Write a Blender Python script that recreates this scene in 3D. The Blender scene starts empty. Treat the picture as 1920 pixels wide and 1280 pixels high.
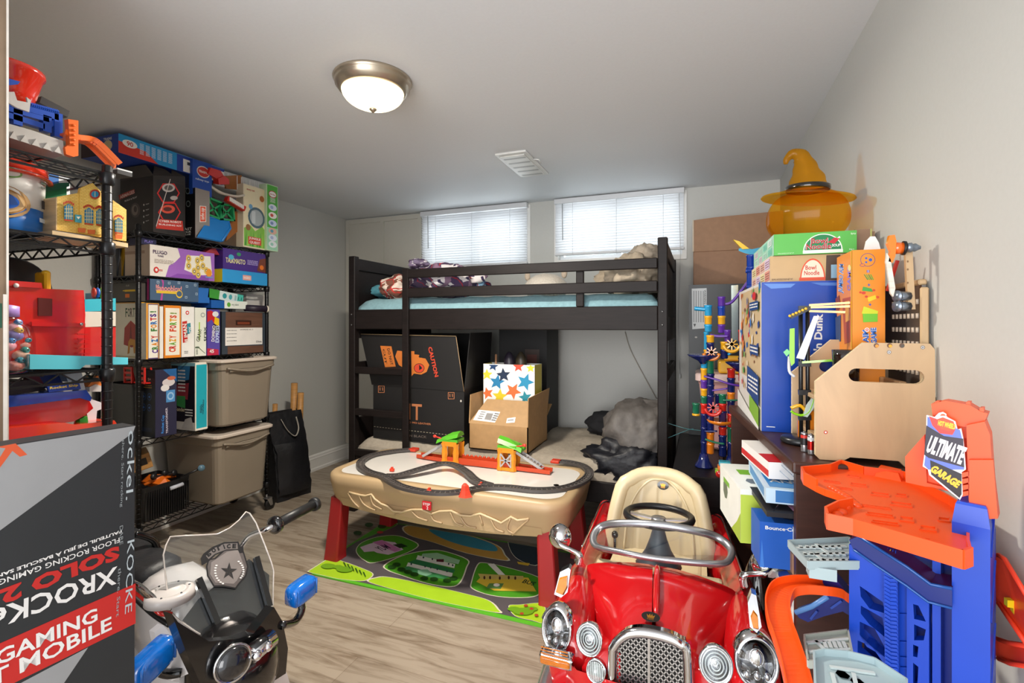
import bpy, bmesh, math, random
from mathutils import Vector, Matrix, noise
R = math.radians
sin, cos, PI = math.sin, math.cos, math.pi
rnd = random.Random(7)
C = bpy.context.scene.collection

# ---------------------------------------------------------------- camera, world, lights, exposure
EYE, F, HORIZON, YAW = 1.25, 920.0, 609.0, R(20.9)
CS, SN = cos(YAW), sin(YAW)
cam = bpy.data.cameras.new('camera')
cam.sensor_width = 36.0
cam.lens = F / 1920 * 36
cam.shift_y = -(640 - HORIZON) / 1920
cam.clip_start = 0.03
cam_o = bpy.data.objects.new('camera', cam)
cam_o.location = (0, 0, EYE)
cam_o.rotation_euler = (R(90), 0, YAW)
C.objects.link(cam_o)
sc = bpy.context.scene
sc.camera = cam_o
sc.view_settings.view_transform = 'Standard'
sc.view_settings.look = 'None'
sc.view_settings.gamma = 1
sc.view_settings.use_curve_mapping = False
sc.view_settings.exposure = 0.38
world = bpy.data.worlds.new('daylight')
sc.world = world
world.use_nodes = True
bg = world.node_tree.nodes['Background']
bg.inputs[0].default_value = (0.93, 0.96, 1.0, 1)
bg.inputs[1].default_value = 1.45


def area(name, loc, rot, sx, sy, power, col):
    l = bpy.data.lights.new(name, 'AREA')
    l.shape = 'RECTANGLE'
    l.size, l.size_y, l.energy, l.color = sx, sy, power, col
    o = bpy.data.objects.new(name, l)
    o.location, o.rotation_euler = loc, rot
    C.objects.link(o)
    return o


# daylight outside each basement window, and an added fill light behind the camera
area('window_daylight', (-1.77, 4.35, 2.1), (R(-90), 0, 0), 1.3, 0.9, 18, (0.95, 0.98, 1))
area('window_daylight', (-0.58, 4.35, 2.1), (R(-90), 0, 0), 1.3, 0.9, 18, (0.95, 0.98, 1))
area('rear_fill_light', (-0.7, -2.6, 1.3), (R(102), 0, R(8)), 3.0, 2.2, 110, (1, 1, 1))


def lamp(loc, power, col, rad):
    l = bpy.data.lights.new('ceiling_bulb', 'AREA')
    l.shape = 'DISK'
    l.energy, l.color, l.size = power, col, rad * 2
    o = bpy.data.objects.new('ceiling_bulb', l)
    o.location = loc
    C.objects.link(o)


lamp((-1.226, 1.644, 2.085), 34, (1, 0.93, 0.82), 0.09)


# ---------------------------------------------------------------- helpers
def at(px, py, d=None, X=None, Y=None, Z=None):
    """world point seen at a pixel of the 1920x1280 frame, on the plane X, Y or Z = value, or at depth d"""
    u, v = (px - 960) / F, (HORIZON - py) / F
    dx, dy = u * CS - SN, CS + u * SN
    if X is not None: d = X / dx
    if Y is not None: d = Y / dy
    if Z is not None: d = (Z - EYE) / v
    return Vector((dx * d, dy * d, EYE + v * d))


def lin(h):
    h = h.lstrip('#')
    out = []
    for i in (0, 2, 4):
        c = int(h[i:i + 2], 16) / 255
        out.append(c / 12.92 if c <= 0.04045 else ((c + 0.055) / 1.055) ** 2.4)
    return tuple(out) + (1,)


MATS = {}


def mat(kind, hexcol='808080', rough=None):
    """procedural material by kind: card, plastic, gloss, fabric, metal, chrome, glass, clear, wood, paint, translucent ..."""
    key = (kind, hexcol, rough)
    if key in MATS: return MATS[key]
    m = bpy.data.materials.new(kind + '_' + hexcol)
    m.use_nodes = True
    nt = m.node_tree
    N, L = nt.nodes, nt.links
    b = N['Principled BSDF']
    col = lin(hexcol)
    b.inputs['Base Color'].default_value = col
    r = {'card': .62, 'print': .45, 'plastic': .38, 'gloss': .16, 'fabric': .9, 'metal': .35, 'chrome': .07, 'paint': .6,
         'wood': .5, 'amber': .05, 'lens': .12, 'film': .15}.get(kind, .5)
    b.inputs['Roughness'].default_value = r if rough is None else rough

    def noise_mix(scale, amt, detail=4, stretch=None, dist=0):
        tc = N.new('ShaderNodeTexCoord')
        mp = N.new('ShaderNodeMapping')
        if stretch: mp.inputs['Scale'].default_value = stretch
        n = N.new('ShaderNodeTexNoise')
        n.inputs['Scale'].default_value = scale
        n.inputs['Detail'].default_value = detail
        n.inputs['Distortion'].default_value = dist
        L.new(tc.outputs['Object'], mp.inputs[0]); L.new(mp.outputs[0], n.inputs['Vector'])
        mr = N.new('ShaderNodeMapRange')
        mr.inputs[1].default_value, mr.inputs[2].default_value = .3, .7
        mr.inputs[3].default_value, mr.inputs[4].default_value = 1 - amt, 1 + amt * .6
        L.new(n.outputs[0], mr.inputs[0])
        h = N.new('ShaderNodeHueSaturation')
        h.inputs['Color'].default_value = col
        L.new(mr.outputs[0], h.inputs['Value'])
        L.new(h.outputs[0], b.inputs['Base Color'])
        return n

    def bump(src, strength, dist=.002):
        bp = N.new('ShaderNodeBump')
        bp.inputs['Strength'].default_value, bp.inputs['Distance'].default_value = strength, dist
        L.new(src.outputs[0], bp.inputs['Height']); L.new(bp.outputs[0], b.inputs['Normal'])

    if kind == 'card': bump(noise_mix(30, .08), .15)
    elif kind == 'print': noise_mix(14, .05)
    elif kind == 'fabric': bump(noise_mix(45, .12, 6), .5, .004)
    elif kind == 'plush': bump(noise_mix(120, .1, 6), .9, .006)
    elif kind == 'plastic': noise_mix(6, .04)
    elif kind == 'paint': bump(noise_mix(90, .015, 5), .12)
    elif kind == 'metal': b.inputs['Metallic'].default_value = .85; noise_mix(20, .08)
    elif kind == 'chrome': b.inputs['Metallic'].default_value = 1
    elif kind == 'gloss': b.inputs['Coat Weight'].default_value = .6; b.inputs['Coat Roughness'].default_value = .04
    elif kind == 'wood': noise_mix(5, .22, 8, (1.2, 1.2, 14), .8)
    elif kind == 'woodx': noise_mix(5, .2, 8, (1.0, 14, 14), .8)
    elif kind == 'veneer': noise_mix(3.2, .1, 6, (3.5, 3.5, .9), 2.2)
    elif kind == 'espresso': b.inputs['Specular IOR Level'].default_value = .22; noise_mix(8, .3, 8, (1, 9, 9), .5)
    elif kind == 'amber':
        b.inputs['Coat Weight'].default_value = 1
        t = N.new('ShaderNodeBsdfTransparent'); t.inputs[0].default_value = lin('ffdc78')
        mx = N.new('ShaderNodeMixShader'); mx.inputs[0].default_value = .11
        L.new(t.outputs[0], mx.inputs[1]); L.new(b.outputs[0], mx.inputs[2]); L.new(mx.outputs[0], N['Material Output'].inputs[0])
    elif kind == 'lens':
        b.inputs['Transmission Weight'].default_value = .25; b.inputs['Coat Weight'].default_value = .7; noise_mix(60, .15)
    elif kind == 'clear' or kind == 'film':
        t = N.new('ShaderNodeBsdfTransparent'); t.inputs[0].default_value = (.93, .95, .96, 1) if kind == 'clear' else col
        g = N.new('ShaderNodeBsdfGlossy'); g.inputs['Roughness'].default_value = .06
        fr = N.new('ShaderNodeLayerWeight'); fr.inputs[0].default_value = .22
        mx = N.new('ShaderNodeMixShader')
        mp = N.new('ShaderNodeMath'); mp.operation = 'MULTIPLY_ADD'; mp.inputs[1].default_value = .7; mp.inputs[2].default_value = .05
        L.new(fr.outputs['Facing'], mp.inputs[0]); L.new(mp.outputs[0], mx.inputs[0])
        L.new(t.outputs[0], mx.inputs[1]); L.new(g.outputs[0], mx.inputs[2])
        L.new(mx.outputs[0], N['Material Output'].inputs[0])
    elif kind == 'slat':
        t = N.new('ShaderNodeBsdfTranslucent'); t.inputs[0].default_value = (.8, .82, .84, 1)
        mx = N.new('ShaderNodeMixShader'); mx.inputs[0].default_value = .35
        L.new(b.outputs[0], mx.inputs[1]); L.new(t.outputs[0], mx.inputs[2])
        L.new(mx.outputs[0], N['Material Output'].inputs[0])
    elif kind == 'glow':
        b.inputs['Emission Color'].default_value = (1, .82, .5, 1)
        b.inputs['Emission Strength'].default_value = 2.4
    MATS[key] = m
    return m


_gl = {}


def glyphs(s, bold):
    k = (s, bold)
    if k not in _gl:
        c = bpy.data.curves.new('t', 'FONT')
        c.body = s; c.offset = bold; c.resolution_u = 2; c.align_x = 'CENTER'
        o = bpy.data.objects.new('t', c)
        me = bpy.data.meshes.new_from_object(o)
        vs = [(v.co.x, v.co.y) for v in me.vertices]
        fs = [tuple(p.vertices) for p in me.polygons]
        bpy.data.objects.remove(o); bpy.data.curves.remove(c); bpy.data.meshes.remove(me)
        x0, x1 = min(v[0] for v in vs), max(v[0] for v in vs)
        y0, y1 = min(v[1] for v in vs), max(v[1] for v in vs)
        _gl[k] = ([((x - (x0 + x1) / 2), (y - (y0 + y1) / 2)) for x, y in vs], fs, x1 - x0, y1 - y0)
    return _gl[k]


class MB:
    """collects geometry in (optionally placed) local coordinates; build() links it as one mesh object"""
    def __init__(s, M=None):
        s.v, s.f, s.mi, s.sm, s.mats, s.M = [], [], [], [], [], M
        s.pl = None

    def add(s, vs, fs, m, smooth=False):
        if m not in s.mats: s.mats.append(m)
        i, n = s.mats.index(m), len(s.v)
        for p in vs:
            p = Vector(p)
            s.v.append(s.M @ p if s.M else p)
        for f in fs:
            s.f.append(tuple(n + k for k in f)); s.mi.append(i); s.sm.append(smooth)

    def box(s, x0, y0, z0, x1, y1, z1, m, r=0, seg=2, taper=0):
        if r <= 0:
            t = taper
            vs = [(x0 + t, y0 + t, z0), (x1 - t, y0 + t, z0), (x1 - t, y1 - t, z0), (x0 + t, y1 - t, z0), (x0, y0, z1), (x1, y0, z1), (x1, y1, z1), (x0, y1, z1)]
            s.add(vs, [(3, 2, 1, 0), (4, 5, 6, 7), (0, 1, 5, 4), (1, 2, 6, 5), (2, 3, 7, 6), (3, 0, 4, 7)], m)
            return
        bm = bmesh.new()
        bmesh.ops.create_cube(bm, size=1)
        for v in bm.verts:
            k = taper if v.co.z < 0 else 0
            sx, sy = (x1 - x0) - 2 * k, (y1 - y0) - 2 * k
            v.co = Vector(((x0 + x1) / 2 + v.co.x * sx, (y0 + y1) / 2 + v.co.y * sy, (z0 + z1) / 2 + v.co.z * (z1 - z0)))
        bmesh.ops.bevel(bm, geom=bm.edges[:], offset=r, segments=seg, profile=.5, affect='EDGES')
        bm.verts.index_update()
        s.add([v.co.copy() for v in bm.verts], [tuple(v.index for v in f.verts) for f in bm.faces], m)
        bm.free()

    def bar(s, p, q, w, h, m, up=(0, 0, 1)):
        """rectangular bar from p to q, w across, h along up"""
        p, q = Vector(p), Vector(q)
        a = (q - p).normalized(); up = Vector(up)
        if abs(a.dot(up)) > .98: up = Vector((0, 1, 0))
        b = a.cross(up).normalized(); c = b.cross(a)
        vs = [e + b * (i * w / 2) + c * (j * h / 2) for e in (p, q) for i, j in ((-1, -1), (1, -1), (1, 1), (-1, 1))]
        s.add(vs, [(3, 2, 1, 0), (4, 5, 6, 7), (0, 1, 5, 4), (1, 2, 6, 5), (2, 3, 7, 6), (3, 0, 4, 7)], m)

    def tube(s, pts, r, m, seg=8, smooth=True, flat=1.0, closed=False):
        pts = [Vector(p) for p in pts]
        n = len(pts)
        rs = r if isinstance(r, (list, tuple)) else [r] * n
        vs, fs = [], []
        nrm = None
        for i, p in enumerate(pts):
            if closed: t = (pts[(i + 1) % n] - pts[i - 1])
            else: t = pts[min(i + 1, n - 1)] - pts[max(i - 1, 0)]
            t = t.normalized() if t.length > 1e-9 else Vector((0, 0, 1))
            if nrm is None:
                nrm = t.cross(Vector((0, 0, 1)))
                if nrm.length < .05: nrm = t.cross(Vector((0, 1, 0)))
            nrm = (nrm - t * nrm.dot(t)).normalized()
            bn = t.cross(nrm)
            for k in range(seg):
                a = 2 * PI * k / seg
                vs.append(p + nrm * cos(a) * rs[i] + bn * sin(a) * rs[i] * flat)
        for i in range(n if closed else n - 1):
            j = (i + 1) % n
            for k in range(seg):
                k2 = (k + 1) % seg
                fs.append((i * seg + k, i * seg + k2, j * seg + k2, j * seg + k))
        if not closed:
            fs.append(tuple(reversed(range(seg)))); fs.append(tuple((n - 1) * seg + k for k in range(seg)))
        s.add(vs, fs, m, smooth)

    def lathe(s, prof, c, m, axis=(0, 0, 1), seg=24, smooth=True, wob=None, cap=True):
        ax = Vector(axis).normalized()
        e = ax.cross(Vector((0, 0, 1)))
        if e.length < .05: e = Vector((1, 0, 0))
        e.normalize(); g = ax.cross(e)
        vs, fs = [], []
        c = Vector(c)
        for (r, z) in prof:
            for k in range(seg):
                a = 2 * PI * k / seg
                rr = r * (wob(a, z) if wob else 1)
                vs.append(c + ax * z + e * cos(a) * rr + g * sin(a) * rr)
        for i in range(len(prof) - 1):
            for k in range(seg):
                k2 = (k + 1) % seg
                fs.append((i * seg + k, i * seg + k2, (i + 1) * seg + k2, (i + 1) * seg + k))
        if cap:
            if prof[0][0] > 1e-4: fs.append(tuple(reversed(range(seg))))
            if prof[-1][0] > 1e-4: fs.append(tuple((len(prof) - 1) * seg + k for k in range(seg)))
        s.add(vs, fs, m, smooth)

    def loft(s, rings, m, smooth=True, closed=True, caps=True):
        n = len(rings[0]); vs = [p for r in rings for p in r]; fs = []
        for i in range(len(rings) - 1):
            for k in range(n if closed else n - 1):
                k2 = (k + 1) % n
                fs.append((i * n + k, i * n + k2, (i + 1) * n + k2, (i + 1) * n + k))
        if caps and closed:
            fs.append(tuple(reversed(range(n)))); fs.append(tuple((len(rings) - 1) * n + k for k in range(n)))
        s.add(vs, fs, m, smooth)

    def prism(s, pts, axis, a0, a1, m, smooth=False):
        """polygon (2-D) extruded along an axis: 'x' -> (y,z), 'y' -> (x,z), 'z' -> (x,y)"""
        def q(p, a): return {'x': (a, p[0], p[1]), 'y': (p[0], a, p[1]), 'z': (p[0], p[1], a)}[axis]
        n = len(pts)
        vs = [q(p, a0) for p in pts] + [q(p, a1) for p in pts]
        fs = [(k, (k + 1) % n, n + (k + 1) % n, n + k) for k in range(n)]
        s.add(vs, fs, m, smooth)
        s.add(vs, [tuple(reversed(range(n))), tuple(n + k for k in range(n))], m)

    def slab(s, pts, t, m, n=None):
        """3-D polygon given thickness t along its normal"""
        pts = [Vector(p) for p in pts]
        if n is None: n = (pts[1] - pts[0]).cross(pts[2] - pts[0])
        n = Vector(n).normalized() * t
        k = len(pts)
        s.add(pts + [p + n for p in pts], [tuple(reversed(range(k))), tuple(k + i for i in range(k))] + [(i, (i + 1) % k, k + (i + 1) % k, k + i) for i in range(k)], m)

    def grid(s, fn, nu, nv, m, smooth=True):
        vs = [fn(i / nu, j / nv) for j in range(nv + 1) for i in range(nu + 1)]
        fs = [(j * (nu + 1) + i, j * (nu + 1) + i + 1, (j + 1) * (nu + 1) + i + 1, (j + 1) * (nu + 1) + i) for j in range(nv) for i in range(nu)]
        s.add(vs, fs, m, smooth)

    def ball(s, c, rx, ry, rz, m, seg=16, rings=10, fn=None):
        vs, fs = [], []
        c = Vector(c)
        for i in range(rings + 1):
            t = PI * i / rings
            for k in range(seg):
                a = 2 * PI * k / seg
                d = Vector((sin(t) * cos(a), sin(t) * sin(a), -cos(t)))
                w = fn(d) if fn else 1
                vs.append(c + Vector((d.x * rx, d.y * ry, d.z * rz)) * w)
        for i in range(rings):
            for k in range(seg):
                k2 = (k + 1) % seg
                fs.append((i * seg + k, i * seg + k2, (i + 1) * seg + k2, (i + 1) * seg + k))
        s.add(vs, fs, m, True)

    # --- printing on a face: plane() picks it, then u, v run 0..1 over it
    def plane(s, O, U, V, flip=False):
        O, U, V = Vector(O), Vector(U), Vector(V)
        N = U.cross(V).normalized() * (-1 if flip else 1)
        s.pl = (O, U, V, N)
        s.lay = 0
        return s

    def face(s, side, w, d, h, o=(0, 0, 0)):
        o = Vector(o)
        O, U, V = {'front': ((0, 0, 0), (w, 0, 0), (0, 0, h)), 'right': ((w, 0, 0), (0, d, 0), (0, 0, h)),
                   'left': ((0, d, 0), (0, -d, 0), (0, 0, h)), 'top': ((0, 0, h), (w, 0, 0), (0, d, 0)),
                   'back': ((w, d, 0), (-w, 0, 0), (0, 0, h))}[side]
        return s.plane(o + Vector(O), U, V)

    def pt(s, u, v, k=1):
        O, U, V, N = s.pl
        return O + U * u + V * v + N * (.0003 + .00008 * k)

    def P(s, pts, m):
        s.lay += 1
        s.add([s.pt(u, v, s.lay) for u, v in pts], [tuple(range(len(pts)))], m)
        return s

    def Q(s, u0, v0, u1, v1, m): return s.P([(u0, v0), (u1, v0), (u1, v1), (u0, v1)], m)

    def E(s, cu, cv, ru, rv, m, n=20, a0=0, a1=360):
        return s.P([(cu + ru * cos(R(a0 + (a1 - a0) * k / n)), cv + rv * sin(R(a0 + (a1 - a0) * k / n))) for k in range(n + (a1 - a0 < 360))], m)

    def X(s, txt, cu, cv, h, m, rot=0, w=None, bold=.02, cols=None, lay=None):
        """text centred at cu, cv; h = capital height as a share of the face's height; w = share of width to fit"""
        O, U, V, N = s.pl
        s.lay += 1
        lay = s.lay
        W, Hh = U.length, V.length
        Ud, Vd = U / W, V / Hh
        chars = [(txt, m, 0)]
        vs, fs, tw, th = glyphs(txt, bold)
        sy = h * Hh / max(th, .3)
        sx = sy if w is None else w * (Hh if abs(rot) in (90, 270) else W) / tw
        ca, sa = cos(R(rot)), sin(R(rot))
        c = O + U * cu + V * cv + N * (.0003 + .00008 * lay)
        if cols:   # letter by letter in different colours
            n = len(txt); adv = tw * sx / n
            for i, ch in enumerate(txt):
                if ch == ' ': continue
                v2, f2, w2, h2 = glyphs(ch, bold)
                ox = -tw * sx / 2 + adv * (i + .5)
                k = min(1.0, adv * .92 / (w2 * sx))
                pts = [(ox + x * sx * k, y * h * Hh / max(h2, .3)) for x, y in v2]
                s.add([c + Ud * (x * ca - y * sa) + Vd * (x * sa + y * ca) for x, y in pts], f2, cols[i % len(cols)])
            return s
        s.add([c + Ud * (x * sx * ca - y * sy * sa) + Vd * (x * sx * sa + y * sy * ca) for x, y in vs], fs, m)
        return s

    def uv(s, px, py):
        """where the line of sight through a photo pixel meets the face"""
        O, U, V, N = s.pl
        E0 = Vector((0, 0, EYE))
        if s.M:
            I = s.M.inverted(); a = I @ E0; b = I @ at(px, py, 1.0)
        else:
            a, b = E0, at(px, py, 1.0)
        r = b - a
        t = (O - a).dot(N) / r.dot(N)
        q = a + r * t - O
        return q.dot(U) / U.length_squared, q.dot(V) / V.length_squared

    def PP(s, pts, m): return s.P([s.uv(*p) for p in pts], m)

    def EP(s, x, y, rx, ry, m, n=18, a0=0, a1=360):
        c = s.uv(x, y)
        ex, ey = s.uv(x + rx, y), s.uv(x, y - ry)
        ax, ay = (ex[0] - c[0], ex[1] - c[1]), (ey[0] - c[0], ey[1] - c[1])
        return s.P([(c[0] + ax[0] * cos(R(t)) + ay[0] * sin(R(t)), c[1] + ax[1] * cos(R(t)) + ay[1] * sin(R(t))) for t in [a0 + (a1 - a0) * k / n for k in range(n + (a1 - a0 < 360))]], m)

    def XP(s, txt, p, q, hpx, m, bold=.02, cols=None):
        """text whose mid line runs from pixel p to pixel q, hpx tall"""
        O, U, V, N = s.pl
        a, b = s.uv(*p), s.uv(*q)
        W, Hh = U.length, V.length
        du, dv = (b[0] - a[0]) * W, (b[1] - a[1]) * Hh
        L_ = math.hypot(du, dv)
        dx, dy = q[0] - p[0], q[1] - p[1]
        l = math.hypot(dx, dy)
        mx, my = (p[0] + q[0]) / 2, (p[1] + q[1]) / 2
        e, f = s.uv(mx + dy / l * hpx / 2, my - dx / l * hpx / 2), s.uv(mx - dy / l * hpx / 2, my + dx / l * hpx / 2)
        h = abs((e[0] - f[0]) * W * -dv + (e[1] - f[1]) * Hh * du) / L_
        c = s.uv(mx, my)
        ang = math.degrees(math.atan2(dv, du))
        vs, fs, tw, th = glyphs(txt, bold)
        if not cols:
            s.lay += 1
            sx, sy = L_ / tw, h / max(th, .3)
            ca, sa = cos(R(ang)), sin(R(ang))
            c0 = O + U * c[0] + V * c[1] + N * (.0003 + .00008 * s.lay)
            Ud, Vd = U / W, V / Hh
            s.add([c0 + Ud * (x * sx * ca - y * sy * sa) + Vd * (x * sx * sa + y * sy * ca) for x, y in vs], fs, m)
            return s
        return s.X(txt, c[0], c[1], h / Hh, m, rot=ang, bold=bold, cols=cols, w=None if not L_ else L_ / W)

    def lines(s, u0, v0, u1, v1, n, m, seed=1, fill=.45):
        """rows of fine print"""
        q = random.Random(seed)
        for i in range(n):
            a = v1 - (v1 - v0) * (i + .2) / n
            b = a - (v1 - v0) / n * fill
            u = u0
            s.lay = max(s.lay, 1)
            while u < u1:
                e = min(u1, u + (u1 - u0) * q.uniform(.06, .22))
                s.add([s.pt(x, y, s.lay + 1) for x, y in ((u, b), (e, b), (e, a), (u, a))], [(0, 1, 2, 3)], m)
                u = e + (u1 - u0) * .03
            if q.random() < .2: pass
        s.lay += 1
        return s

    def mesh(s, name, inv):
        me = bpy.data.meshes.new(name)
        me.from_pydata([tuple(inv @ v) for v in s.v], [], s.f)
        for m in s.mats: me.materials.append(m)
        me.polygons.foreach_set('material_index', s.mi)
        me.polygons.foreach_set('use_smooth', s.sm)
        me.update()
        return me


WM = {}


def tagit(o, label=None, cat=None, group=None, kind=None):
    if label: o['label'] = label
    if cat: o['category'] = cat
    if group: o['group'] = group
    if kind: o['kind'] = kind
    return o


def T(name, label, cat, loc=(0, 0, 0), group=None):
    """a thing: an Empty at its base"""
    o = bpy.data.objects.new(name, None)
    o.empty_display_size = .05
    o.location = loc
    C.objects.link(o)
    WM[o.name] = Matrix.Translation(Vector(loc))
    return tagit(o, label, cat, group)


def part(name, mb, parent, label=None, kind=None):
    M = WM[parent.name]
    o = bpy.data.objects.new(name, mb.mesh(name, M.inverted()))
    o.parent = parent
    C.objects.link(o)
    WM[o.name] = M
    if label: o['label'] = label
    if kind: o['kind'] = kind
    return o


def one(name, mb, label, cat, group=None):
    """a thing that is a single mesh, origin at its base"""
    xs = [v.x for v in mb.v]; ys = [v.y for v in mb.v]; z = min(v.z for v in mb.v)
    M = Matrix.Translation(((min(xs) + max(xs)) / 2, (min(ys) + max(ys)) / 2, z))
    o = bpy.data.objects.new(name, mb.mesh(name, M.inverted()))
    o.location = M.translation
    C.objects.link(o)
    WM[o.name] = M
    return tagit(o, label, cat, group)


def struct(name, mb):
    o = bpy.data.objects.new(name, mb.mesh(name, Matrix()))
    o['kind'] = 'structure'
    C.objects.link(o)
    WM[o.name] = Matrix()
    return o


def dup(root, loc, label=None, rz=0):
    """a copy of a thing with copies of its parts"""
    r = root.copy(); r.location = loc; r.rotation_euler = (0, 0, rz)
    C.objects.link(r)
    if label: r['label'] = label
    for ch in list(root.children):
        c = ch.copy(); C.objects.link(c); c.parent = r
        for g in ch.children:
            e = g.copy(); C.objects.link(e); e.parent = c
    return r


def place(O, rz=0, rx=0, ry=0):
    return Matrix.Translation(Vector(O)) @ Matrix.Rotation(R(rz), 4, 'Z') @ Matrix.Rotation(R(rx), 4, 'X') @ Matrix.Rotation(R(ry), 4, 'Y')


def jig(v, s, f=6):
    return noise.noise(Vector(v) * f) * s


def ring_rect(x0, y0, x1, y1, z, r, n=4):
    out = []
    for cx, cy, a in ((x1 - r, y0 + r, -90), (x1 - r, y1 - r, 0), (x0 + r, y1 - r, 90), (x0 + r, y0 + r, 180)):
        for k in range(n + 1):
            t = R(a + 90 * k / n)
            out.append(Vector((cx + r * cos(t), cy + r * sin(t), z)))
    return out


def spline(pts, n=6, closed=False):
    P_ = [Vector(p) for p in pts]; out = []
    m = len(P_)
    for i in range(m if closed else m - 1):
        a, b, c, d = (P_[(i - 1) % m], P_[i], P_[(i + 1) % m], P_[(i + 2) % m]) if closed else (P_[max(i - 1, 0)], P_[i], P_[i + 1], P_[min(i + 2, m - 1)])
        for k in range(n):
            t = k / n
            out.append(.5 * ((2 * b) + (c - a) * t + (2 * a - 5 * b + 4 * c - d) * t * t + (3 * b - a - 3 * c + d) * t ** 3))
    if not closed: out.append(P_[-1])
    return out
# ================================================================ the room
CEIL, XL, XR, YB, YF = 2.235, -3.09, 0.51, 3.75, 0.34


def plank_material():
    m = bpy.data.materials.new('laminate_planks'); m.use_nodes = True
    N, L = m.node_tree.nodes, m.node_tree.links
    b = N['Principled BSDF']
    tc = N.new('ShaderNodeTexCoord')
    br = N.new('ShaderNodeTexBrick')
    br.offset = .37
    for k, v in (('Color1', lin('9c8e7d')), ('Color2', lin('ab9d8b')), ('Mortar', lin('857563'))): br.inputs[k].default_value = v
    for k, v in (('Scale', 1), ('Mortar Size', .0012), ('Brick Width', 1.2), ('Row Height', .19), ('Bias', 0), ('Mortar Smooth', .1)): br.inputs[k].default_value = v
    L.new(tc.outputs['Object'], br.inputs['Vector'])
    mp = N.new('ShaderNodeMapping'); mp.inputs['Scale'].default_value = (1.3, 11, 1)
    n = N.new('ShaderNodeTexNoise'); n.inputs['Scale'].default_value = 2.2; n.inputs['Detail'].default_value = 9; n.inputs['Distortion'].default_value = 1.1; n.inputs['Roughness'].default_value = .62
    L.new(tc.outputs['Object'], mp.inputs[0]); L.new(mp.outputs[0], n.inputs['Vector'])
    rp = N.new('ShaderNodeValToRGB')
    rp.color_ramp.elements[0].position = .28; rp.color_ramp.elements[0].color = lin('a3937f')
    rp.color_ramp.elements[1].position = .56; rp.color_ramp.elements[1].color = lin('ffffff')
    L.new(n.outputs[0], rp.inputs[0])
    mx = N.new('ShaderNodeMix'); mx.data_type = 'RGBA'; mx.blend_type = 'MULTIPLY'; mx.inputs[0].default_value = .85
    L.new(br.outputs[0], mx.inputs[6]); L.new(rp.outputs[0], mx.inputs[7])
    L.new(mx.outputs[2], b.inputs['Base Color'])
    b.inputs['Roughness'].default_value = .42
    return m


wallm = mat('paint', 'c8c7c1')
ceilm = mat('paint', 'e0e2e4')
trimm = mat('paint', 'e6e4df', .35)
mb = MB(); mb.box(XL - .1, YF - .6, -.1, XR + .1, YB + .1, 0, plank_material()); struct('floor', mb)
mb = MB(); mb.box(XL - .1, YF - .6, CEIL, XR + .1, YB + .1, CEIL + .1, ceilm); struct('ceiling', mb)
mb = MB(); mb.box(XL - .1, YF - .1, 0, XL, YB + .1, CEIL, wallm); struct('wall_left', mb)
mb = MB(); mb.box(XR, YF - .6, 0, XR + .1, YB + .1, CEIL, wallm); struct('wall_right', mb)
W1, W2 = (-2.24, -1.30, 1.76, 2.19), (-1.04, -.115, 1.76, 2.19)
mb = MB()
for x0, x1, z0, z1 in ((XL, XR, 0, W1[2]), (XL, XR, W1[3], CEIL), (XL, W1[0], W1[2], W1[3]), (W1[1], W2[0], W1[2], W1[3]), (W2[1], XR, W1[2], W1[3])):
    mb.box(x0, YB, z0, x1, YB + .16, z1, wallm)
struct('wall_back', mb)
mb = MB(); mb.box(XL, YF - .1, 0, -1.35, YF, CEIL, wallm); struct('wall_front', mb)


def baseboard(name, p, q, n):
    mb = MB()
    p, q, n = Vector(p), Vector(q), Vector(n)
    prof = [(0, 0), (.02, 0), (.02, .02), (.014, .03), (.014, .10), (.017, .105), (.012, .118), (.012, .128), (.004, .14), (0, .14)]
    k = len(prof)
    vs = [e + n * a + Vector((0, 0, z)) for e in (p, q) for a, z in prof]
    mb.add(vs, [(i, (i + 1) % k, k + (i + 1) % k, k + i) for i in range(k)], trimm)
    mb.add(vs, [tuple(range(k)), tuple(range(2 * k - 1, k - 1, -1))], trimm)
    struct(name, mb)


baseboard('baseboard_left', (XL, YF, 0), (XL, YB, 0), (1, 0, 0))
baseboard('baseboard_back', (XL, YB, 0), (XR, YB, 0), (0, -1, 0))

# grey screen added outside the windows to cut sky light through the blinds
mb = MB(); wc = mat('paint', 'c4c6c6'); mb.box(XL, YB + .75, .8, XR + .3, YB + .85, 2.9, wc); mb.box(XL, YB + .16, .9, XR + .3, YB + .85, 1.0, wc)
struct('wall_sky_screen', mb)
# tall flat access panels with battens at the left end of the back wall
mb = MB()
pm = mat('paint', 'cdc9bd')
mb.box(-3.085, YB - .012, .15, -2.29, YB, CEIL - .012, pm)
for x in (-3.085, -2.70, -2.31):
    mb.box(x, YB - .024, .15, x + .035, YB - .0121, CEIL - .05, pm)
mb.box(-3.085, YB - .024, CEIL - .05, -2.275, YB - .0121, CEIL - .011, pm)
struct('trim_1', mb)

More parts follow.
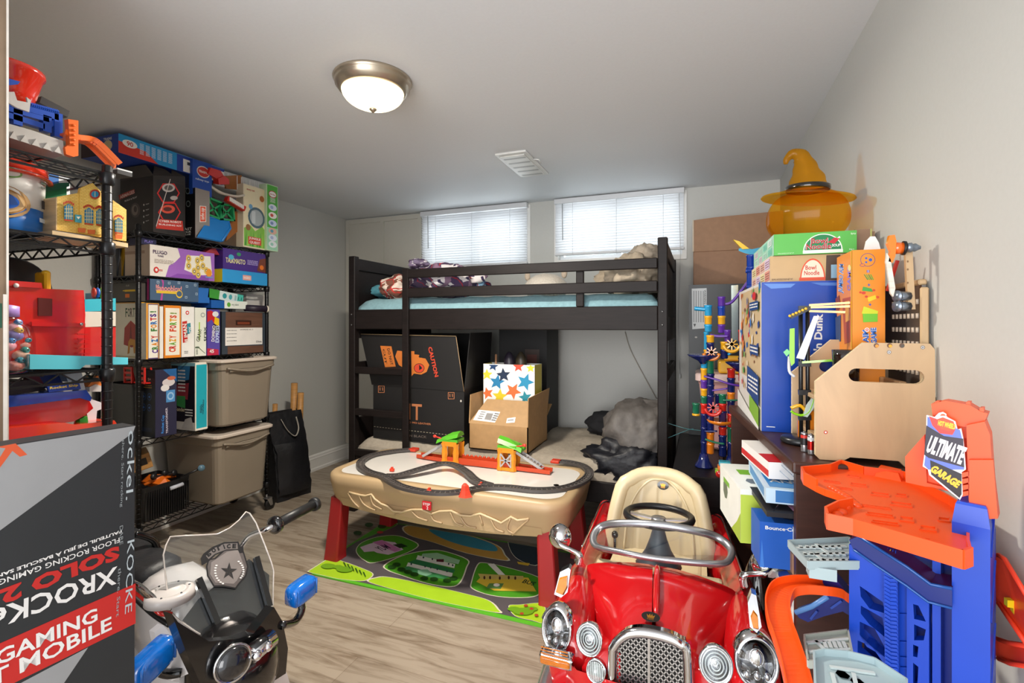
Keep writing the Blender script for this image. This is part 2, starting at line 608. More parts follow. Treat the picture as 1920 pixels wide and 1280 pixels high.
for i, (x0, x1, z0, z1) in enumerate((W1, W2)):
    mb = MB()
    fw = .03
    vin = mat('plastic', 'eef0f2')
    y0, y1 = YB + .06, YB + .11
    mb.box(x0, y0, z0, x1, y1, z0 + fw, vin); mb.box(x0, y0, z1 - fw, x1, y1, z1, vin)
    mb.box(x0, y0, z0 + fw, x0 + fw, y1, z1 - fw, vin); mb.box(x1 - fw, y0, z0 + fw, x1, y1, z1 - fw, vin)
    xm = (x0 + x1) / 2
    mb.box(xm - .02, y0, z0 + fw, xm + .02, y1, z1 - fw, vin)
    # casing round the opening on the room side
    for a in ((x0 - .03, YB - .012, z0 - .035, x1 + .03, YB, z0), (x0 - .03, YB - .012, z0, x0, YB, z1), (x1, YB - .012, z0, x1 + .03, YB, z1), (x0 - .03, YB - .012, z1, x1 + .03, YB, z1 + .03)):
        mb.box(*a, trimm)
    w = struct('window_%d' % (i + 1), mb)
    g = MB(); g.box(x0 + fw, y0 + .02, z0 + fw, x1 - fw, y0 + .024, z1 - fw, mat('clear'))
    p = part('pane', g, w)


def blind(x0, x1, z0, label, tilt, wandx):
    t = T('venetian_blind', label, 'blind', ((x0 + x1) / 2, YB - .04, z0))
    wm, hm = mat('slat', 'dcdde0'), mat('plastic', 'dfe0e2')
    mb = MB(); mb.box(x0, YB - .062, CEIL - .045, x1, YB - .013, CEIL - .006, hm, .003); part('headrail', mb, t)
    mb = MB()
    z = CEIL - .058
    while z > z0 + .016:
        a = R(tilt + rnd.uniform(-2, 2)); c, s = .0125 * cos(a), .0125 * sin(a)
        yc = YB - .036
        vs = []
        for xx in (x0 + .004, x1 - .004):
            for k in (-1, 0, 1): vs.append((xx, yc + k * c, z + k * s + (.002 if k == 0 else 0)))
        mb.add(vs, [(0, 1, 4, 3), (1, 2, 5, 4)], wm, True)
        z -= .0205
    part('slats', mb, t)
    mb = MB(); mb.box(x0 + .002, YB - .05, z0, x1 - .002, YB - .022, z0 + .018, hm, .004); part('bottom_rail', mb, t)
    for f in (.15, .5, .85):
        mb = MB()
        xx = x0 + (x1 - x0) * f
        mb.tube([(xx, YB - .051, CEIL - .045), (xx, YB - .051, z0)], .0011, hm, 4)
        part('ladder_cord', mb, t)
    mb = MB(); mb.tube([(wandx, YB - .07, CEIL - .05), (wandx + .004, YB - .072, CEIL - .33)], .0035, mat('plastic', 'a9abad'), 6); part('tilt_wand', mb, t)
    return t


blind(-2.262, -1.285, 1.74, 'white slatted blind on the window nearer the left wall, glowing where daylight comes through', -38, -2.18)
blind(-1.058, -.10, 1.79, 'white slatted blind on the right-hand window, slats nearly shut', -58, -.99)
mb = MB(); cm = mat('plastic', 'cfd0cf')
mb.tube([(-.135, YB - .07, CEIL - .05), (-.125, YB - .075, 1.75), (-.14, YB - .05, 1.3), (-.13, YB - .03, .9)], .0018, cm, 5)
mb.lathe([(.002, 0), (.007, .004), (.006, .03), (.002, .036)], (-.13, YB - .03, .865), cm, seg=8)
one('blind_cord', mb, 'thin pull cord hanging below the right-hand window down past the end of the bunk bed', 'cord')

# ceiling light
lx, ly = -1.226, 1.644
t = T('ceiling_light', 'round flush ceiling lamp with frosted glowing bowl and brushed nickel ring', 'lamp', (lx, ly, CEIL - .13))
nk = mat('metal', 'b5a793', .3)
mb = MB(); mb.lathe([(.05, 0), (.152, 0), (.155, -.006), (.150, -.014), (.146, -.02), (.146, -.03), (.138, -.036), (.134, -.046), (.124, -.05), (.05, -.04)], (lx, ly, CEIL), nk, seg=48); part('ring', mb, t)
mb = MB(); mb.lathe([(.122 * cos(R(a)), -.047 - .068 * sin(R(a))) for a in range(0, 91, 9)], (lx, ly, CEIL), mat('glow', 'fff0cf'), seg=40)
part('glass_bowl', mb, t)
mb = MB(); mb.lathe([(.003, 0), (.014, -.002), (.015, -.006), (.009, -.012), (.004, -.018), (0, -.019)], (lx, ly, CEIL - .114), nk, seg=16); part('finial', mb, t)

# ceiling vent
t = T('ceiling_vent', 'white perforated air register with a lever, under the ceiling near the windows', 'vent', (-1.0, 2.83, CEIL - .02))
vm = mat('metal', 'e3e3df', .4); vm.node_tree.nodes['Principled BSDF'].inputs['Metallic'].default_value = .1
dk = mat('plastic', '3a3a3a')
x0, x1, y0, y1 = -1.10, -.91, 2.60, 3.05
mb = MB()
mb.box(x0, y0, CEIL - .012, x1, y1, CEIL, vm, .004)
mb.box(x0 + .02, y0 + .03, CEIL - .018, x1 - .02, y1 - .03, CEIL - .012, vm, .002)
for r_ in range(5):
    for k in range(16):
        xx = x0 + .032 + k * .0085; yy = y0 + .06 + r_ * .08
        mb.box(xx, yy, CEIL - .0187, xx + .003, yy + .022, CEIL - .0175, dk)
part('frame', mb, t)
mb = MB(); mb.tube([(x1, 2.74, CEIL - .012), (x1 + .03, 2.74, CEIL - .016), (x1 + .035, 2.77, CEIL - .03)], .004, vm, 6); part('lever', mb, t)

# ================================================================ the bunk bed
ESP = mat('espresso', '1c1615', .5)
bl, br_, bf, bk = -2.205, -.156, 2.69, 3.70      # left, right, front, back
bed = T('bunk_bed', 'dark espresso wooden bunk bed against the back wall, with slatted guard rail and ladder', 'bed', ((bl + br_) / 2, (bf + bk) / 2, 0))
pw = .05


def bpart(name, *boxes, label=None):
    mb = MB()
    for b in boxes: mb.box(*b, ESP, .004, 1)
    return part(name, mb, bed, label)


for x in (bl, br_ - pw):
    for y in (bf, bk - pw):
        bpart('post', (x, y, 0, x + pw, y + pw, 1.712))
for x in (bl + .012, br_ - pw + .012):
    bpart('end_panel', (x, bf + pw, 1.24, x + .02, bk - pw, 1.66))
    bpart('end_rail', (x - .008, bf + pw, 1.62, x + .034, bk - pw, 1.70), (x - .008, bf + pw, 1.16, x + .034, bk - pw, 1.30))
    bpart('end_crossbar', (x, bf + pw, .93, x + .03, bk - pw, 1.0))
    bpart('end_panel', (x, bf + pw, .24, x + .02, bk - pw, .62))
bpart('side_rail', (bl + pw, bf + .006, 1.222, br_ - pw, bf + .034, 1.352))
bpart('side_rail', (bl + pw, bk - .034, 1.222, br_ - pw, bk - .006, 1.352))
bpart('side_rail', (bl + pw, bf + .006, .27, br_ - pw, bf + .034, .385))
bpart('side_rail', (bl + pw, bk - .034, .27, br_ - pw, bk - .006, .385))
lx0 = at(756, 600, Y=bf).x
bpart('guard_rail', (lx0 + .04, bf - .016, 1.548, br_ - pw, bf + .006, 1.604))
bpart('guard_rail', (lx0 + .04, bf - .016, 1.425, br_ - pw, bf + .006, 1.484))
gx = at(1087, 520, Y=bf).x
bpart('guard_post', (gx - .022, bf + .0, 1.352, gx + .022, bf + .02, 1.60))
bpart('ladder_post', (lx0, bf - .016, .25, lx0 + .045, bf + .006, 1.612))
for z in (.95, .672, .40):
    bpart('ladder_rung', (bl + pw, bf - .002, z - .025, lx0, bf + .03, z + .02))
mb = MB()
for k in range(14):
    x = bl + .1 + k * .14
    mb.box(x, bf + .03, 1.255, x + .06, bk - .03, 1.275, ESP)
part('upper_slats', mb, bed)
mb = MB()
for k in range(14):
    x = bl + .1 + k * .14
    mb.box(x, bf + .03, .30, x + .06, bk - .03, .32, ESP)
part('lower_slats', mb, bed)
bolt = mat('metal', '777777')
for x in (bl + .025, br_ - .025):
    for z in (1.25, 1.32):
        mb = MB()
        mb.lathe([(.006, 0), (.004, .003), (0, .003)], (x, bf + .0, z), bolt, axis=(0, -1, 0), seg=8)
        part('bolt', mb, bed)


def mattress(x0, y0, z0, x1, y1, z1, m, name, label, seed, puff=.012):
    mb = MB()
    def top(u, v):
        x, y = x0 + (x1 - x0) * u, y0 + (y1 - y0) * v
        e = min(u * (x1 - x0), (1 - u) * (x1 - x0), v * (y1 - y0), (1 - v) * (y1 - y0))
        dz = -.05 * max(0, 1 - e / .06) ** 2
        return Vector((x, y, z1 + dz + jig((x * 1.0, y * .6, seed), puff, 7) + jig((x * 3 + y * 2, y, seed), puff * .5, 9)))
    nu, nv = 60, 30
    mb.grid(top, nu, nv, m)
    # sides with folds
    ring = [(u / nu, 0) for u in range(nu + 1)] + [(1, v / nv) for v in range(1, nv + 1)] + [(1 - u / nu, 1) for u in range(1, nu + 1)] + [(0, 1 - v / nv) for v in range(1, nv)]
    rings = []
    for k in range(6):
        t = k / 5
        rr = []
        for (u, v) in ring:
            p = top(u, v)
            s = jig((p.x * 6, p.y * 6, t * .8 + seed), .008 * sin(PI * min(1, t + .2)), 3) + .012 * sin(PI * t)
            nx, ny = (-1 if u == 0 else 1 if u == 1 else 0), (-1 if v == 0 else 1 if v == 1 else 0)
            rr.append(Vector((p.x + nx * s, p.y + ny * s, p.z * (1 - t) + z0 * t)))
        rings.append(rr)
    mb.loft(rings, m, True, True, False)
    return one(name, mb, label, 'mattress')


mattress(bl + .055, bf + .04, 1.285, br_ - .055, bk - .04, 1.425, mat('fabric', '7fa3ab'), 'mattress', 'mattress under a pale teal sheet on the upper bunk', 1.3)
mattress(bl + .055, bf + .0355, .325, br_ - .055, bk - .04, .485, mat('fabric', 'a79c8c'), 'mattress', 'mattress under a wrinkled grey-beige sheet on the lower bunk', 4.7, .02)
# ================================================================ wire racks on the left
BLK = mat('metal', '1b1b1d', .3)
BLK.node_tree.nodes['Principled BSDF'].inputs['Metallic'].default_value = .3


def rack(label, x0, y0, x1, y1, shelves, top, bot, rz=0, O=(0, 0), casters=False, along='y'):
    """x0..x1, y0..y1 in plan; wires of each deck run across the short side"""
    t = T('wire_rack', label, 'shelving rack', ((x0 + x1) / 2, (y0 + y1) / 2, 0))
    for x in (x0, x1):
        for y in (y0, y1):
            mb = MB()
            prof = [(.0125, 0)]
            z = bot + .025
            mb.lathe([(.0125, bot), (.0125, top - .004), (.009, top)], (x, y, 0), BLK, seg=12)
            while z < top - .02:
                mb.lathe([(.0125, z), (.0137, z + .002), (.0125, z + .004)], (x, y, 0), BLK, seg=12, cap=False)
                z += .0254
            for sz in shelves:
                mb.lathe([(.0135, sz - .038), (.0175, sz - .034), (.0195, sz - .004), (.0145, sz)], (x, y, 0), BLK, seg=12)
            part('post', mb, t)
            if casters:
                c = MB()
                st = mat('metal', 'b9b9b9', .25)
                c.tube([(x, y, bot), (x, y, bot - .03)], .006, st, 8)
                c.box(x - .018, y - .016, bot - .034, x + .018, y + .03, bot - .03, st)
                for s in (-1, 1):
                    c.slab([(x + s * .016, y - .012, bot - .032), (x + s * .016, y + .028, bot - .032), (x + s * .016, y + .036, .032), (x + s * .016, y + .016, .03)], .002, st, (s, 0, 0))
                q = part('caster', c, t, 'swivel caster with steel fork')
                w = MB(); w.lathe([(.02, -.013), (.036, -.012), (.04, -.006), (.04, .006), (.036, .012), (.02, .013)], (x, y + .025, .041), mat('plastic', '161616'), axis=(1, 0, 0), seg=20)
                wq = part('wheel', w, q)
    for sz in shelves:
        mb = MB()
        r = .0028
        cs_ = [(x0, y0), (x1, y0), (x1, y1), (x0, y1)]
        for k in range(4):
            a, b = Vector(cs_[k]), Vector(cs_[(k + 1) % 4])
            L_ = (b - a).length
            for z in (sz - .004, sz - .032):
                mb.bar((a.x, a.y, z), (b.x, b.y, z), r * 2, r * 2, BLK)
            n = int(L_ / .035)
            pts = [(a.x + (b.x - a.x) * i / n, a.y + (b.y - a.y) * i / n, sz - (.005 if i % 2 else .031)) for i in range(n + 1)]
            for i in range(n): mb.bar(pts[i], pts[i + 1], .0035, .0035, BLK)
        if along == 'y':
            for k in (1, 2):
                x = x0 + (x1 - x0) * k / 3
                mb.bar((x, y0, sz - .007), (x, y1, sz - .007), .005, .005, BLK)
            n = int((y1 - y0) / .025)
            for i in range(1, n):
                y = y0 + (y1 - y0) * i / n
                mb.bar((x0, y, sz - .002), (x1, y, sz - .002), .003, .003, BLK)
        else:
            for k in (1, 2):
                y = y0 + (y1 - y0) * k / 3
                mb.bar((x0, y, sz - .007), (x1, y, sz - .007), .005, .005, BLK)
            n = int((x1 - x0) / .025)
            for i in range(1, n):
                x = x0 + (x1 - x0) * i / n
                mb.bar((x, y0, sz - .002), (x, y1, sz - .002), .003, .003, BLK)
        part('wire_shelf', mb, t)
    return t


S2 = (.195, .65, 1.07, 1.51, 1.745)
RX = -2.725
rack('black wire rack on casters holding the storage totes, along the left wall', -3.06, 1.69, RX, 2.50, S2, 1.775, .115, casters=True)
S1 = (.30, .66, .935, 1.128, 1.484, 1.68)
rack('black wire shelving rack nearest the camera on the left, loaded with bright plastic toys', -2.46, .45, -1.56, .885, S1, 1.70, .02, along='x')


def carton(name, label, cat, O, w, d, h, rz, m, art=None, group=None, rx=0, ry=0, r=0):
    M = place(O, rz, rx, ry)
    mb = MB(M)
    mb.box(0, 0, 0, w, d, h, m, r, 1)
    if art: art(mb, w, d, h)
    return one(name, mb, label, cat, group)


def shelf_box(name, label, cat, p0, p1, z0, h, dep, m, art=None, X=RX + .01, ry=0, group=None):
    """box whose front looks into the room (+x), from pixel column p0 to p1"""
    y0, y1 = at(p0, 600, X=X).y, at(p1, 600, X=X).y
    return carton(name, label, cat, (X, y0, z0), y1 - y0, dep, h, 90, m, art, group, 0, ry)


K = lambda h: mat('print', h)
WH, BK_, RD, BL, YE, GR, OR, PU = K('f2f0ea'), K('16161a'), K('d5231f'), K('1560c8'), K('f3c81c'), K('3fae3a'), K('ee7a1c'), K('6b3fa8')
e_ = .002


# ---- top shelf of the far rack
def art(mb, w, d, h):
    mb.face('front', w, d, h)
    mb.P([(0.04, .25), (.45, .02), (.96, .1), (.96, .97), (.1, .97)], K('201d1e'))
    for (x, y) in ((316, 362), (318, 398)):
        mb.EP(x, y, 21, 21, RD, 6); mb.EP(x, y, 18.5, 18.5, BK_, 6)
    mb.EP(316, 352, 12, 8, K('c9c2bf')); mb.EP(316, 352, 8, 5, K('5c5856')); mb.EP(326, 371, 7, 4, K('b9b0ad'))
    mb.EP(315, 392, 13, 8, K('e0523a')); mb.EP(314, 392, 8, 4, K('541b16'))
    mb.PP([(296, 410), (342, 414), (344, 433), (292, 428)], K('c63324'))
    mb.XP('CYBER ROBOT', (299, 414), (340, 417), 4, WH); mb.XP('BUILDING KIT', (298, 420), (341, 424), 3, WH)
    mb.PP([(320, 335), (318.5, 335), (292, 424), (293, 425)], K('d8cfc8'))
    mb.face('left', w, d, h)
    mb.PP([(222, 366), (252, 354), (253, 362), (224, 375)], K('a3342a'))
    mb.XP('ARMAGES', (225, 370), (252, 359), 6, K('e7c9c0')); mb.XP('BUILD & PLAY', (234, 377), (257, 369), 3, K('d8d0cc'))
    mb.EP(254, 394, 9, 14, K('4b423e')); mb.EP(253, 394, 6, 10, K('7a6d66')); mb.EP(254, 392, 3, 6, K('39312e'))
    for i in range(4): mb.EP(270, 384 + i * 11, 1, 2, WH, 8); mb.XP('PLAY', (274, 383 + i * 10.5), (280, 381.5 + i * 10.5), 1.6, WH)


y0 = at(285, 600, X=RX).y; y1 = at(345, 600, X=RX).y
t = T('robot_kit_box', 'black and red robot kit box with torn flaps, on top of the far rack', 'box', (RX - .12, (y0 + y1) / 2, S2[4]))
M = place((RX + .01, y0, S2[4]), 90)
mb = MB(M); mb.box(0, 0, 0, y1 - y0, .27, .30, K('2a2422')); art(mb, y1 - y0, .27, .30); part('carton', mb, t)
mb = MB(M); w = y1 - y0
mb.slab([(0, 0, .30), (w, 0, .30), (w * .95, -.01, .34), (w * .62, .012, .365), (w * .55, 0, .335), (w * .4, .01, .355), (w * .1, .02, .36)], .003, K('2a2422'), (0, 1, 0))
part('flap', mb, t)
mb = MB(M); mb.slab([(0, 0, .30), (0, .27, .30), (-.02, .25, .36), (-.02, .03, .355)], .003, K('37302c'), (1, 0, 0)); part('flap', mb, t)


def art(mb, w, d, h):
    mb.face('left', w, d, h)
    mb.EP(352, 358, 4, 6, K('8d9a96')); mb.EP(352, 358, 3, 4.5, BK_); mb.EP(353, 382, 4, 6, K('8d9a96')); mb.EP(353, 382, 3, 4.5, BK_)
    mb.X('EAST', .5, .19, .05, WH, w=.6); mb.X('SOUR', .5, .13, .04, WH, w=.5); mb.X('BLUE', .5, .08, .03, WH, w=.45)
    mb.face('front', w, d, h)
    mb.Q(0, 0, 1, 1, K('8f8782')); mb.P([(.3, .33), (.75, .36), (.75, .68), (.3, .66)], WH); mb.P([(.34, .345), (.71, .37), (.71, .665), (.34, .65)], K('e8552e'))
    mb.X('turbo cup', .53, .51, .11, WH, rot=90, w=.24)


shelf_box('slim_toy_box', 'tall box with black side and grey orange-labelled front, beside the robot kit box', 'box', 366, 393, S2[4], .285, .13, K('141416'), art, X=RX + .05)


def art(mb, w, d, h):
    mb.face('front', w, d, h)
    mb.P([(0, 0), (.33, 0), (.22, .5), (.0, .62)], K('d93a2c')); mb.Q(0, .98, 1, 1, K('7fc4ee'))
    mb.P([(0, .62), (.22, .5), (.33, 0), (.5, 0), (.5, 1), (0, 1)], K('1f98d6'))
    mb.E(.09, .62, .06, .2, WH); mb.X('90', .09, .62, .25, K('c62b26'))
    for i in range(6): mb.lines(.17 + i * .05, .25, .205 + i * .05, .85, 9, K('d9eefa'), i)
    mb.P([(.56, .06), (1, .06), (1, .8), (.56, .8)], WH)
    for i, c in enumerate(('3d3b3a', '9fae34', 'b98a4a', 'c9d4dd', 'd5a23a')): mb.Q(.60 + i * .065, .5, .65 + i * .065, .68, K(c))
    for i, c in enumerate(('d9c8a0', '8aa7b8', 'cdbf9a')): mb.Q(.62 + i * .065, .2, .67 + i * .065, .4, K(c))
    mb.X('AK', .9, .3, .22, BK_)
    mb.face('left', w, d, h)
    mb.P([(.0, 0), (.45, 0), (.25, 1), (0, 1)], K('3a2630')); mb.E(.72, .45, .12, .28, K('d9c79e')); mb.X('TRAINS', .72, .8, .14, WH)


carton('train_set_box', 'long flat blue train set box lying atop the far rack, under the ceiling', 'box', at(222, 293, Z=2.09) + Vector((0, 0, .02)), .60, .28, .096, 92, K('1d3f9e'), art)
carton('train_set_box', 'upright dark blue box end with red train badge, right of the long blue box', 'box', at(361, 366, X=RX + .03) + Vector((0, 0, .01)), .115, .03, .20, 88, K('1b4aa8'),
       lambda mb, w, d, h: mb.face('front', w, d, h).E(.55, .7, .34, .17, K('d9d3cc')).E(.55, .7, .3, .14, K('c8322a')).X('TRAINS', .55, .7, .07, WH, w=.5).X('railway toys', .5, .45, .08, K('cfd7e6'), w=.7))

# clear lid tub
mb = MB()
M = place(at(404, 345, X=-2.76), 86)
mb = MB(M)
fm = mat('film', 'dfe3e6')
mb.box(.0, 0, -.01, .42, .27, .10, mat('plastic', 'd8dadb'), .012, 2, -.012)
for k in range(14): mb.box(.012 + k * .03, -.012, .0, .016 + k * .03, -.008, .085, mat('plastic', 'eceeee'))
one('plastic_tub', mb, 'whitish ribbed plastic tub upside down atop the heap at the far rack end', 'tub')


# jungle story box (the figure on it is left out)
def art(mb, w, d, h):
    mb.face('front', w, d, h)
    mb.Q(.03, .02, .97, .98, K('efe3bd')); mb.P([(.03, .02), (.97, .02), (.97, .3), (.8, .38), (.5, .28), (.3, .36), (.03, .3)], K('86c14b'))
    for i in range(9): mb.P([(.06 + i * .1, .03), (.12 + i * .1, .03), (.11 + i * .1 + .02, .28)], K(('3c8f34', 'a9d15a', '5aa53d')[i % 3]))
    mb.E(.55, .5, .36, .17, K('4f6a78')); mb.E(.55, .5, .28, .13, K('aab4b8')); mb.Q(.35, .4, .5, .6, K('c9d1d4'))
    mb.Q(.2, .06, .75, .18, K('d9432c')); mb.X('JUNGLE', .475, .15, .045, WH, w=.48); mb.X('QUEST', .475, .09, .045, WH, w=.44)
    mb.E(.78, .83, .1, .05, K('b5672c')); mb.E(.2, .32, .1, .05, K('9b6a36')); mb.E(.3, .66, .08, .04, K('6fa7cf')); mb.X('story set', .3, .92, .035, K('c03a2c'))


shelf_box('jungle_play_set_box', 'cream and green jungle-print toy box standing near the right end of the far rack top', 'box', 456, 500, S2[4], .40, .06, K('e8dcc0'), art, X=-2.69)


def art(mb, w, d, h):
    mb.face('front', w, d, h)
    mb.Q(.04, .01, .96, .99, K('4fae3c')); mb.Q(.04, .01, .96, .35, K('9fd7b4'))
    mb.E(.52, .86, .36, .055, K('b7352c')); mb.E(.52, .86, .31, .043, WH); mb.X('little tikes', .52, .86, .022, K('b7352c'), w=.5)
    mb.lines(.3, .73, .75, .81, 4, WH, 3)
    for i, (y, c) in enumerate(((.66, 'dfe7f3'), (.54, 'f3efe9'), (.42, 'c9d8f0'), (.3, 'e2b6a0'), (.2, 'dfe7f3'), (.1, 'e7eef0'))):
        mb.E(.52, y, .37, .05, K(c)); mb.E(.45, y, .14, .025, K(('9fb7dd', 'cf4b3a', '7a8fc0', '5f9fb5', 'aabbdd', '9ad0c0')[i]))


shelf_box('green_toy_box', 'narrow bright green toy box at the very right end of the far rack top', 'box', 500, 521, S2[4] - .0, .44, .16, K('cfe7c4'), art, X=-2.67)

# heap of train track pieces between the boxes
gm, cr, rdp, brn = mat('plastic', '1f9a5c'), mat('plastic', 'ded6c6'), mat('plastic', 'cf2a22'), mat('card', 'a0632f')
for i, (px, py, sz, a) in enumerate(((404, 391, .055, 8), (428, 398, .05, -6))):
    mb = MB(place(at(px, py, X=-2.69), 90, 0, a))
    q = sz
    for z0, z1, xa, xb in ((-q, q, -q * .9, -q * .7), (-q, q, q * .7, q * .9), (q * .8, q, -q * .9, q * .9), (-q, -q * .8, -q * .9, q * .9)): mb.box(xa, 0, z0, xb, .03, z1, gm)
    mb.bar((-q * .8, .015, -q * .8), (q * .8, .015, q * .8), .008, .01, gm); mb.bar((-q * .8, .015, q * .8), (q * .8, .015, -q * .8), .008, .01, gm)
    one('toy_bridge_support', mb, ('green cross-braced toy bridge support on the left, in the heap on the far rack', 'green cross-braced toy bridge support on the right, in the heap on the far rack')[i], 'toy part', 'green bridge supports in the heap')
mb = MB()
mb.tube(spline([at(392, 348, X=-2.72), at(415, 362, X=-2.70), at(440, 368, X=-2.68), at(456, 366, X=-2.68)]), .017, cr, 6, flat=.5)
one('toy_track_piece', mb, 'cream curved toy track arching over the heap on the far rack', 'toy track')
mb = MB(); a, b = at(424, 372, X=-2.67), at(457, 392, X=-2.66)
mb.bar(a, b, .035, .03, rdp)
for k in range(9): mb.bar(a.lerp(b, .1 + k * .09) + Vector((.02, 0, -.012)), a.lerp(b, .1 + k * .09) + Vector((.02, 0, .012)), .006, .01, mat('plastic', 'e5e2da'))
one('toy_track_piece', mb, 'red toy track with pale sleepers sloping down to the jungle box', 'toy track')
for i, (px, py, w, h, lab) in enumerate(((400, 333, .10, .055, 'red toy engine shed roof piece on top of the heap on the far rack'), (416, 345, .07, .05, 'small red flag-shaped toy piece in the heap beside the brown sheet'))):
    mb = MB(place(at(px, py, X=-2.70), 90, 12, 14 - 30 * i)); mb.prism([(-w / 2, 0), (w / 2, 0), (w / 2, h * .6), (w * .1, h), (-w / 2, h * .7)], 'y', -.02, .03, rdp, False); one('toy_part', mb, lab, 'toy part')
for i, (a_, b_, c_, d_, lab) in enumerate((((417, 330), (453, 328), (455, 357), (424, 353), 'brown card sheet standing behind the cream track on the far rack'), ((436, 395), (453, 398), (450, 430), (424, 452), 'brown curved card tray standing behind the blue tray on the far rack'))):
    mb = MB(); mb.slab([at(*p, X=-2.74) for p in (a_, b_, c_, d_)], .012, brn, (-1, 0, 0)); one('card_sheet', mb, lab, 'card sheet')
mb = MB(); bm_ = mat('plastic', '1f7cc9')
P4 = [at(370, 443, X=-2.64), at(392, 407, X=-2.70), at(428, 412, X=-2.70), at(432, 428, X=-2.68), at(416, 452, X=-2.63)]
mb.slab(P4, .012, bm_, (-1, .2, -.6))
mb.tube([P4[1], P4[2], P4[3], P4[4]], .007, bm_, 6)
one('toy_tray', mb, 'bright blue plastic slide tray overhanging the front of the far rack top shelf', 'toy tray')
mb = MB(); mb.box(-2.95, 2.04, S2[4], -2.75, 2.30, S2[4] + .12, mat('card', '5c4a3a'), .004); one('card_box', mb, 'low brown box half hidden under the heap of tracks on the far rack', 'box')
mb = MB(); mb.box(-2.97, 2.06, S2[4] + .125, -2.76, 2.31, S2[4] + .27, mat('card', '6b6258'), .004); one('card_box', mb, 'dull grey-brown box standing behind the cream track on the far rack', 'box')

# ---- second shelf: card game boxes
def art(mb, w, d, h):
    mb.face('left', w, d, h); mb.Q(0, 0, 1, 1, K('cbb39d')); mb.Q(.0, .72, .8, .82, K('a98a74'))
    mb.face('front', w, d, h)
    mb.P([(.22, 0), (1, 0), (1, 1), (.40, 1), (.44, .72), (.36, .52), (.27, .38)], K('a268c4'))
    mb.P([(.27, 0), (.9, 0), (.9, .14), (.4, .15)], K('8a4db0'))
    mb.P([(.50, .3), (.54, .8), (.93, .88), (.96, .22), (.72, .16)], K('f4efe2'))
    for i, (x, y) in enumerate(((.57, .7), (.57, .45), (.66, .28), (.72, .42), (.71, .66), (.80, .5), (.78, .78), (.86, .35), (.72, .18))):
        mb.E(x, y, .042, .13, K('e5c463')); mb.E(x, y, .02, .06, K('3c3128')); mb.E(x, y, .012, .036, K('efe6c8'))
    mb.E(.9, .28, .05, .15, K('ef9b2c')); mb.Q(.84, .1, .97, .15, K('7a97c7'))
    mb.X('PLUGO', .14, .78, .12, K('574064'), w=.2); mb.X('TUNES', .145, .66, .06, K('574064'), w=.09)
    mb.lines(.06, .42, .33, .56, 3, K('b9aea4'), 2); mb.E(.085, .2, .035, .1, RD); mb.E(.085, .2, .018, .05, WH); mb.X('KIDS', .15, .2, .06, RD, w=.05)


shelf_box('game_box', 'white and purple board game box with yellow dials, below the robot kit box', 'box', 281, 402, S2[3], .165, .20, K('efe8df'), art, X=-2.70)


def art(mb, w, d, h):
    mb.face('front', w, d, h)
    mb.X('TASKMASTO', .28, .45, .24, K('f3e9a8'), w=.44); mb.lines(.55, .35, .8, .6, 4, K('cdbdf0'), 5)
    mb.E(.18, .62, .06, .12, K('4fb7d8')); mb.P([(.78, .1), (1, .05), (1, .8), (.85, .7)], K('7a3a22')); mb.E(.9, .3, .05, .12, OR); mb.E(.35, .8, .05, .09, K('3aa06a'))


shelf_box('game_box', 'dark purple game box with yellow lettering, standing on the flat sky-blue box', 'box', 418, 498, S2[3] + .082, .13, .2, K('4b2a86'), art, X=-2.72)


def art(mb, w, d, h):
    mb.face('left', w, d, h); mb.Q(0, 0, 1, 1, K('e6cf2c'))
    mb.face('front', w, d, h); mb.Q(.43, .3, .62, .7, K('e8a49a')); mb.X('HASBRO', .525, .5, .2, WH, w=.15)


shelf_box('game_box', 'flat sky-blue box with one yellow end, under the dark purple game box', 'box', 417, 501, S2[3], .08, .2, K('2f9bdc'), art, X=-2.69)
for i in range(6):
    px = 318 + i * 17
    c = at(px, 480, X=-2.93 + (i % 2) * .03); c.z = S2[3]
    t = T('glass_jar', 'clear jar with dark lid, in a row behind the white and purple game box', 'jar', c, 'clear jars behind the game box')
    mb = MB(); mb.lathe([(.03, 0), (.036, .01), (.036, .14), (.028, .16), (.028, .17)], c, mat('clear'), seg=14); part('body', mb, t)
    mb = MB(); mb.lathe([(.03, .17), (.031, .172), (.031, .19), (.0, .192)], c, mat('metal', '5c6668'), seg=14); part('lid', mb, t)
mb = MB(); mb.prism([(at(383, 1, X=-2.75).y, S2[3] + .168), (at(402, 1, X=-2.75).y, S2[3] + .215), (at(412, 1, X=-2.75).y, S2[3] + .168)], 'x', -2.80, -2.75, mat('plastic', 'a83040'))
one('toy_part', mb, 'small crimson wedge toy lying on the white and purple game box', 'toy part')
carton('card_box', 'small dark navy box on the left end of the white and purple game box', 'box', (-2.74, at(270, 1, X=-2.72).y, S2[3] + .166), .075, .10, .035, 90, K('22224a'), lambda mb, w, d, h: mb.face('front', w, d, h).X('PLAY', .5, .5, .4, K('8a7ad0')))
# garden tool toys by the near post
for i, (px, c, lab) in enumerate(((222, '20242c', 'black handled toy tool leaning at the near end of the far rack'), (231, 'd9a51e', 'yellow toy paddle leaning at the near end of the far rack'), (243, '1d2636', 'dark navy curved toy tool beside the near post of the far rack'))):
    mb = MB(); b = at(px - 2, 516, X=-2.95); b.z = S2[3] + .001
    p = at(px, 470, X=-2.95)
    mb.tube([b, b.lerp(p, .45), p, p + Vector((0, .01, .05))], [.006, .008, .02, .008], mat('plastic', c), 8, flat=.5)
    one('toy_tool', mb, lab, 'toy tool')
mb = MB(); mb.box(-3.03, 1.84, S2[3] + .001, -2.90, 1.86, S2[3] + .11, mat('card', 'd5c8ba')); one('card_box', mb, 'pale card box end behind the toy tools at the near end of the far rack', 'box')


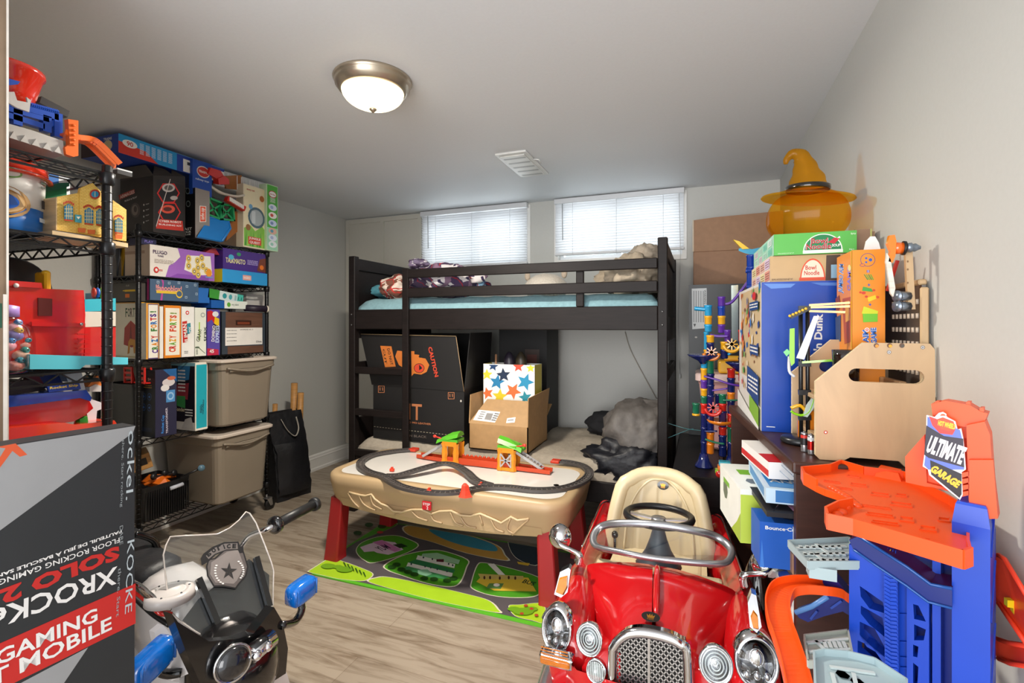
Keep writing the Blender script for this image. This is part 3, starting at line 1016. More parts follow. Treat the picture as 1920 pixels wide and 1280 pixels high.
# ---- third shelf
def spine(label, p0, p1, h, base, art, ry=0, name='game_box', dep=.28, X=RX + .02, z=None):
    return shelf_box(name, label, 'box', p0, p1, S2[2] if z is None else z, h, dep, K(base), art, X=X, ry=ry)


CF = [K(c) for c in ('5b3a8f', '3f7f3a', 'e08a1e', '2f6fb5', 'c9372c')]


def art(mb, w, d, h):
    mb.face('left', w, d, h); mb.Q(.02, .02, .98, .98, K('e9e2cd'))
    mb.Q(.02, .02, .98, .05, K('c9b98f'))
    mb.X('FORTS!', .72, .82, .16, K('3c4a35'), w=.5, cols=[K('3a5a3a'), K('44533c'), K('5a4034')])
    mb.P([(.42, .25), (.45, .55), (.66, .68), (.9, .56), (.92, .28), (.7, .2)], K('a8352c')); mb.P([(.6, .22), (.66, .66), (.72, .22)], K('7a2220'))
    mb.P([(.55, .08), (.58, .3), (.64, .36), (.8, .34), (.84, .1), (.76, .1), (.74, .24), (.64, .24), (.62, .1)], K('c88a2c')); mb.E(.92, .62, .03, .04, K('4a5a4a')); mb.P([(.9, .3), (.9, .6), (.96, .6), (.98, .3)], K('4a5a4a'))
    mb.face('front', w, d, h); mb.Q(0, 0, 1, 1, K('dfa41c')); mb.lines(.3, .1, .7, .9, 12, K('c9511c'), 4)


spine('yellow-edged fort building box showing a red tent, at the near end of the third shelf', 264.5, 273, .30, 'dfa41c', art, dep=.24, X=RX - .02)


def art(mb, w, d, h):
    mb.face('front', w, d, h); mb.Q(.0, .0, 1, 1, K('e9a23a')); mb.Q(.14, .0, .95, .985, K('5b4a78')); mb.Q(.18, .02, .9, .97, K('f4efe2'))
    mb.XP('CRAZY FORTS!', (291, 662), (286.5, 581), 12, BK_, .05, CF)


spine('white fort building box with purple frame and multicoloured lettering, second box from the near post', 274, 298, .295, 'f1ebdd', art)
spine('plain white slim box between the two fort building boxes', 299.5, 306, .28, 'f1eee8', None)


def art(mb, w, d, h):
    mb.face('front', w, d, h); mb.Q(.0, .0, 1, 1, K('e98a22')); mb.Q(.08, .05, .92, .95, K('f5efdf'))
    mb.XP('CRAZY FORTS!', (323, 660), (325, 584), 13, BK_, .05, [K('d8502a'), K('c9372c'), K('6ea83a'), K('e0a01e'), K('d8502a'), K('7a9a3a')])


spine('orange-framed fort building box with red and green lettering, right of the slim white box', 307.5, 339, .287, 'e98a22', art)


def art(mb, w, d, h):
    mb.face('front', w, d, h)
    mb.P([(.1, .28), (.48, .3), (.42, .72), (.05, .7)], K('c9302a')); mb.XP('HUMAN', (351, 645), (346, 607), 8, WH)
    mb.P([(.45, .45), (.75, .47), (.7, .68), (.4, .66)], K('2f8fa0')); mb.XP('BODY', (359, 633), (356, 612), 6, WH)
    mb.E(.45, .88, .14, .04, RD); mb.E(.45, .88, .08, .022, WH); mb.lines(.2, .06, .5, .12, 2, K('55555a'), 2)


spine('white science kit box with red and teal slanted lettering, right of the orange-framed box', 340.5, 364, .283, 'f3f1ec', art)


def art(mb, w, d, h):
    mb.face('front', w, d, h); mb.Q(.02, 0, .98, 1, K('e8ebdd')); mb.Q(.34, .33, .44, .7, K('a9c94a'))
    mb.XP('GRAVI', (371, 640), (375, 618), 7, K('25302a')); mb.XP('trax', (384, 640), (384, 612), 5, K('3a463e'))
    mb.E(.7, .85, .2, .05, K('a3a9a0')); mb.E(.7, .85, .13, .03, K('e8ebdd')); mb.E(.2, .18, .2, .02, K('5f6f5a')); mb.P([(.3, .17), (.9, .04), (.9, .055), (.3, .19)], K('5f6f5a')); mb.lines(.1, .03, .25, .14, 4, K('333333'), 7)


spine('pale green-tinted marble track box with lime stripe, between two printed box spines', 365.5, 386.5, .28, 'eceee4', art)


def art(mb, w, d, h):
    mb.face('front', w, d, h); mb.Q(0, 0, 1, 1, K('5b4ba6')); mb.P([(0, 0), (.9, 0), (.9, .12), (.0, .16)], K('c42a4a'))
    mb.P([(.0, .72), (.35, .78), (.6, .66), (.7, .9), (.3, .98), (0, .95)], K('c9232c')); mb.P([(.5, .62), (.95, .6), (.95, .8), (.6, .84)], K('ecc51e')); mb.E(.65, .9, .25, .06, K('e8e8ea'))
    mb.P([(.4, .55), (.9, .52), (.95, .62), (.5, .7)], K('2a2346'))
    mb.XP('DOMINO', (399, 640), (401, 610), 6, WH); mb.XP('EXPRESS', (407, 642), (408, 610), 7, K('cfe0f7')); mb.X('45', .35, .09, .08, WH)


spine('purple, red and yellow domino game box beside the dark wood-look box', 388.5, 412, .272, '5b4ba6', art)


def art(mb, w, d, h):
    wd = mat('wood', '6b4a3a')
    mb.face('left', w, d, h); mb.Q(0, 0, 1, 1, K('2a3038'))
    mb.face('front', w, d, h); mb.Q(0, .0, 1, 1, K('39424c')); mb.Q(.08, .62, .93, .99, wd); mb.Q(.3, .68, .66, .8, K('3a2018')); mb.Q(.34, .7, .62, .76, K('7a3a22'))
    mb.Q(.07, .2, .93, .62, K('efebe4')); mb.X('SHOPKINS NO. 5', .55, .575, .03, K('333333'), w=.3); mb.lines(.1, .25, .32, .58, 4, K('3a3a3a'), 8, .14); mb.X('Olivia', .84, .27, .05, K('222222'), w=.14)
    mb.P([(.12, .0), (.95, .0), (.95, .17), (.12, .18)], wd)


spine('dark wood-look craft box with a cream label, at the right end of the third shelf', 416, 497, .262, '39424c', art, name='craft_box', X=RX + .01)


def art(mb, w, d, h):
    mb.face('left', w, d, h); mb.Q(0, 0, 1, 1, K('1d1a2a')); mb.Q(.9, 0, .97, 1, K('b8307a'))
    mb.face('front', w, d, h); mb.Q(0, 0, 1, 1, K('46607e')); mb.P([(.2, 0), (.24, 0), (.27, .9), (.25, 1), (.22, 1), (.245, .8)], K('b8489a'))
    for x, y in ((.13, .8), (.35, .8), (.55, .85), (.72, .7), (.9, .8), (.93, .35), (.7, .15)): mb.Q(x, y, x + .05, y + .12, K('a9bccb')); mb.Q(x + .01, y + .03, x + .04, y + .09, K('46607e'))
    mb.Q(.12, .34, .62, .48, K('e7c23c')); mb.X('!fanooblox!', .37, .6, .3, K('f0a09a'), w=.52); mb.E(.58, .35, .07, .2, K('e7c23c')); mb.E(.58, .36, .055, .14, K('46607e'))


shelf_box('game_box', 'slate-blue block set box lying flat across the fort building boxes', 'box', 281, 372, S2[2] + .312, .112, .22, K('46607e'), art, X=-2.70)
carton('card_box', 'small plain blue box end tucked beside the slate-blue block set box', 'box', (-2.74, at(374, 1, X=-2.73).y, S2[2] + .31), .07, .15, .09, 90, K('2a6fc0'))
carton('game_box', 'green-topped white activity box tilted above the domino game box', 'box', (-2.74, at(392, 1, X=-2.73).y, S2[2] + .345), .24, .17, .055, 90, K('3f9a3a'),
       lambda mb, w, d, h: mb.face('front', w, d, h).Q(.3, 0, 1, 1, K('d6e7e6')).E(.45, .5, .06, .3, K('2f9aa0')).E(.62, .5, .05, .3, K('4fa8b0')).Q(.82, 0, 1, 1, K('4fc0b0')).X('1.1', .9, .5, .4, BK_).Q(.74, .2, .8, .8, K('9ac0c0')), ry=7)
carton('game_box', 'blue-ended white seed kit box under the green-topped box', 'box', (-2.73, at(396, 1, X=-2.73).y, S2[2] + .282), .25, .17, .048, 90, K('1d5fae'),
       lambda mb, w, d, h: mb.face('front', w, d, h).Q(.35, 0, 1, 1, K('e9efe6')).E(.47, .5, .05, .3, K('5fae3a')).X('my plant', .65, .5, .35, K('6a7a6a'), w=.2))
mb = MB(); a = at(459, 570, X=-2.74); a.z = S2[2] + .29; b = Vector((-2.70, at(499, 1, X=-2.70).y, S2[2] + .286))
mb.tube([a, b], .022, K('2a2030'), 14)
mb.tube([b, b + (b - a).normalized() * .01], .0225, K('e6dccb'), 14)
one('poster_roll', mb, 'dark rolled tube with a pale end lying on the wood-look craft box', 'roll')
carton('card_box', 'off-white box standing at the back above the wood-look craft box', 'box', (-2.86, at(462, 1, X=-2.86).y, S2[2] + .27), .17, .1, .12, 90, K('d9d5cf'))
carton('toy_syringe_box', 'dark box printed with a yellow syringe, on top of the tent-picture fort box', 'box', (-2.735, at(263, 1, X=-2.735).y - .0, S2[2] + .305), .05, .25, .1, 90, K('4a4640'),
       lambda mb, w, d, h: mb.face('left', w, d, h).Q(.5, .52, .85, .62, YE).Q(.44, .55, .5, .6, YE).Q(.85, .56, .95, .59, YE).Q(.52, .2, .66, .4, OR).X('OUR', .6, .84, .1, K('b5b0a4')))

# ---- lower shelves: two dark boxes, totes, bin
def art(mb, w, d, h):
    mb.face('left', w, d, h); mb.Q(.02, .02, .98, .98, K('15181f'))
    for i, (x, y) in enumerate(((.3, .6), (.65, .6), (.3, .44), (.65, .44))): mb.E(x, y, .13, .055, K('2a4a78')); mb.E(x, y, .1, .042, K('15181f')); mb.X('+', x, y, .04, K('3f7ad0'))
    mb.X('206   5+', .45, .86, .04, K('c9c1b0'), w=.6); mb.lines(.15, .72, .8, .78, 2, K('a8823c'), 3); mb.lines(.1, .08, .8, .14, 3, K('2a3a5a'), 3)
    mb.face('front', w, d, h); mb.Q(0, 0, 1, 1, K('2b2b45')); mb.P([(.35, 1), (1, 1), (1, .8)], K('24609a'))
    mb.E(.62, .8, .3, .06, K('d9cfd0')); mb.E(.45, .72, .2, .05, K('e9e4e2')); mb.E(.75, .86, .2, .03, K('c96a4a')); mb.Q(.5, .5, .92, .68, K('4f8fc9')); mb.E(.71, .59, .16, .06, K('9fc4e6')); mb.E(.71, .59, .1, .035, K('4f8fc9'))
    mb.XP('Rocket Cap', (305, 812), (306, 778), 6, K('3f8fe0')); mb.XP('TRANSFORMER', (313, 812), (312, 764), 4, K('cfc9d8'))


shelf_box('toy_box', 'black and navy toy box with blue vertical lettering, on the shelf beside the upper tote', 'box', 291, 331, S2[1], .36, .13, K('1a1d28'), art, X=-2.70)


def art(mb, w, d, h):
    mb.face('left', w, d, h); mb.Q(.02, .0, .98, .98, K('1a1622')); mb.Q(.0, .0, 1, .12, K('cfcac4')); mb.Q(.0, .95, 1, 1, K('7fb5c4'))
    mb.P([(.2, .7), (.75, .75), (.8, .95), (.3, .95)], K('2f6fa0')); mb.P([(.2, .5), (.7, .45), (.75, .7), (.2, .66)], K('8f2f3a')); mb.P([(.25, .35), (.6, .32), (.6, .5), (.25, .5)], K('3a8a4a'))
    mb.lines(.3, .55, .6, .9, 7, K('d9d4cf'), 4); mb.X('Wonder', .35, .3, .06, K('d9c8a8'), w=.5); mb.lines(.6, .2, .9, .32, 3, WH, 5); mb.P([(.45, .02), (.95, .02), (.85, .2), (.6, .16)], K('b9b5b2'))
    mb.face('front', w, d, h); mb.Q(.0, .0, 1, 1, K('ece4d4')); mb.Q(.08, .03, .94, .97, K('1fa7b8'))
    mb.XP('stabilo', (376, 774), (377, 758), 5, K('1c2c3a')); mb.XP('manufaktur', (380, 776), (381, 748), 3, K('1c2c3a'))


shelf_box('toy_box', 'turquoise-fronted box with a white edge, leaning against the upper tote', 'box', 366, 389, S2[1], .385, .20, K('e6dfd2'), art, X=-2.665, ry=0)


def tote(c0, z0, h, label, y0, y1, x0, x1):
    t = T('storage_tote', label, 'storage tote', ((x0 + x1) / 2, (y0 + y1) / 2, z0))
    tm = mat('plastic', '8d8171', .35); lm = mat('plastic', 'cdbfb1', .3)
    mb = MB()
    rings = []
    for z, k in ((z0, .035), (z0 + .012, .022), (z0 + h * .82, .004), (z0 + h * .84, -.004), (z0 + h * .95, -.006)):
        rings.append(ring_rect(x0 + k, y0 + k, x1 - k, y1 - k, z, .045))
    mb.loft(rings, tm, False)
    mb.box(x1 + .004, y0 + .05, z0 + h * .80, x1 + .012, y1 - .05, z0 + h * .835, tm, .003, 1)
    part('tub', mb, t)
    mb = MB()
    rings = [ring_rect(x0 - k, y0 - k, x1 + k, y1 + k, z, .05) for z, k in ((z0 + h * .94, .010), (z0 + h * .95, .02), (z0 + h * .975, .02), (z0 + h * .99, .012), (z0 + h * .99, -.03), (z0 + h * .965, -.036))]
    mb.loft(rings, lm, False); part('lid', mb, t, 'paler beige lid')
    for s in (0,):
        mb = MB(); hy = (y0 + y1) / 2
        mb.tube(spline([(x1 + .012, y0 + .03, z0 + h * .86), (x1 + .022, hy, z0 + h * .80), (x1 + .012, y1 - .03, z0 + h * .86)], 6), .007, tm, 6)
        part('rim_lip', mb, t)
    return t


c = at(396, 951, Z=.2)
tote(c, .199, .42, 'taupe plastic storage tote with beige lid on the bottom of the far rack', 2.02, 2.40, -3.05, -2.575)
tote(c, .652, .40, 'taupe plastic storage tote with beige lid on the second shelf, above the other tote', 2.04, 2.43, -3.05, -2.57)
# ribbed black bin with orange toys
t = T('storage_bin', 'black ribbed plastic bin on the lowest shelf of the far rack beside the tote', 'bin', (-2.86, 1.82, S2[0]))
mb = MB(); bm_ = mat('plastic', '17171a')
bx0, by0, bx1, by1 = -3.02, 1.715, -2.735, 1.98
rings = [ring_rect(bx0 + k, by0 + k, bx1 - k, by1 - k, z, .02) for z, k in ((S2[0] + .002, .02), (S2[0] + .19, .0), (S2[0] + .19, .006), (S2[0] + .02, .026))]
mb.loft(rings, bm_, False, True, False)
mb.box(bx0 + .02, by0 + .02, S2[0] + .002, bx1 - .02, by1 - .02, S2[0] + .01, bm_)
for k in range(20): mb.box(bx1 - .006, by0 + .02 + k * .012, S2[0] + .01, bx1 - .0, by0 + .025 + k * .012, S2[0] + .165, bm_)
part('tub', mb, t)
mb = MB(); mb.tube([(bx1 + .001, 1.86, S2[0] + .15), (bx1 + .003, 1.93, S2[0] + .155)], .011, mat('plastic', 'c9ccd6'), 8); part('handle_hole', mb, t, 'light toys showing through the handle hole')
orp = mat('plastic', 'e8701a')
mb = MB()
c = Vector((-2.84, 1.85, S2[0] + .165))
mb.loft([[c + Vector((x, y * k, z * k)) for y, z in ((-.03, 0), (.03, 0), (.035, .02), (.0, .05), (-.035, .02))] for x, k in ((-.09, .5), (-.05, 1), (.03, 1.2), (.08, .9), (.1, .4))], orp, False)
mb.tube([c + Vector((.02, -.07, .02)), c + Vector((.04, 0, .045)), c + Vector((.03, .09, .02))], [.008, .018, .007], orp, 6)
one('toy_vehicle', mb, 'orange toy vehicle with black wheels heaped in the black ribbed bin', 'toy')
mb = MB()
for i, (y, z) in enumerate(((-.04, .06), (.02, .065), (.07, .05))): mb.lathe([(.0, -.008), (.016, -.008), (.018, 0), (.016, .008), (0, .008)], c + Vector((.05, y, z)), mat('plastic', '1c1c1e'), axis=(1, .3, .2), seg=12)
mb.bar(c + Vector((.05, -.04, .06)), c + Vector((.05, .07, .05)), .008, .008, mat('plastic', '2c2c2e'))
one('toy_axle', mb, 'black three-wheeled toy axle lying on the orange toy in the bin', 'toy')
# wooden shape sorter
M = place((-2.90, 1.73, S2[0] + .235), 62, 0, -14)
wd = mat('wood', 'b9874a')
mb = MB(M); mb.box(0, 0, 0, .13, .17, .085, wd, .003, 1)
mb.face('front', .13, .17, .085).E(.25, .5, .13, .2, mat('plastic', '1a120c'), 6).P([(.6, .3), (.85, .3), (.85, .75), (.6, .75)], mat('plastic', '1a120c'))
mb.face('right', .13, .17, .085)
for k in range(4): mb.Q(.15 + k * .2, .35, .25 + k * .2, .95, mat('plastic', '3a2614'))
one('shape_sorter', mb, 'golden wooden shape sorter box tilted on top of the toys in the black bin', 'toy')
mb = MB(); p = at(338, 895, X=-2.72); q = at(377, 877, X=-2.66)
mb.tube([p, q], .006, mat('plastic', '111113'), 6); mb.lathe([(.0, 0), (.018, 0), (.018, .01), (0, .012)], q, mat('plastic', '5a7a8c'), axis=(1, -.4, .2), seg=14)
one('pogo_handle', mb, 'black rod with a round grey-blue cap poking out in front of the lower tote', 'toy part')

# bin with red toy chairs
t = T('storage_bin', 'plain black bin glimpsed between the two racks, holding red toy chairs', 'bin', (-2.90, 1.78, S2[1]))
mb = MB(); rings = [ring_rect(-3.03 + k, 1.71 + k, -2.79 - k, 1.86 - k, z, .02) for z, k in ((S2[1] + .002, .015), (S2[1] + .27, 0), (S2[1] + .27, -.008), (S2[1] + .285, -.008), (S2[1] + .285, .004), (S2[1] + .02, .02))]
mb.loft(rings, mat('plastic', '1b1b1d'), False); part('tub', mb, t)
for i in range(2):
    mb = MB(); rp = mat('plastic', 'd92a22'); o = Vector((-2.80 - i * .10, 1.73, S2[1] + .288))
    for x in (0, .06):
        mb.bar(o + Vector((x, 0, 0)), o + Vector((x, 0, .085)), .008, .008, rp); mb.bar(o + Vector((x, .05, 0)), o + Vector((x, .03, .085)), .008, .008, rp)
    for z in (.03, .055, .08): mb.bar(o + Vector((-.005, 0, z)), o + Vector((.065, 0, z)), .006, .012, rp)
    mb.box(o.x - .004, o.y, o.z + .0, o.x + .064, o.y + .05, o.z + .006, rp)
    one('toy_chair', mb, ('red slatted toy chair on the black bin, nearer the near rack post', 'red slatted toy chair on the black bin, further back')[i], 'toy chair', 'red toy chairs on the bin')

# ---- black folding bag with wooden rolls, beside the totes
bag = T('tote_bag', 'tall black fabric bag with pale handle, on the floor left of the bunk bed', 'bag', (-2.62, 2.78, 0))
mb = MB()
fb = mat('fabric', '17171b', .5)
A, B = Vector((-2.80, 2.60, 0)), Vector((-2.50, 2.80, 0))   # front edge, left to right
A, B = at(520, 943, Z=0), at(583, 923, Z=0)
top = .625
nrm = Vector((-(B - A).y, (B - A).x, 0)).normalized() * .16
def bagp(u, v):
    p = A.lerp(B, u) + Vector((0, 0, top * v)) - (B - A).normalized() * .055 * v * v
    s = sin(u * PI) * sin(v * PI)
    return p - nrm * (.12 * s + .0) + nrm * (.25 * v * v) + Vector((jig((u * 5, v * 6, 1), .012), jig((u * 5, v * 6, 4), .012), 0))
mb.grid(bagp, 14, 20, fb); mb.grid(lambda u, v: bagp(1 - u, v) + nrm * (1 - .5 * v), 14, 20, fb)
for uu in (0, 1):
    mb.grid(lambda u, v: bagp(uu, v) + nrm * (u if uu else 1 - u) * (1 - .5 * v), 2, 20, fb)
part('body', mb, bag)
mb = MB(); mb.grid(lambda u, v: bagp(.02 + .93 * u, .08 + .58 * v) - nrm * (.10 + .10 * sin(u * PI) + .03 * sin(v * 9)), 10, 12, fb); part('pocket', mb, bag)
mb = MB(); hp = [bagp(.28, .93), bagp(.42, .8), bagp(.6, .72), bagp(.72, .8), bagp(.75, .93)]
mb.tube(spline([p - nrm * .12 for p in hp], 5), .007, mat('fabric', 'a8a196'), 6, flat=.4); part('handle', mb, bag, 'pale webbing handle')
wr = mat('wood', 'c08b4e')
for i, (px, y0_, y1_, r_) in enumerate(((549, 775, 718, .024), (561, 770, 736, .022), (513, 775, 757, .018))):
    mb = MB(); c0 = at(px, y0_, Y=2.86 - .1 * (i == 2)); c1 = at(px + 3, y1_, Y=2.86 - .1 * (i == 2)); c0.z -= .25
    mb.tube([c0, c1], r_, wr, 12)
    one('wooden_roll', mb, ('tallest tan wooden roll standing in the black bag', 'shorter tan wooden roll at the right in the black bag', 'pale stub of a roll at the left edge of the black bag')[i], 'roll', 'rolls in the black bag')
# ================================================================ near rack: plastic toys, seen through its end
def pp(mb, pts, X, t, m):
    """outline traced on the plane X, given thickness t away from the room"""
    mb.slab([at(*p, X=X) for p in pts], t, m, (-1, 0, 0))


PL = lambda h, r=None: mat('plastic', h, r)
NX = -1.60
# top of the rack
mb = MB(); pp(mb, [(-60, 205), (14, 231), (60, 244), (118, 264), (121, 292), (60, 272), (-60, 232)], NX, .20, PL('bdb9b4'))
for k in range(5): pp(mb, [(18 + k * 21, 258 + k * 6.5), (26 + k * 21, 246 + k * 7), (34 + k * 21, 263 + k * 6.7)], NX + .006, .007, PL('c8c4bf'))
one('toy_track_block', mb, 'pale grey plastic track block with zigzag ribs, on top of the near rack', 'toy part')
t = T('toy_track_tower', 'blue lattice toy track tower standing on the pale grey base on the near rack', 'toy track', at(60, 240, X=NX - .05))
bl_ = PL('1d4fb8')
for k, (a, b, w) in enumerate((((-40, 176), (106, 219), .022), ((-40, 190), (88, 226), .012), ((-40, 200), (80, 238), .014))):
    mb = MB(); mb.bar(at(*a, X=NX - .03), at(*b, X=NX - .03), .02, w, bl_); part('beam', mb, t)
for k, (x, y0_, y1_) in enumerate(((30, 206, 235), (85, 218, 248), (106, 213, 258))):
    mb = MB(); mb.bar(at(x, y0_, X=NX - .03), at(x, y1_, X=NX - .03), .018, .02, bl_, up=(1, 0, 0)); part('upright', mb, t)
mb = MB(); mb.bar(at(106, 224, X=NX - .03), at(86, 240, X=NX - .03), .012, .01, bl_); part('brace', mb, t)
mb = MB(); a, b = at(55, 204, X=NX - .03), at(104, 217, X=NX - .03)
for k in range(14): mb.bar(a.lerp(b, k / 13), a.lerp(b, k / 13) + Vector((.012, 0, .012)), .003, .01, PL('2b66d6'))
part('rack_teeth', mb, t)
bk_c = at(8, 190, X=NX - .02)
t = T('toy_bucket', 'glossy red toy bucket with a blue shape, highest item on the near rack', 'bucket', bk_c)
c = at(6, 196, X=NX - .06)
mb = MB(); mb.lathe([(.05, 0), (.062, .03), (.075, .08), (.08, .085), (.08, .095), (.074, .095)], c, mat('gloss', 'd9301c'), seg=28)
part('bucket', mb, t)
mb = MB(); pp(mb, [(-10, 144), (12, 146), (38, 153), (34, 158), (12, 160), (-10, 158)], NX + .03, .004, PL('2a55c0')); part('blue_panel', mb, t)
mb = MB()
pp(mb, [(12, 172), (27, 172), (32, 188), (52, 192), (50, 182), (58, 188), (55, 210), (32, 202), (12, 190)], NX + .028, .006, PL('d5d0cd')); part('bracket', mb, t, 'pale grey bracket')
mb = MB(); mb.bar(at(56, 192, X=NX - .12), at(109, 219, X=NX - .12), .1, .02, PL('3b3a3a')); one('flat_case', mb, 'dark flat case lying behind the blue track tower on the near rack', 'case')
og = PL('ef6a1a')
mb = MB(); pp(mb, [(128, 223), (147, 226), (147, 292), (138, 294), (124, 289), (122, 276), (131, 270)], NX + .01, .018, og)
for k in range(5): mb.ball(at(138, 235 + k * 9, X=NX + .012), .004, .004, .004, og, 8, 6)
one('toy_track_piece', mb, 'upright orange track stand with small knobs on the near rack', 'toy track')
mb = MB()
path = spline([at(112, 252, X=NX - .02), at(135, 262, X=NX - .02), at(163, 266, X=NX - .02), at(180, 276, X=NX - .01), at(216, 312, X=NX + .01)], 6)
for p, q in zip(path, path[1:]):
    mb.bar(p, q, .045, .006, og)
    for s in (-1, 1):
        o = Vector((s * .0225, 0, .005)); mb.bar(p + o, q + o, .005, .014, og)
one('toy_track_piece', mb, 'long orange track bending down towards the near rack post', 'toy track')
mb = MB(); a = at(226, 322, X=NX); mb.box(a.x - .04, a.y - .02, a.z - .012, a.x + .02, a.y + .02, a.z, PL('2a2a2c')); mb.box(a.x - .04, a.y - .02, a.z, a.x + .02, a.y + .02, a.z + .004, PL('c9c9c9'))
one('track_clamp', mb, 'small black clamp with a pale top at the foot of the long orange track', 'toy part')
# second shelf of the near rack
Z2 = 1.484
t = T('track_pail', 'large round pail, white over blue with red rim, on the near rack', 'pail', (-1.72, .69, Z2))
c = Vector((-1.705, .705, Z2))
k_ = lambda h: mat('print', h, .3)
c0 = c; mb = MB()
mb.lathe([(.092, 0), (.096, .004), (.098, .068)], c, k_('2a74c8'), seg=36); mb.lathe([(.098, .068), (.101, .168)], c, k_('ecebe6'), seg=36)
def onround(a0, z0, a1, z1, r, m):
    n = 10
    mb.grid(lambda u, v: c + Vector((cos(R(a0 + (a1 - a0) * u)) * r, sin(R(a0 + (a1 - a0) * u)) * r, (z0 + (z1 - z0) * v) * .73)), n, 1, m)
def ringpic(a, z, ra, rz, m, r):
    n = 24
    vs = [c + Vector((cos(R(a + ra * cos(q))) * r, sin(R(a + ra * cos(q))) * r, (z + rz * sin(q)) * .73)) for q in [2 * PI * i / n for i in range(n)]]
    mb.add(vs, [tuple(range(n))], m)
for k, (ra, rz, col) in enumerate(((40, .058, 'c9a06a'), (34, .046, 'b88a50'), (31, .041, 'd6b07c'), (24, .03, '1e5fc0'))): ringpic(-20, .10, ra, rz, k_(col), .1005 + k * .0016)
onround(36, .19, 52, .20, .103, k_('6b7a6a')); onround(36, .175, 48, .18, .103, k_('9aa59a')); onround(34, .05, 56, .065, .102, k_('d8e6f5'))
ringpic(-10, .20, 18, .018, k_('7fae5a'), .103); ringpic(-10, .20, 15, .014, k_('efeee8'), .1045)
onround(38, .1, 46, .13, .103, k_('3a3a44'))
part('pail', mb, t)
mb = MB(); mb.lathe([(.100, .160), (.106, .162), (.107, .178), (.10, .184), (0, .184)], c, mat('gloss', 'd8381f'), seg=36); part('lid', mb, t, 'red lid')
mb = MB(); mb.tube([c + Vector((cos(R(a)) * .109, sin(R(a)) * .109, .128 + .024 * abs(cos(R(a - 20))) ** .5)) for a in range(-60, 75, 8)], .007, mat('gloss', 'd8381f'), 8, flat=.5); part('handle', mb, t, 'red handle')
t = T('toy_house', 'green plastic toy building with window grid, between the pail and yellow house', 'toy house', (-1.8, .83, Z2))
gp = PL('1e7a4e')
mb = MB(); pp(mb, [(84, 352), (106, 352), (125, 348), (125, 428), (84, 430)], -1.68, .10, gp)
pp(mb, [(84, 384), (125, 380), (125, 420), (84, 424)], -1.676, .004, PL('2f9a3c'))
part('walls', mb, t)
for i in range(2):
    for j in range(2):
        mb = MB(); x, y = 93 + i * 10, 392 + j * 15; pp(mb, [(x - 3, y - 5), (x + 3, y - 5), (x + 3, y + 5), (x - 3, y + 5)], -1.672, .004, PL('d9d2b0')); part('window', mb, t)
mb = MB(); pp(mb, [(84, 350), (110, 343), (130, 342), (130, 349), (106, 356), (84, 360)], -1.67, .12, PL('14573f')); part('roof', mb, t)
carton('card_box', 'small blue and white box behind the green toy building on the near rack', 'box', (-1.74, at(88, 1, X=-1.74).y, Z2 + .10), .055, .08, .10, 90, K('dfe6ee'), lambda mb, w, d, h: mb.face('front', w, d, h).Q(0, .3, .5, 1, K('2a6fc0')).Q(.55, .5, .75, .8, K('c9483a')).Q(.6, .1, .9, .4, K('8d8f95')))
# brick house
bm_ = bpy.data.materials.new('yellow_brick'); bm_.use_nodes = True
n_ = bm_.node_tree.nodes; br = n_.new('ShaderNodeTexBrick'); tc = n_.new('ShaderNodeTexCoord'); sp = n_.new('ShaderNodeSeparateXYZ'); cb = n_.new('ShaderNodeCombineXYZ')
br.inputs['Scale'].default_value = 60; br.inputs['Color1'].default_value = lin('e8c567'); br.inputs['Color2'].default_value = lin('dcb250'); br.inputs['Mortar'].default_value = lin('b78f3c')
lk = bm_.node_tree.links; lk.new(tc.outputs['Object'], sp.inputs[0]); lk.new(sp.outputs['Y'], cb.inputs['X']); lk.new(sp.outputs['Z'], cb.inputs['Y']); lk.new(cb.outputs[0], br.inputs['Vector']); lk.new(br.outputs[0], n_['Principled BSDF'].inputs['Base Color'])
HX = -1.585
t = T('toy_house', 'yellow brick wooden toy house with red-arched blue windows on the near rack', 'toy house', at(170, 455, X=HX))
mb = MB()
pp(mb, [(107, 369), (150, 361), (152, 352), (174, 343), (194, 364), (213, 376), (237, 393), (237, 452), (107, 431)], HX, .012, bm_)
pp(mb, [(150, 361), (152, 352), (174, 343), (193, 364), (193, 440), (150, 436)], HX + .006, .006, bm_)
part('facade', mb, t)
mb = MB(); mb.slab([at(105, 372, X=HX - .001), at(107, 369, X=HX), at(107, 431, X=HX), at(105, 431, X=HX)], .09, mat('wood', 'd9b98a'), (-1, 0, 0)); part('side_wall', mb, t)
mb = MB(); q = [at(98, 432, X=HX + .02), at(240, 456, X=HX + .02)]
mb.slab([q[0], q[1], q[1] + Vector((-.12, 0, 0)), q[0] + Vector((-.12, 0, 0))], -.012, mat('wood', 'd8b98c'), (0, 0, 1)); part('base_board', mb, t, 'pale wooden base board')
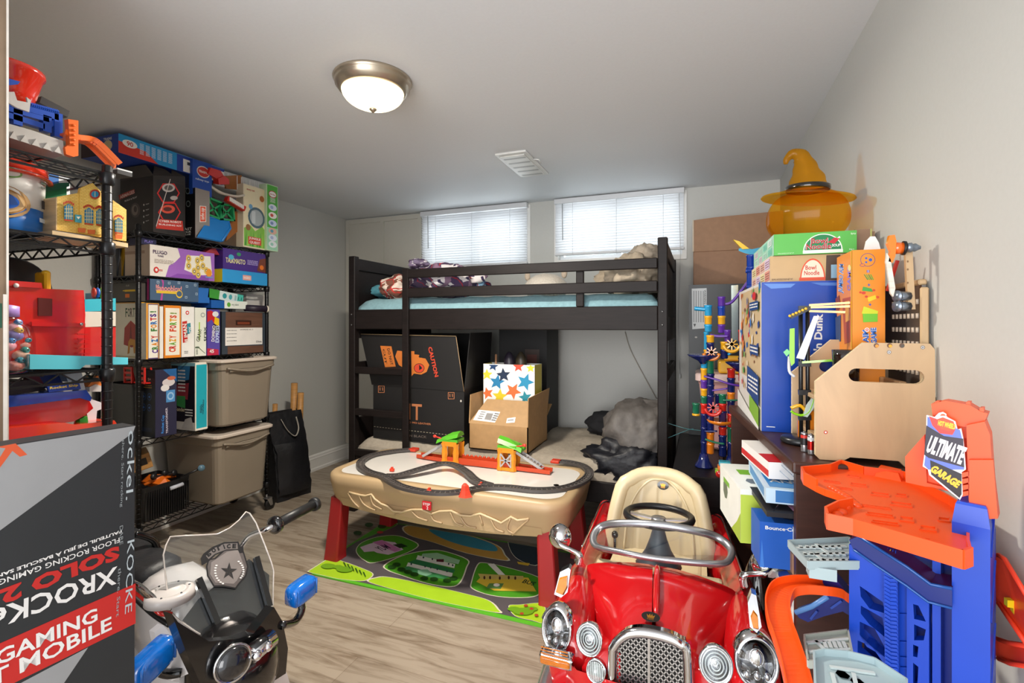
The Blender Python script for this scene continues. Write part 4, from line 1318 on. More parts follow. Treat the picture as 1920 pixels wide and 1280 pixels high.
for (x, y, w, h) in ((129, 398, 8, 13), (167, 405, 8, 13), (187, 407, 6, 13), (223, 423, 7, 12)):
    mb = MB()
    pp(mb, [(x - w, y - h + 2), (x, y - h - 3), (x + w, y - h + 3), (x + w, y + h + 1), (x - w, y + h - 1)], HX + .008, .003, PL('2f6f8f'))
    for k in range(1, 4): pp(mb, [(x - w + k * w / 2 - .4, y - h), (x - w + k * w / 2 + .4, y - h), (x - w + k * w / 2 + .4, y + h), (x - w + k * w / 2 - .4, y + h)], HX + .0085, .001, PL('d8c68c'))
    for k in range(1, 4): pp(mb, [(x - w, y - h + k * h / 2 - .4), (x + w, y - h + k * h / 2), (x + w, y - h + k * h / 2 + .8), (x - w, y - h + k * h / 2 + .4)], HX + .0087, .001, PL('d8c68c'))
    wnd = part('window', mb, t)
    mb = MB()
    for k in range(7):
        xx = x - w - 1 + k * (2 * w + 2) / 6; yy = y - h - 2 - 4 * sin(PI * k / 6) + (k / 6) * 2
        pp(mb, [(xx - 1, yy), (xx - .6, yy - 4), (xx + .9, yy - 4), (xx + 1, yy)], HX + .009, .002, PL('b8341f'))
    part('arch', mb, wnd, 'red brick arch')
    mb = MB(); pp(mb, [(x - w, y + h), (x + w, y + h + 2), (x + w, y + h + 4), (x - w, y + h + 2)], HX + .009, .002, PL('b8341f')); part('sill', mb, wnd, 'red sill')
mb = MB(); mb.plane(at(107, 431, X=HX + .009), Vector((0, .2, 0)), Vector((0, 0, .2))); mb.EP(178, 364, 10, 9, PL('a83424')); mb.EP(178, 364, 7, 6, PL('2f7f9f')); mb.EP(178, 364, .6, 6, PL('d8c68c')); part('oval_window', mb, t)
mb = MB(); pp(mb, [(141, 402), (153, 403), (153, 418), (141, 416)], HX + .009, .002, PL('3a8f9c')); mb.plane(at(107, 431, X=HX + .0095), Vector((0, .2, 0)), Vector((0, 0, .2))).PP([(143, 406), (151, 406), (147, 411)], PL('e8e2cc')); part('door_sign', mb, t)
for x, y in ((154, 431), (172, 434), (223, 443)):
    mb = MB(); pp(mb, [(x - 7, y - 4), (x + 7, y - 3), (x + 6, y + 5), (x - 6, y + 4)], HX + .009, .003, PL('c8642c')); part('flower_pot', mb, t)
# third shelf
Z3 = 1.128
t = T('toy_jar', 'clear jar with purple lid, filled with toy figures, on the near rack', 'jar', (-1.70, .68, Z3))
c = Vector((-1.63, .69, Z3))
mb = MB(); mb.lathe([(.05, .0), (.06, .004), (.063, .02), (.063, .085), (.058, .115), (.04, .135), (.035, .14), (.035, .15)], c, mat('clear'), seg=28, cap=False); part('glass', mb, t)
mb = MB(); mb.lathe([(.038, .142), (.038, .168), (.03, .172), (.028, .184), (0, .186)], c, PL('a98ad0'), seg=24); part('lid', mb, t, 'lilac lid')
cnm = ['salmon', 'teal', 'orange', 'blue', 'pink', 'peach', 'green', 'rose', 'yellow', 'lilac']
cols = ['e89a8a', '2f8fa0', 'f0a040', '4a90d9', 'f2a6b4', 'e8b8a0', '3b9a8a', 'e85a7a', 'f6c04a', '8a7ac0']
i = 0
tf = None
for zz in (.02, .045, .07, .095, .115):
    for a in range(0, 360, 72):
        r_ = .038 if zz < .1 else .026
        p = c + Vector((cos(R(a + zz * 900)) * r_, sin(R(a + zz * 900)) * r_, zz))
        mb = MB(); mb.ball(p, .016, .019, .014, mat('gloss', cols[i % 10]), 10, 7); mb.ball(p + Vector((.006, .006, .013)), .010, .010, .009, mat('gloss', cols[(i * 3 + 1) % 10]), 8, 6)
        mb.ball(p + Vector((.014, .008, .014)), .0025, .0025, .0025, PL('1c1c20'), 6, 4)
        one('toy_figure', mb, 'small %s toy figure with %s head, inside the purple-lidded jar' % (cnm[i % 10], cnm[(i * 3 + 1) % 10]), 'toy figure', 'figures in the jar'); i += 1
t = T('toy_house', 'red plastic toy barn with a square window and turquoise base, on the near rack', 'toy house', at(110, 690, X=NX))
rg = mat('gloss', 'cf2222')
mb = MB()
pp(mb, [(10, 525), (78, 530), (80, 541), (157, 544), (160, 590), (156, 678), (60, 682), (10, 684)], NX + .0, .20, rg)
pp(mb, [(10, 526), (78, 531), (80, 540), (10, 536)], NX + .006, .1, rg); pp(mb, [(60, 603), (160, 606), (160, 613), (60, 611)], NX + .008, .01, rg)
part('walls', mb, t)
mb = MB(); pp(mb, [(72, 558), (98, 560), (98, 592), (72, 592)], NX + .004, .004, PL('5a1512')); mb.ball(at(88, 576, X=NX - .01), .012, .012, .016, mat('gloss', '4a90c0'), 12, 8); part('window', mb, t)
mb = MB(); pp(mb, [(56, 664), (240, 670), (240, 683), (160, 684), (150, 692), (56, 692)], NX + .025, .16, PL('5cc4d4')); part('base', mb, t, 'turquoise base')
for k in range(6):
    mb = MB(); y = 625 + k * 9; pp(mb, [(146, y), (168, y + 1), (168, y + 3), (146, y + 2)], NX + .01, .004, rg); part('hinge_rib', mb, t)
mb = MB(); mb.lathe([(.004, 0), (.004, .003)], at(152, 607, X=NX + .009), mat('chrome', 'cccccc'), axis=(1, 0, 0), seg=10); part('rivet', mb, t)
mb = MB(); mb.lathe([(.006, 0), (.005, .003)], at(30, 535, X=NX + .008), PL('e6dcd8'), axis=(1, 0, 0), seg=12); part('knob', mb, t)
mb = MB(); mb.box(*(at(76, 541, X=NX - .05) - Vector((.03, 0, .01))), *(at(97, 510, X=NX - .03) + Vector((.0, 0, 0))), PL('e6b322'), .004, 1); mb.ball(at(86, 512, X=NX - .04), .01, .01, .008, PL('e6b322'), 10, 6)
one('toy_block', mb, 'yellow toy block standing on top of the red barn', 'toy block')
mb = MB(); c = at(15, 545, X=NX - .14); mb.lathe([(.0, 0), (.085, 0), (.09, .006), (.09, .016), (.085, .022), (0, .022)], c, PL('222122'), axis=(1, 0, 0), seg=36)
one('round_case', mb, 'black round-topped case standing behind the red barn on the near rack', 'case')
t = T('toy_kitchen', 'turquoise, cream and red toy kitchen block beside the red barn', 'toy kitchen', at(190, 670, X=NX - .05))
for nm, y0_, y1_, m in (('tub', 561, 584, PL('3fb6c8')), ('middle_drawer', 584, 613, PL('dcd3c4')), ('lower_drawer', 613, 672, mat('gloss', 'cb2a2a'))):
    mb = MB(); pp(mb, [(159, y0_), (217, y0_ - 2), (217, y1_), (159, y1_)], NX - .01, .10, m); part(nm, mb, t)
for x, c_ in ((176, 'b8402f'), (183, '2f5fb8'), (190, '8ac02f')):
    mb = MB(); mb.lathe([(.012, -.004), (.016, 0), (.012, .004)], at(x, 549, X=NX - .03), PL(c_), axis=(.3, 1, 0), seg=16); one('toy_ring', mb, 'toy ring lying on the turquoise tub, coloured ' + {'b8402f': 'red', '2f5fb8': 'blue', '8ac02f': 'lime green'}[c_], 'toy ring')
mb = MB(); mb.box(*(at(162, 561, X=NX - .09)), *(at(180, 549, X=NX - .04)), PL('3fb6c8')); one('toy_block', mb, 'small turquoise block at the back of the toy kitchen top', 'toy block')
# fourth shelf
t = T('toy_boat', 'big red and blue plastic toy boat on the lower shelf of the near rack', 'toy boat', at(90, 800, X=NX))
mb = MB()
X0 = NX + .01
pp(mb, [(-20, 760), (150, 742), (168, 752), (175, 765), (160, 778), (138, 790), (-20, 815)], X0, .20, mat('gloss', 'c41f1f')); part('hull', mb, t)
mb = MB(); pp(mb, [(-20, 745), (162, 731), (172, 745), (170, 752), (150, 746), (-20, 768)], X0 + .008, .21, mat('gloss', '1f46b0')); part('gunwale', mb, t, 'blue rim')
mb = MB(); pp(mb, [(15, 716), (60, 712), (88, 731), (15, 741)], X0 - .03, .12, PL('251c22')); part('deck', mb, t, 'dark deck')
mb = MB(); pp(mb, [(88, 722), (148, 715), (152, 729), (92, 735)], X0 + .004, .006, mat('print', '1c3f9a')); mb.plane(at(88, 735, X=X0 + .006), Vector((0, .1, 0)), Vector((0, 0, .1))).XP('Rocket Ship', (94, 728), (147, 722), 6, mat('print', 'e8c93a')); part('name_board', mb, t, 'blue board with yellow lettering')
mb = MB(); pp(mb, [(122, 702), (153, 698), (160, 730), (150, 731), (144, 712), (128, 716)], X0 - .05, .03, PL('c9d4de')); one('toy_part', mb, 'pale grey toy windscreen behind the blue name board of the boat', 'toy part')
mb = MB(); pp(mb, [(52, 706), (70, 700), (84, 722), (66, 726)], X0 - .06, .03, PL('6b1a3a')); one('toy_part', mb, 'maroon toy flap standing on the dark deck of the boat', 'toy part')
mb = MB(); pp(mb, [(66, 702), (110, 700), (120, 722), (86, 728)], X0 - .10, .03, PL('24459a')); one('toy_part', mb, 'navy toy panel behind the boat on the near rack', 'toy part')
mb = MB(); pp(mb, [(158, 748), (168, 747), (195, 756), (192, 766), (182, 770), (180, 792), (166, 792)], X0 - .03, .06, PL('dfe3e8')); one('toy_chair', mb, 'white toy chair between the boat and the near rack post', 'toy chair')
mb = MB(); pp(mb, [(150, 786), (164, 780), (166, 794), (150, 795)], X0, .02, PL('3fa53a')); one('toy_block', mb, 'little green toy block under the white toy chair', 'toy block')
mb = MB(); pp(mb, [(165, 724), (182, 704), (192, 706), (190, 732)], X0 - .05, .05, PL('d9752a')); pp(mb, [(168, 726), (180, 720), (192, 724), (190, 734), (168, 734)], X0 - .045, .05, PL('cfc9c4')); one('toy_part', mb, 'orange and cream toy pieces beside the near rack post above the white toy chair', 'toy part')
mb = MB(); pp(mb, [(-20, 806), (120, 792), (140, 796), (215, 788), (220, 796), (218, 812), (-20, 852)], X0 + .03, .25, mat('gloss', 'de3a1c')); one('toy_tray', mb, 'wide orange-red plastic tray under the toy boat', 'toy tray')

# ================================================================ cartons at the left edge
tan = mat('card', '8d7862')
y1_ = at(16, 600, X=-1.44).y
mb = MB(); mb.box(-1.475, .345, 0, -1.44, y1_, 2.10, tan); mb.box(-1.4395, y1_ - .004, 0, -1.439, y1_, 2.10, mat('card', 'e9e3da'))
one('flattened_carton', mb, 'very tall tan flattened carton standing at the left edge of the photo', 'cardboard')
y1_ = at(12.5, 600, X=-1.40).y
mb = MB(); mb.box(-1.435, .345, 0, -1.40, y1_, 1.316, tan); mb.box(-1.3995, y1_ - .006, 0, -1.399, y1_ + .001, 1.316, mat('card', 'e9e3da'))
mb.plane((-1.40, .345, 0), (0, y1_ - .345, 0), (0, 0, 1.316)).Q(0, .945, .97, .985, mat('card', '2c5c47'))
one('flattened_carton', mb, 'shorter tan carton with a dark green band, at the left edge of the photo', 'cardboard')


def art(mb, w, d, h):
    c = lambda x: mat('print', x, .5)
    dk_, lg, rd, wh = c('25282a'), c('8f9091'), c('b8231e'), c('dcdad7')
    mb.face('front', w, d, h)
    mb.PP([(-60, 848), (-60, 1030), (0, 994), (249, 811), (254, 798)], lg)
    mb.PP([(-8, 838), (29, 831), (51, 852), (37, 856), (23, 845), (0, 876), (-12, 876), (10, 840)], c('c8522c'))
    mb.PP([(-60, 1232), (254, 1093), (254, 1168), (-60, 1322)], rd)
    mb.PP([(-60, 1332), (165, 1213), (117, 1284), (-60, 1360)], lg)
    mb.XP('FAUTEUIL DE JEU À BASCULE SANS', (237, 992), (-4, 1079), 9, wh, .03)
    mb.XP('FLOOR ROCKING GAMING CHAIR', (237, 1007), (-60, 1112), 9.5, wh, .01)
    mb.XP('SOLO 2.1', (234, 1030), (-28, 1131), 27, rd, .05)
    mb.XP('XROCKer', (230, 1073), (-35, 1169), 34, wh, .02)
    mb.XP('GAMING', (-2, 1232), (188, 1148), 25, wh, .02)
    mb.XP('T MOBILE', (-10, 1270), (217, 1163), 25, wh, .02)
    g = c('8f9698')
    mb.XP('there. Start rocking', (230, 824), (227, 950), 6, g, 0); mb.XP('ockel.', (247, 806), (242, 936), 13, c('aeb8bc'), 0)
    mb.XP('DARE', (227, 985), (227, 1020), 6, g, 0); mb.XP('KOCKE', (245, 1012), (240, 1148), 13, c('aeb8bc'), 0); mb.XP('there. Start', (224, 1064), (220, 1155), 6, g, 0)


dirv = Vector((.131, .991, 0)); far = at(252, 797, d=1.0)
o = Vector((far.x, far.y, 0)) - dirv * .55
carton('gaming_chair_box', 'big black, grey and red gaming chair carton with upside-down lettering, bottom left', 'box', o, .55, .05, far.z, 90 - math.degrees(math.atan2(.131, .991)), mat('print', '25282a', .45), art)
# ================================================================ police ride-on motorcycle, nose towards the room
mc = T('ride_on_motorcycle', 'white and black toy police motorcycle with clear windscreen and blue lights', 'toy motorcycle', (-1.35, .98, 0))
bp_, wp, chm = mat('gloss', '121214'), mat('gloss', 'ded8d6'), mat('chrome', 'd0d0d2')
yc = lambda x: .945 + (-1.08 - x) * .17


def hull(name, secs, m, label=None, n=16, p=2.6):
    """body along x: (x, half width, z low, z high, dy)"""
    mb = MB(); rings = []
    for x, hw, z0, z1, dy in secs:
        c, hz, r = Vector((x, yc(x) + dy, (z0 + z1) / 2)), (z1 - z0) / 2, []
        for k in range(n):
            a = 2 * PI * k / n
            ca, sa = cos(a), sin(a)
            r.append(c + Vector((0, hw * abs(ca) ** (2 / p) * (1 if ca > 0 else -1), hz * abs(sa) ** (2 / p) * (1 if sa > 0 else -1))))
        rings.append(r)
    mb.loft(rings, m)
    return part(name, mb, mc, label)


hull('front_fairing', [(-1.28, .085, .22, .44, 0), (-1.20, .11, .22, .455, 0), (-1.12, .105, .24, .44, 0), (-1.07, .08, .27, .41, 0), (-1.055, .05, .30, .39, 0)], bp_, 'glossy black front fairing')
hull('tank', [(-1.62, .06, .30, .44, 0), (-1.55, .09, .26, .50, 0), (-1.45, .10, .24, .535, 0), (-1.36, .095, .24, .525, 0), (-1.27, .07, .26, .47, 0)], wp, 'off-white tank')
hull('seat', [(-1.92, .05, .47, .53, 0), (-1.86, .09, .44, .545, 0), (-1.70, .10, .40, .505, 0), (-1.58, .085, .41, .52, 0), (-1.53, .05, .43, .52, 0)], mat('fabric', '1b1b1e', .5), 'black seat')
hull('side_body', [(-1.88, .07, .30, .44, 0), (-1.7, .11, .22, .42, 0), (-1.5, .10, .14, .36, 0), (-1.3, .08, .12, .3, 0), (-1.22, .05, .15, .28, 0)], wp)
mb = MB(); mb.tube(spline([(-1.92, yc(-1.9) - .07, .50), (-1.95, yc(-1.9) - .07, .60), (-1.97, yc(-1.9), .615), (-1.95, yc(-1.9) + .07, .60), (-1.92, yc(-1.9) + .07, .50)], 5), .014, bp_, 8); part('grab_rail', mb, mc)
# backrest hoop seen at the left, by the box edge
mb = MB(); mb.tube(spline([at(252, 1001, X=-1.72), at(268, 1004, X=-1.72), at(290, 1015, X=-1.72), at(297, 1045, X=-1.72)], 5), .011, bp_, 8); part('rear_hoop', mb, mc)
mb = MB(); c = at(319, 1108, Z=.545)
mb.lathe([(.058, -.02), (.056, 0), (.046, .004), (.04, .004), (.037, .0), (.032, .004), (0, .005)], c, mat('plastic', 'c9c2be', .3), seg=28)
for k in range(6): mb.lathe([(.003, 0), (.002, .002)], c + Vector((cos(k * PI / 3) * .043, sin(k * PI / 3) * .043, .004)), PL('4a4a4c'), seg=8)
part('tank_cap', mb, mc, 'pale round filler cap')
for x in (-1.72, -1.16):
    mb = MB(); c = Vector((x, yc(x), .13))
    mb.lathe([(.07, -.03), (.12, -.035), (.13, -.02), (.13, .02), (.12, .035), (.07, .03), (.0, .02)], c, PL('1a1a1c', .7), axis=(.17, 1, 0), seg=28)
    w = part('wheel', mb, mc)
    mb = MB(); mb.lathe([(0, -.036), (.06, -.034), (.07, -.03)], c, mat('metal', 'a8a8aa'), axis=(.17, 1, 0), seg=20); part('hub_cap', mb, w)
mb = MB(); mb.loft([[Vector((-1.16 + .15 * cos(R(a)) * 1, yc(-1.16) + s * .05, .13 + .15 * sin(R(a)))) for s in (-1, -.5, .5, 1)] for a in range(10, 171, 16)], wp, True, False, False); part('front_fender', mb, mc, 'white front fender')

# windscreen plane
A, B, Cc = Vector((-1.382, .938, .66)), Vector((-1.327, 1.141, .66)), at(425, 1197, Z=.405)
U = (B - A); V = (Cc - A) - U * ((Cc - A).dot(U) / U.length_squared)
mb = MB(); mb.plane(A, U, V)
fix = lambda px, py, k=0: (lambda w: A + U * w[0] + V * w[1] + mb.pl[3] * k)(mb.uv(px, py))
sgn = 1 if mb.pl[3].x > 0 else -1
OUT = [(306, 1040), (311, 1022), (319, 1006), (345, 1004), (372, 1003), (408, 1001), (430, 990), (448, 975), (461, 959), (468, 962), (480, 980), (496, 1020), (509, 1055), (513, 1070), (512, 1110), (512, 1134), (495, 1160), (473, 1183), (445, 1193), (420, 1196), (391, 1198), (360, 1180), (335, 1162), (319, 1146), (312, 1095)]
pts = [fix(*p) for p in OUT]
mb.slab(pts, .0025, mat('clear'), mb.pl[3])
wsc = part('windscreen', mb, mc, 'clear windscreen')
e = MB(); e.tube(pts, .0022, mat('lens', 'e6dcd4'), 6, closed=True); part('rim', e, wsc)  # whitish tube along the pane outline, edge highlights put into its colour
b = MB(); k_ = lambda h, r=.3: mat('metal', h, r)
b.plane(A + mb.pl[3] * sgn * .003, U, V, flip=sgn < 0)
b.PP([(390, 1048), (402, 1046), (425, 1025), (448, 1022), (456, 1030), (466, 1062), (462, 1080), (448, 1096), (443, 1104), (420, 1100), (400, 1100), (388, 1080), (386, 1062)], PL('1c1a1c'))
b.PP([(392, 1050), (404, 1048), (426, 1028), (446, 1025), (454, 1032), (463, 1062), (459, 1079), (446, 1094), (441, 1101), (420, 1097), (402, 1097), (391, 1079), (389, 1062)], k_('8a8280'))
b.PP([(396, 1054), (426, 1034), (446, 1030), (458, 1062), (444, 1088), (438, 1094), (404, 1092), (394, 1076)], k_('b9afac'))
b.PP([(376, 1047), (381, 1038), (398, 1025), (420, 1016), (447, 1015), (450, 1024), (456, 1024), (457, 1036), (449, 1037), (446, 1031), (424, 1032), (404, 1040), (392, 1052), (378, 1060)], PL('1c1a1c'))
b.PP([(386, 1042), (400, 1028), (421, 1019), (445, 1018), (446, 1029), (424, 1030), (403, 1038), (391, 1048)], k_('9d9592'))
for i, ch in enumerate('POLICE'):
    x, y = ((391.5, 1038.5), (400.5, 1031.5), (411, 1027), (420, 1025), (428.5, 1024), (439, 1023.5))[i]
    b.XP(ch, (x - 3.6, y + 2.6 - i * .5), (x + 3.6, y - 2.6 + i * .5), 8.5, PL('151517'), .06) if ch != 'I' else b.XP('I', (x - 1, y + .4), (x + 1, y - .4), 8.5, PL('151517'), .06)
st = [(429 + (16 if k % 2 == 0 else 6) * sin(k * PI / 5 + .05), 1071 - (17 if k % 2 == 0 else 6.5) * cos(k * PI / 5 + .05)) for k in range(10)]
b.PP(st, PL('2c2a2c'))
for k in range(0, 10, 2): b.PP([(429, 1071), st[k], st[(k + 1) % 10]], k_('5a5654'))
for k in range(9):
    a = R(150 - 0 + k * 13)
    b.EP(429 - 26 * cos(R(20 + k * 11 - 45)) , 1071 + 26 * sin(R(k * 11 - 25)), 2.4, 1.4, PL('eeeae6'), 8)
    b.EP(431 + 25 * cos(R(k * 11 - 50)), 1068 - 24 * sin(R(40 - k * 10)) , 2.2, 1.3, PL('eeeae6'), 8)
part('badge', b, wsc, 'silver shield badge with star and POLICE banner')
for p, q in (((369, 1087), (410, 1184)), ((477, 1047), (502, 1140))):
    m2 = MB(); off = mb.pl[3] * sgn * .012
    m2.bar(fix(*p) + off, fix(*q) + off, .014, .016, bp_, up=mb.pl[3]); part('fin', m2, wsc, 'black fin')
m2 = MB(); m2.slab([fix(x, y, -sgn * .012) for x, y in ((345, 1160), (375, 1120), (470, 1045), (508, 1075), (508, 1130), (470, 1180), (390, 1192))], .003, mat('gloss', '2b2c2e'), mb.pl[3]); part('dash_panel', m2, mc, 'dark panel behind the windscreen')

# nose, lamps
mb = MB(); mb.slab([at(*p, X=-1.085) for p in ((322, 1150), (334, 1166), (392, 1202), (446, 1197), (476, 1187), (514, 1138), (530, 1165), (540, 1215), (536, 1262), (500, 1285), (420, 1300), (380, 1290), (352, 1230))], .03, bp_, (-1, 0, 0)); part('nose_panel', mb, mc, 'black nose panel')
n = Vector((1, -.35, .1)).normalized()
mb = MB(); c = at(437, 1243, X=-1.06)
mb.lathe([(.0, -.01), (.042, -.01), (.045, .0), (.043, .005), (.040, .003)], c, chm, axis=n, seg=28); hl = part('headlight', mb, mc, 'round headlight with chrome ring')
mb = MB(); mb.lathe([(.04, 0), (.036, .010), (.02, .016), (0, .018)], c, mat('gloss', '1a1a1d'), axis=n, seg=24); part('lens', mb, hl, 'dark glossy lens')
mb = MB(); a, b_ = at(468, 1228, X=-1.058), at(508, 1196, X=-1.068)
mb.tube([a, b_], .024, bp_, 14); mb.tube([a + n * .008, b_ + n * .008], .019, chm, 14); part('lamp_pod', mb, mc, 'elongated chrome lamp pod')
for f in (.15, .65):
    mb = MB(); mb.ball(a.lerp(b_, f) + n * .022, .013, .013, .013, mat('chrome', 'e8e8ee'), 14, 10); part('small_lamp', mb, mc)
bl2 = mat('lens', '1276dc')


def bluelight(c, w, h, dv, stalk):
    d_ = Vector(dv).normalized(); up = Vector((0, 0, 1)); nn = d_.cross(up).normalized()
    if nn.x < 0: nn = -nn
    mb = MB()
    rings = []
    for k, (t_, s) in enumerate(((-.024, .8), (-.018, 1), (.014, 1), (.022, .9), (.027, .6))):
        r = []
        for i in range(20):
            a = 2 * PI * i / 20
            ca, sa = cos(a), sin(a)
            r.append(c + d_ * (w / 2 * s * abs(ca) ** .5 * (1 if ca > 0 else -1)) + up * (h / 2 * s * abs(sa) ** .5 * (1 if sa > 0 else -1)) + nn * t_)
        rings.append(r)
    mb.loft(rings, bl2, True)
    for k in range(11):
        o = c + d_ * (w * .42 * (k / 5 - 1)) + nn * .0225
        mb.tube([o - up * h * .36, o + up * h * .36], .0028, bl2, 6)
    L2 = part('blue_light', mb, mc, 'ribbed translucent blue light')
    mb = MB(); mb.tube(spline(stalk, 5), .011, bp_, 8); part('stalk', mb, L2)


c = at(565, 1107, d=1.47)
bluelight(c, .088, .062, (.1, 1, .12), [c + Vector((-.02, 0, -.02)), at(566, 1140, d=1.47), at(553, 1165, d=1.44), at(528, 1172, d=1.36)])
c = at(284, 1240, d=1.12)
bluelight(c, .098, .062, (-.1, 1, .28), [c + Vector((-.02, 0, -.01)), at(310, 1262, d=1.18), at(340, 1260, d=1.2)])
# handlebars
G1, G2 = at(588, 946, Z=.60), at(519, 982, Z=.60)
mb = MB(); mb.tube([G2, G1], .0165, PL('1a1a1b', .45), 14); mb.lathe([(.022, -.004), (.024, 0), (.024, .012), (.018, .016)], G1, PL('1a1a1b', .45), axis=G1 - G2, seg=16); mb.lathe([(.016, -.018), (.028, -.014), (.028, 0), (.02, .006)], G2, mat('gloss', '161618'), axis=G1 - G2, seg=18); part('grip', mb, mc, 'black rubber grip')
mb = MB(); mb.tube(spline([G2, at(497, 993, Z=.59), at(468, 1005, Z=.56), at(450, 1030, Z=.52)], 6), .0095, chm, 10); part('handlebar', mb, mc, 'chrome handlebar')
mb = MB(); H1 = [at(225, 1080, Z=.57), at(256, 1098, Z=.565), at(283, 1120, Z=.545), at(300, 1136, Z=.53), at(322, 1138, Z=.52)]
mb.tube(spline(H1, 6), .0095, chm, 10); part('handlebar', mb, mc, 'chrome handlebar')
mb = MB(); mb.tube([p + Vector((0, 0, -.018)) for p in spline(H1, 6)], .006, mat('gloss', 'c3241f'), 8); part('red_trim', mb, mc)
mb = MB(); mb.tube(spline([at(250, 1118, Z=.51), at(285, 1150, Z=.48), at(318, 1172, Z=.46)], 5), .006, PL('141416'), 8); part('cable', mb, mc)
mb = MB(); mb.slab([at(*p, Z=.50) for p in ((300, 1152), (314, 1144), (316, 1148), (302, 1157))], .002, PL('e8901e'), (0, 0, 1)); part('reflector', mb, mc, 'orange strip')
mb = MB(); mb.slab([at(*p, d=1.2) for p in ((290, 1185), (306, 1172), (330, 1200), (350, 1230), (355, 1262), (322, 1276), (318, 1235), (296, 1215))], .02, wp, (-1, 0, 0)); part('side_cowl', mb, mc, 'white side cowl')
mb = MB(); mb.slab([at(*p, X=-1.10) for p in ((478, 1290), (520, 1225), (538, 1262), (552, 1310))], .03, wp, (-1, 0, 0)); part('side_cowl', mb, mc, 'white lower cowl')
# ================================================================ things on the bunk bed
def plaid(name, base, cols):
    m = bpy.data.materials.new(name); m.use_nodes = True
    N, L = m.node_tree.nodes, m.node_tree.links
    b = N['Principled BSDF']; b.inputs['Roughness'].default_value = .9
    tc = N.new('ShaderNodeTexCoord'); mp = N.new('ShaderNodeMapping'); mp.inputs['Rotation'].default_value = (.2, .3, .5)
    sp = N.new('ShaderNodeSeparateXYZ'); L.new(tc.outputs['Object'], mp.inputs[0]); L.new(mp.outputs[0], sp.inputs[0])
    prev = None
    for ax, (col, freq, wid, off) in cols:
        m1 = N.new('ShaderNodeMath'); m1.operation = 'MULTIPLY_ADD'; m1.inputs[1].default_value = freq; m1.inputs[2].default_value = off
        L.new(sp.outputs[ax], m1.inputs[0])
        m2 = N.new('ShaderNodeMath'); m2.operation = 'FRACT'; L.new(m1.outputs[0], m2.inputs[0])
        m3 = N.new('ShaderNodeMath'); m3.operation = 'LESS_THAN'; m3.inputs[1].default_value = wid; L.new(m2.outputs[0], m3.inputs[0])
        mx = N.new('ShaderNodeMix'); mx.data_type = 'RGBA'; L.new(m3.outputs[0], mx.inputs[0])
        if prev: L.new(prev, mx.inputs[6])
        else: mx.inputs[6].default_value = lin(base)
        mx.inputs[7].default_value = lin(col)
        prev = mx.outputs[2]
    L.new(prev, b.inputs['Base Color'])
    return m


pl1 = plaid('plaid_blanket', 'e4dcdc', [('X', ('4d3b5c', 9, .42, 0)), ('Z', ('57445f', 10, .3, .2)), ('X', ('3a2f50', 9, .12, .3)), ('Z', ('e9e0e0', 10, .12, .5)), ('X', ('b03238', 9, .06, .75)), ('Y', ('8d6f86', 8, .25, 0))])
pl2 = plaid('plaid_pillow', 'dccbbd', [('X', ('6b3f33', 12, .4, .1)), ('Z', ('7a4a3a', 13, .3, 0)), ('X', ('d7c4b4', 12, .12, .3)), ('Z', ('b8302c', 13, .08, .6)), ('X', ('c0322c', 12, .07, .7))])


def cloth_lump(name, label, cat, c, rx, ry, rz, m, seed, amp=.22, f=9, zmin=None, group=None, seg=56):
    mb = MB()
    c = Vector(c)
    def fn(d): return 1 + amp * noise.noise(d * f * .25 + Vector((seed, 0, 0))) + amp * .45 * noise.noise(d * f * .7 + Vector((0, seed, 0))) + amp * .2 * abs(noise.noise(d * f * 1.6 + Vector((0, 0, seed))))
    mb.ball(c, rx, ry, rz, m, seg, seg // 2, fn)
    for v in mb.v: v.x = min(v.x, -.212 + .004 * noise.noise(v * 9)); v.y = min(max(v.y, 2.70), 3.64)
    if zmin is not None:
        for v in mb.v: v.z = max(v.z, zmin + .002 * noise.noise(v * 20))
    return one(name, mb, label, cat, group)


MT = 1.425
cloth_lump('pillow', 'teal pillow at the left end of the upper bunk, under the plaid cushion', 'pillow', at(735, 548, Y=3.05), .20, .16, .06, mat('fabric', '4f8f9c'), 2.2, .2, zmin=MT - .02)
cloth_lump('cushion', 'brown, cream and red plaid cushion at the left end of the upper bunk', 'cushion', at(748, 540, Y=2.90), .13, .13, .085, pl2, 5.1, .25, zmin=MT - .01)
cloth_lump('blanket', 'crumpled purple, white and red plaid blanket piled on the upper bunk', 'blanket', at(835, 527, Y=2.95), .27, .20, .105, pl1, 9.3, .3, 10, zmin=MT - .01)
cloth_lump('cloth', 'small mauve striped cloth peaking above the plaid blanket', 'cloth', at(785, 496, Y=3.05), .07, .08, .04, plaid('mauve_cloth', '8a7a96', [('X', ('e3dbe3', 26, .3, 0)), ('Z', ('57435f', 20, .3, 0))]), 3.7, .3, zmin=MT - .01)
cloth_lump('cloth', 'blue and purple cloth end at the right side of the plaid blanket', 'cloth', at(893, 531, Y=2.98), .06, .07, .06, plaid('blue_cloth', '7fa3bf', [('X', ('4a3f70', 22, .35, 0)), ('X', ('c05060', 22, .1, .5))]), 7.7, .3, zmin=MT - .01)
t = T('plush_toy', 'cream plush toy with two small ears peeping over the upper guard rail', 'plush toy', (at(1025, 530, Y=3.1).x, 3.1, MT))
c = at(1024, 540, Y=3.1); pm = mat('plush', 'd9d0c2')
mb = MB(); mb.ball(c, .145, .12, .095, pm, 32, 20, lambda d: 1 + .05 * noise.noise(d * 6)); part('body', mb, t)
for x, y in ((989, 518), (1058, 513)):
    mb = MB(); p = at(x, y, Y=3.08); mb.ball(p, .02, .014, .03, mat('plush', 'c0ae9a'), 14, 10); part('ear', mb, t)
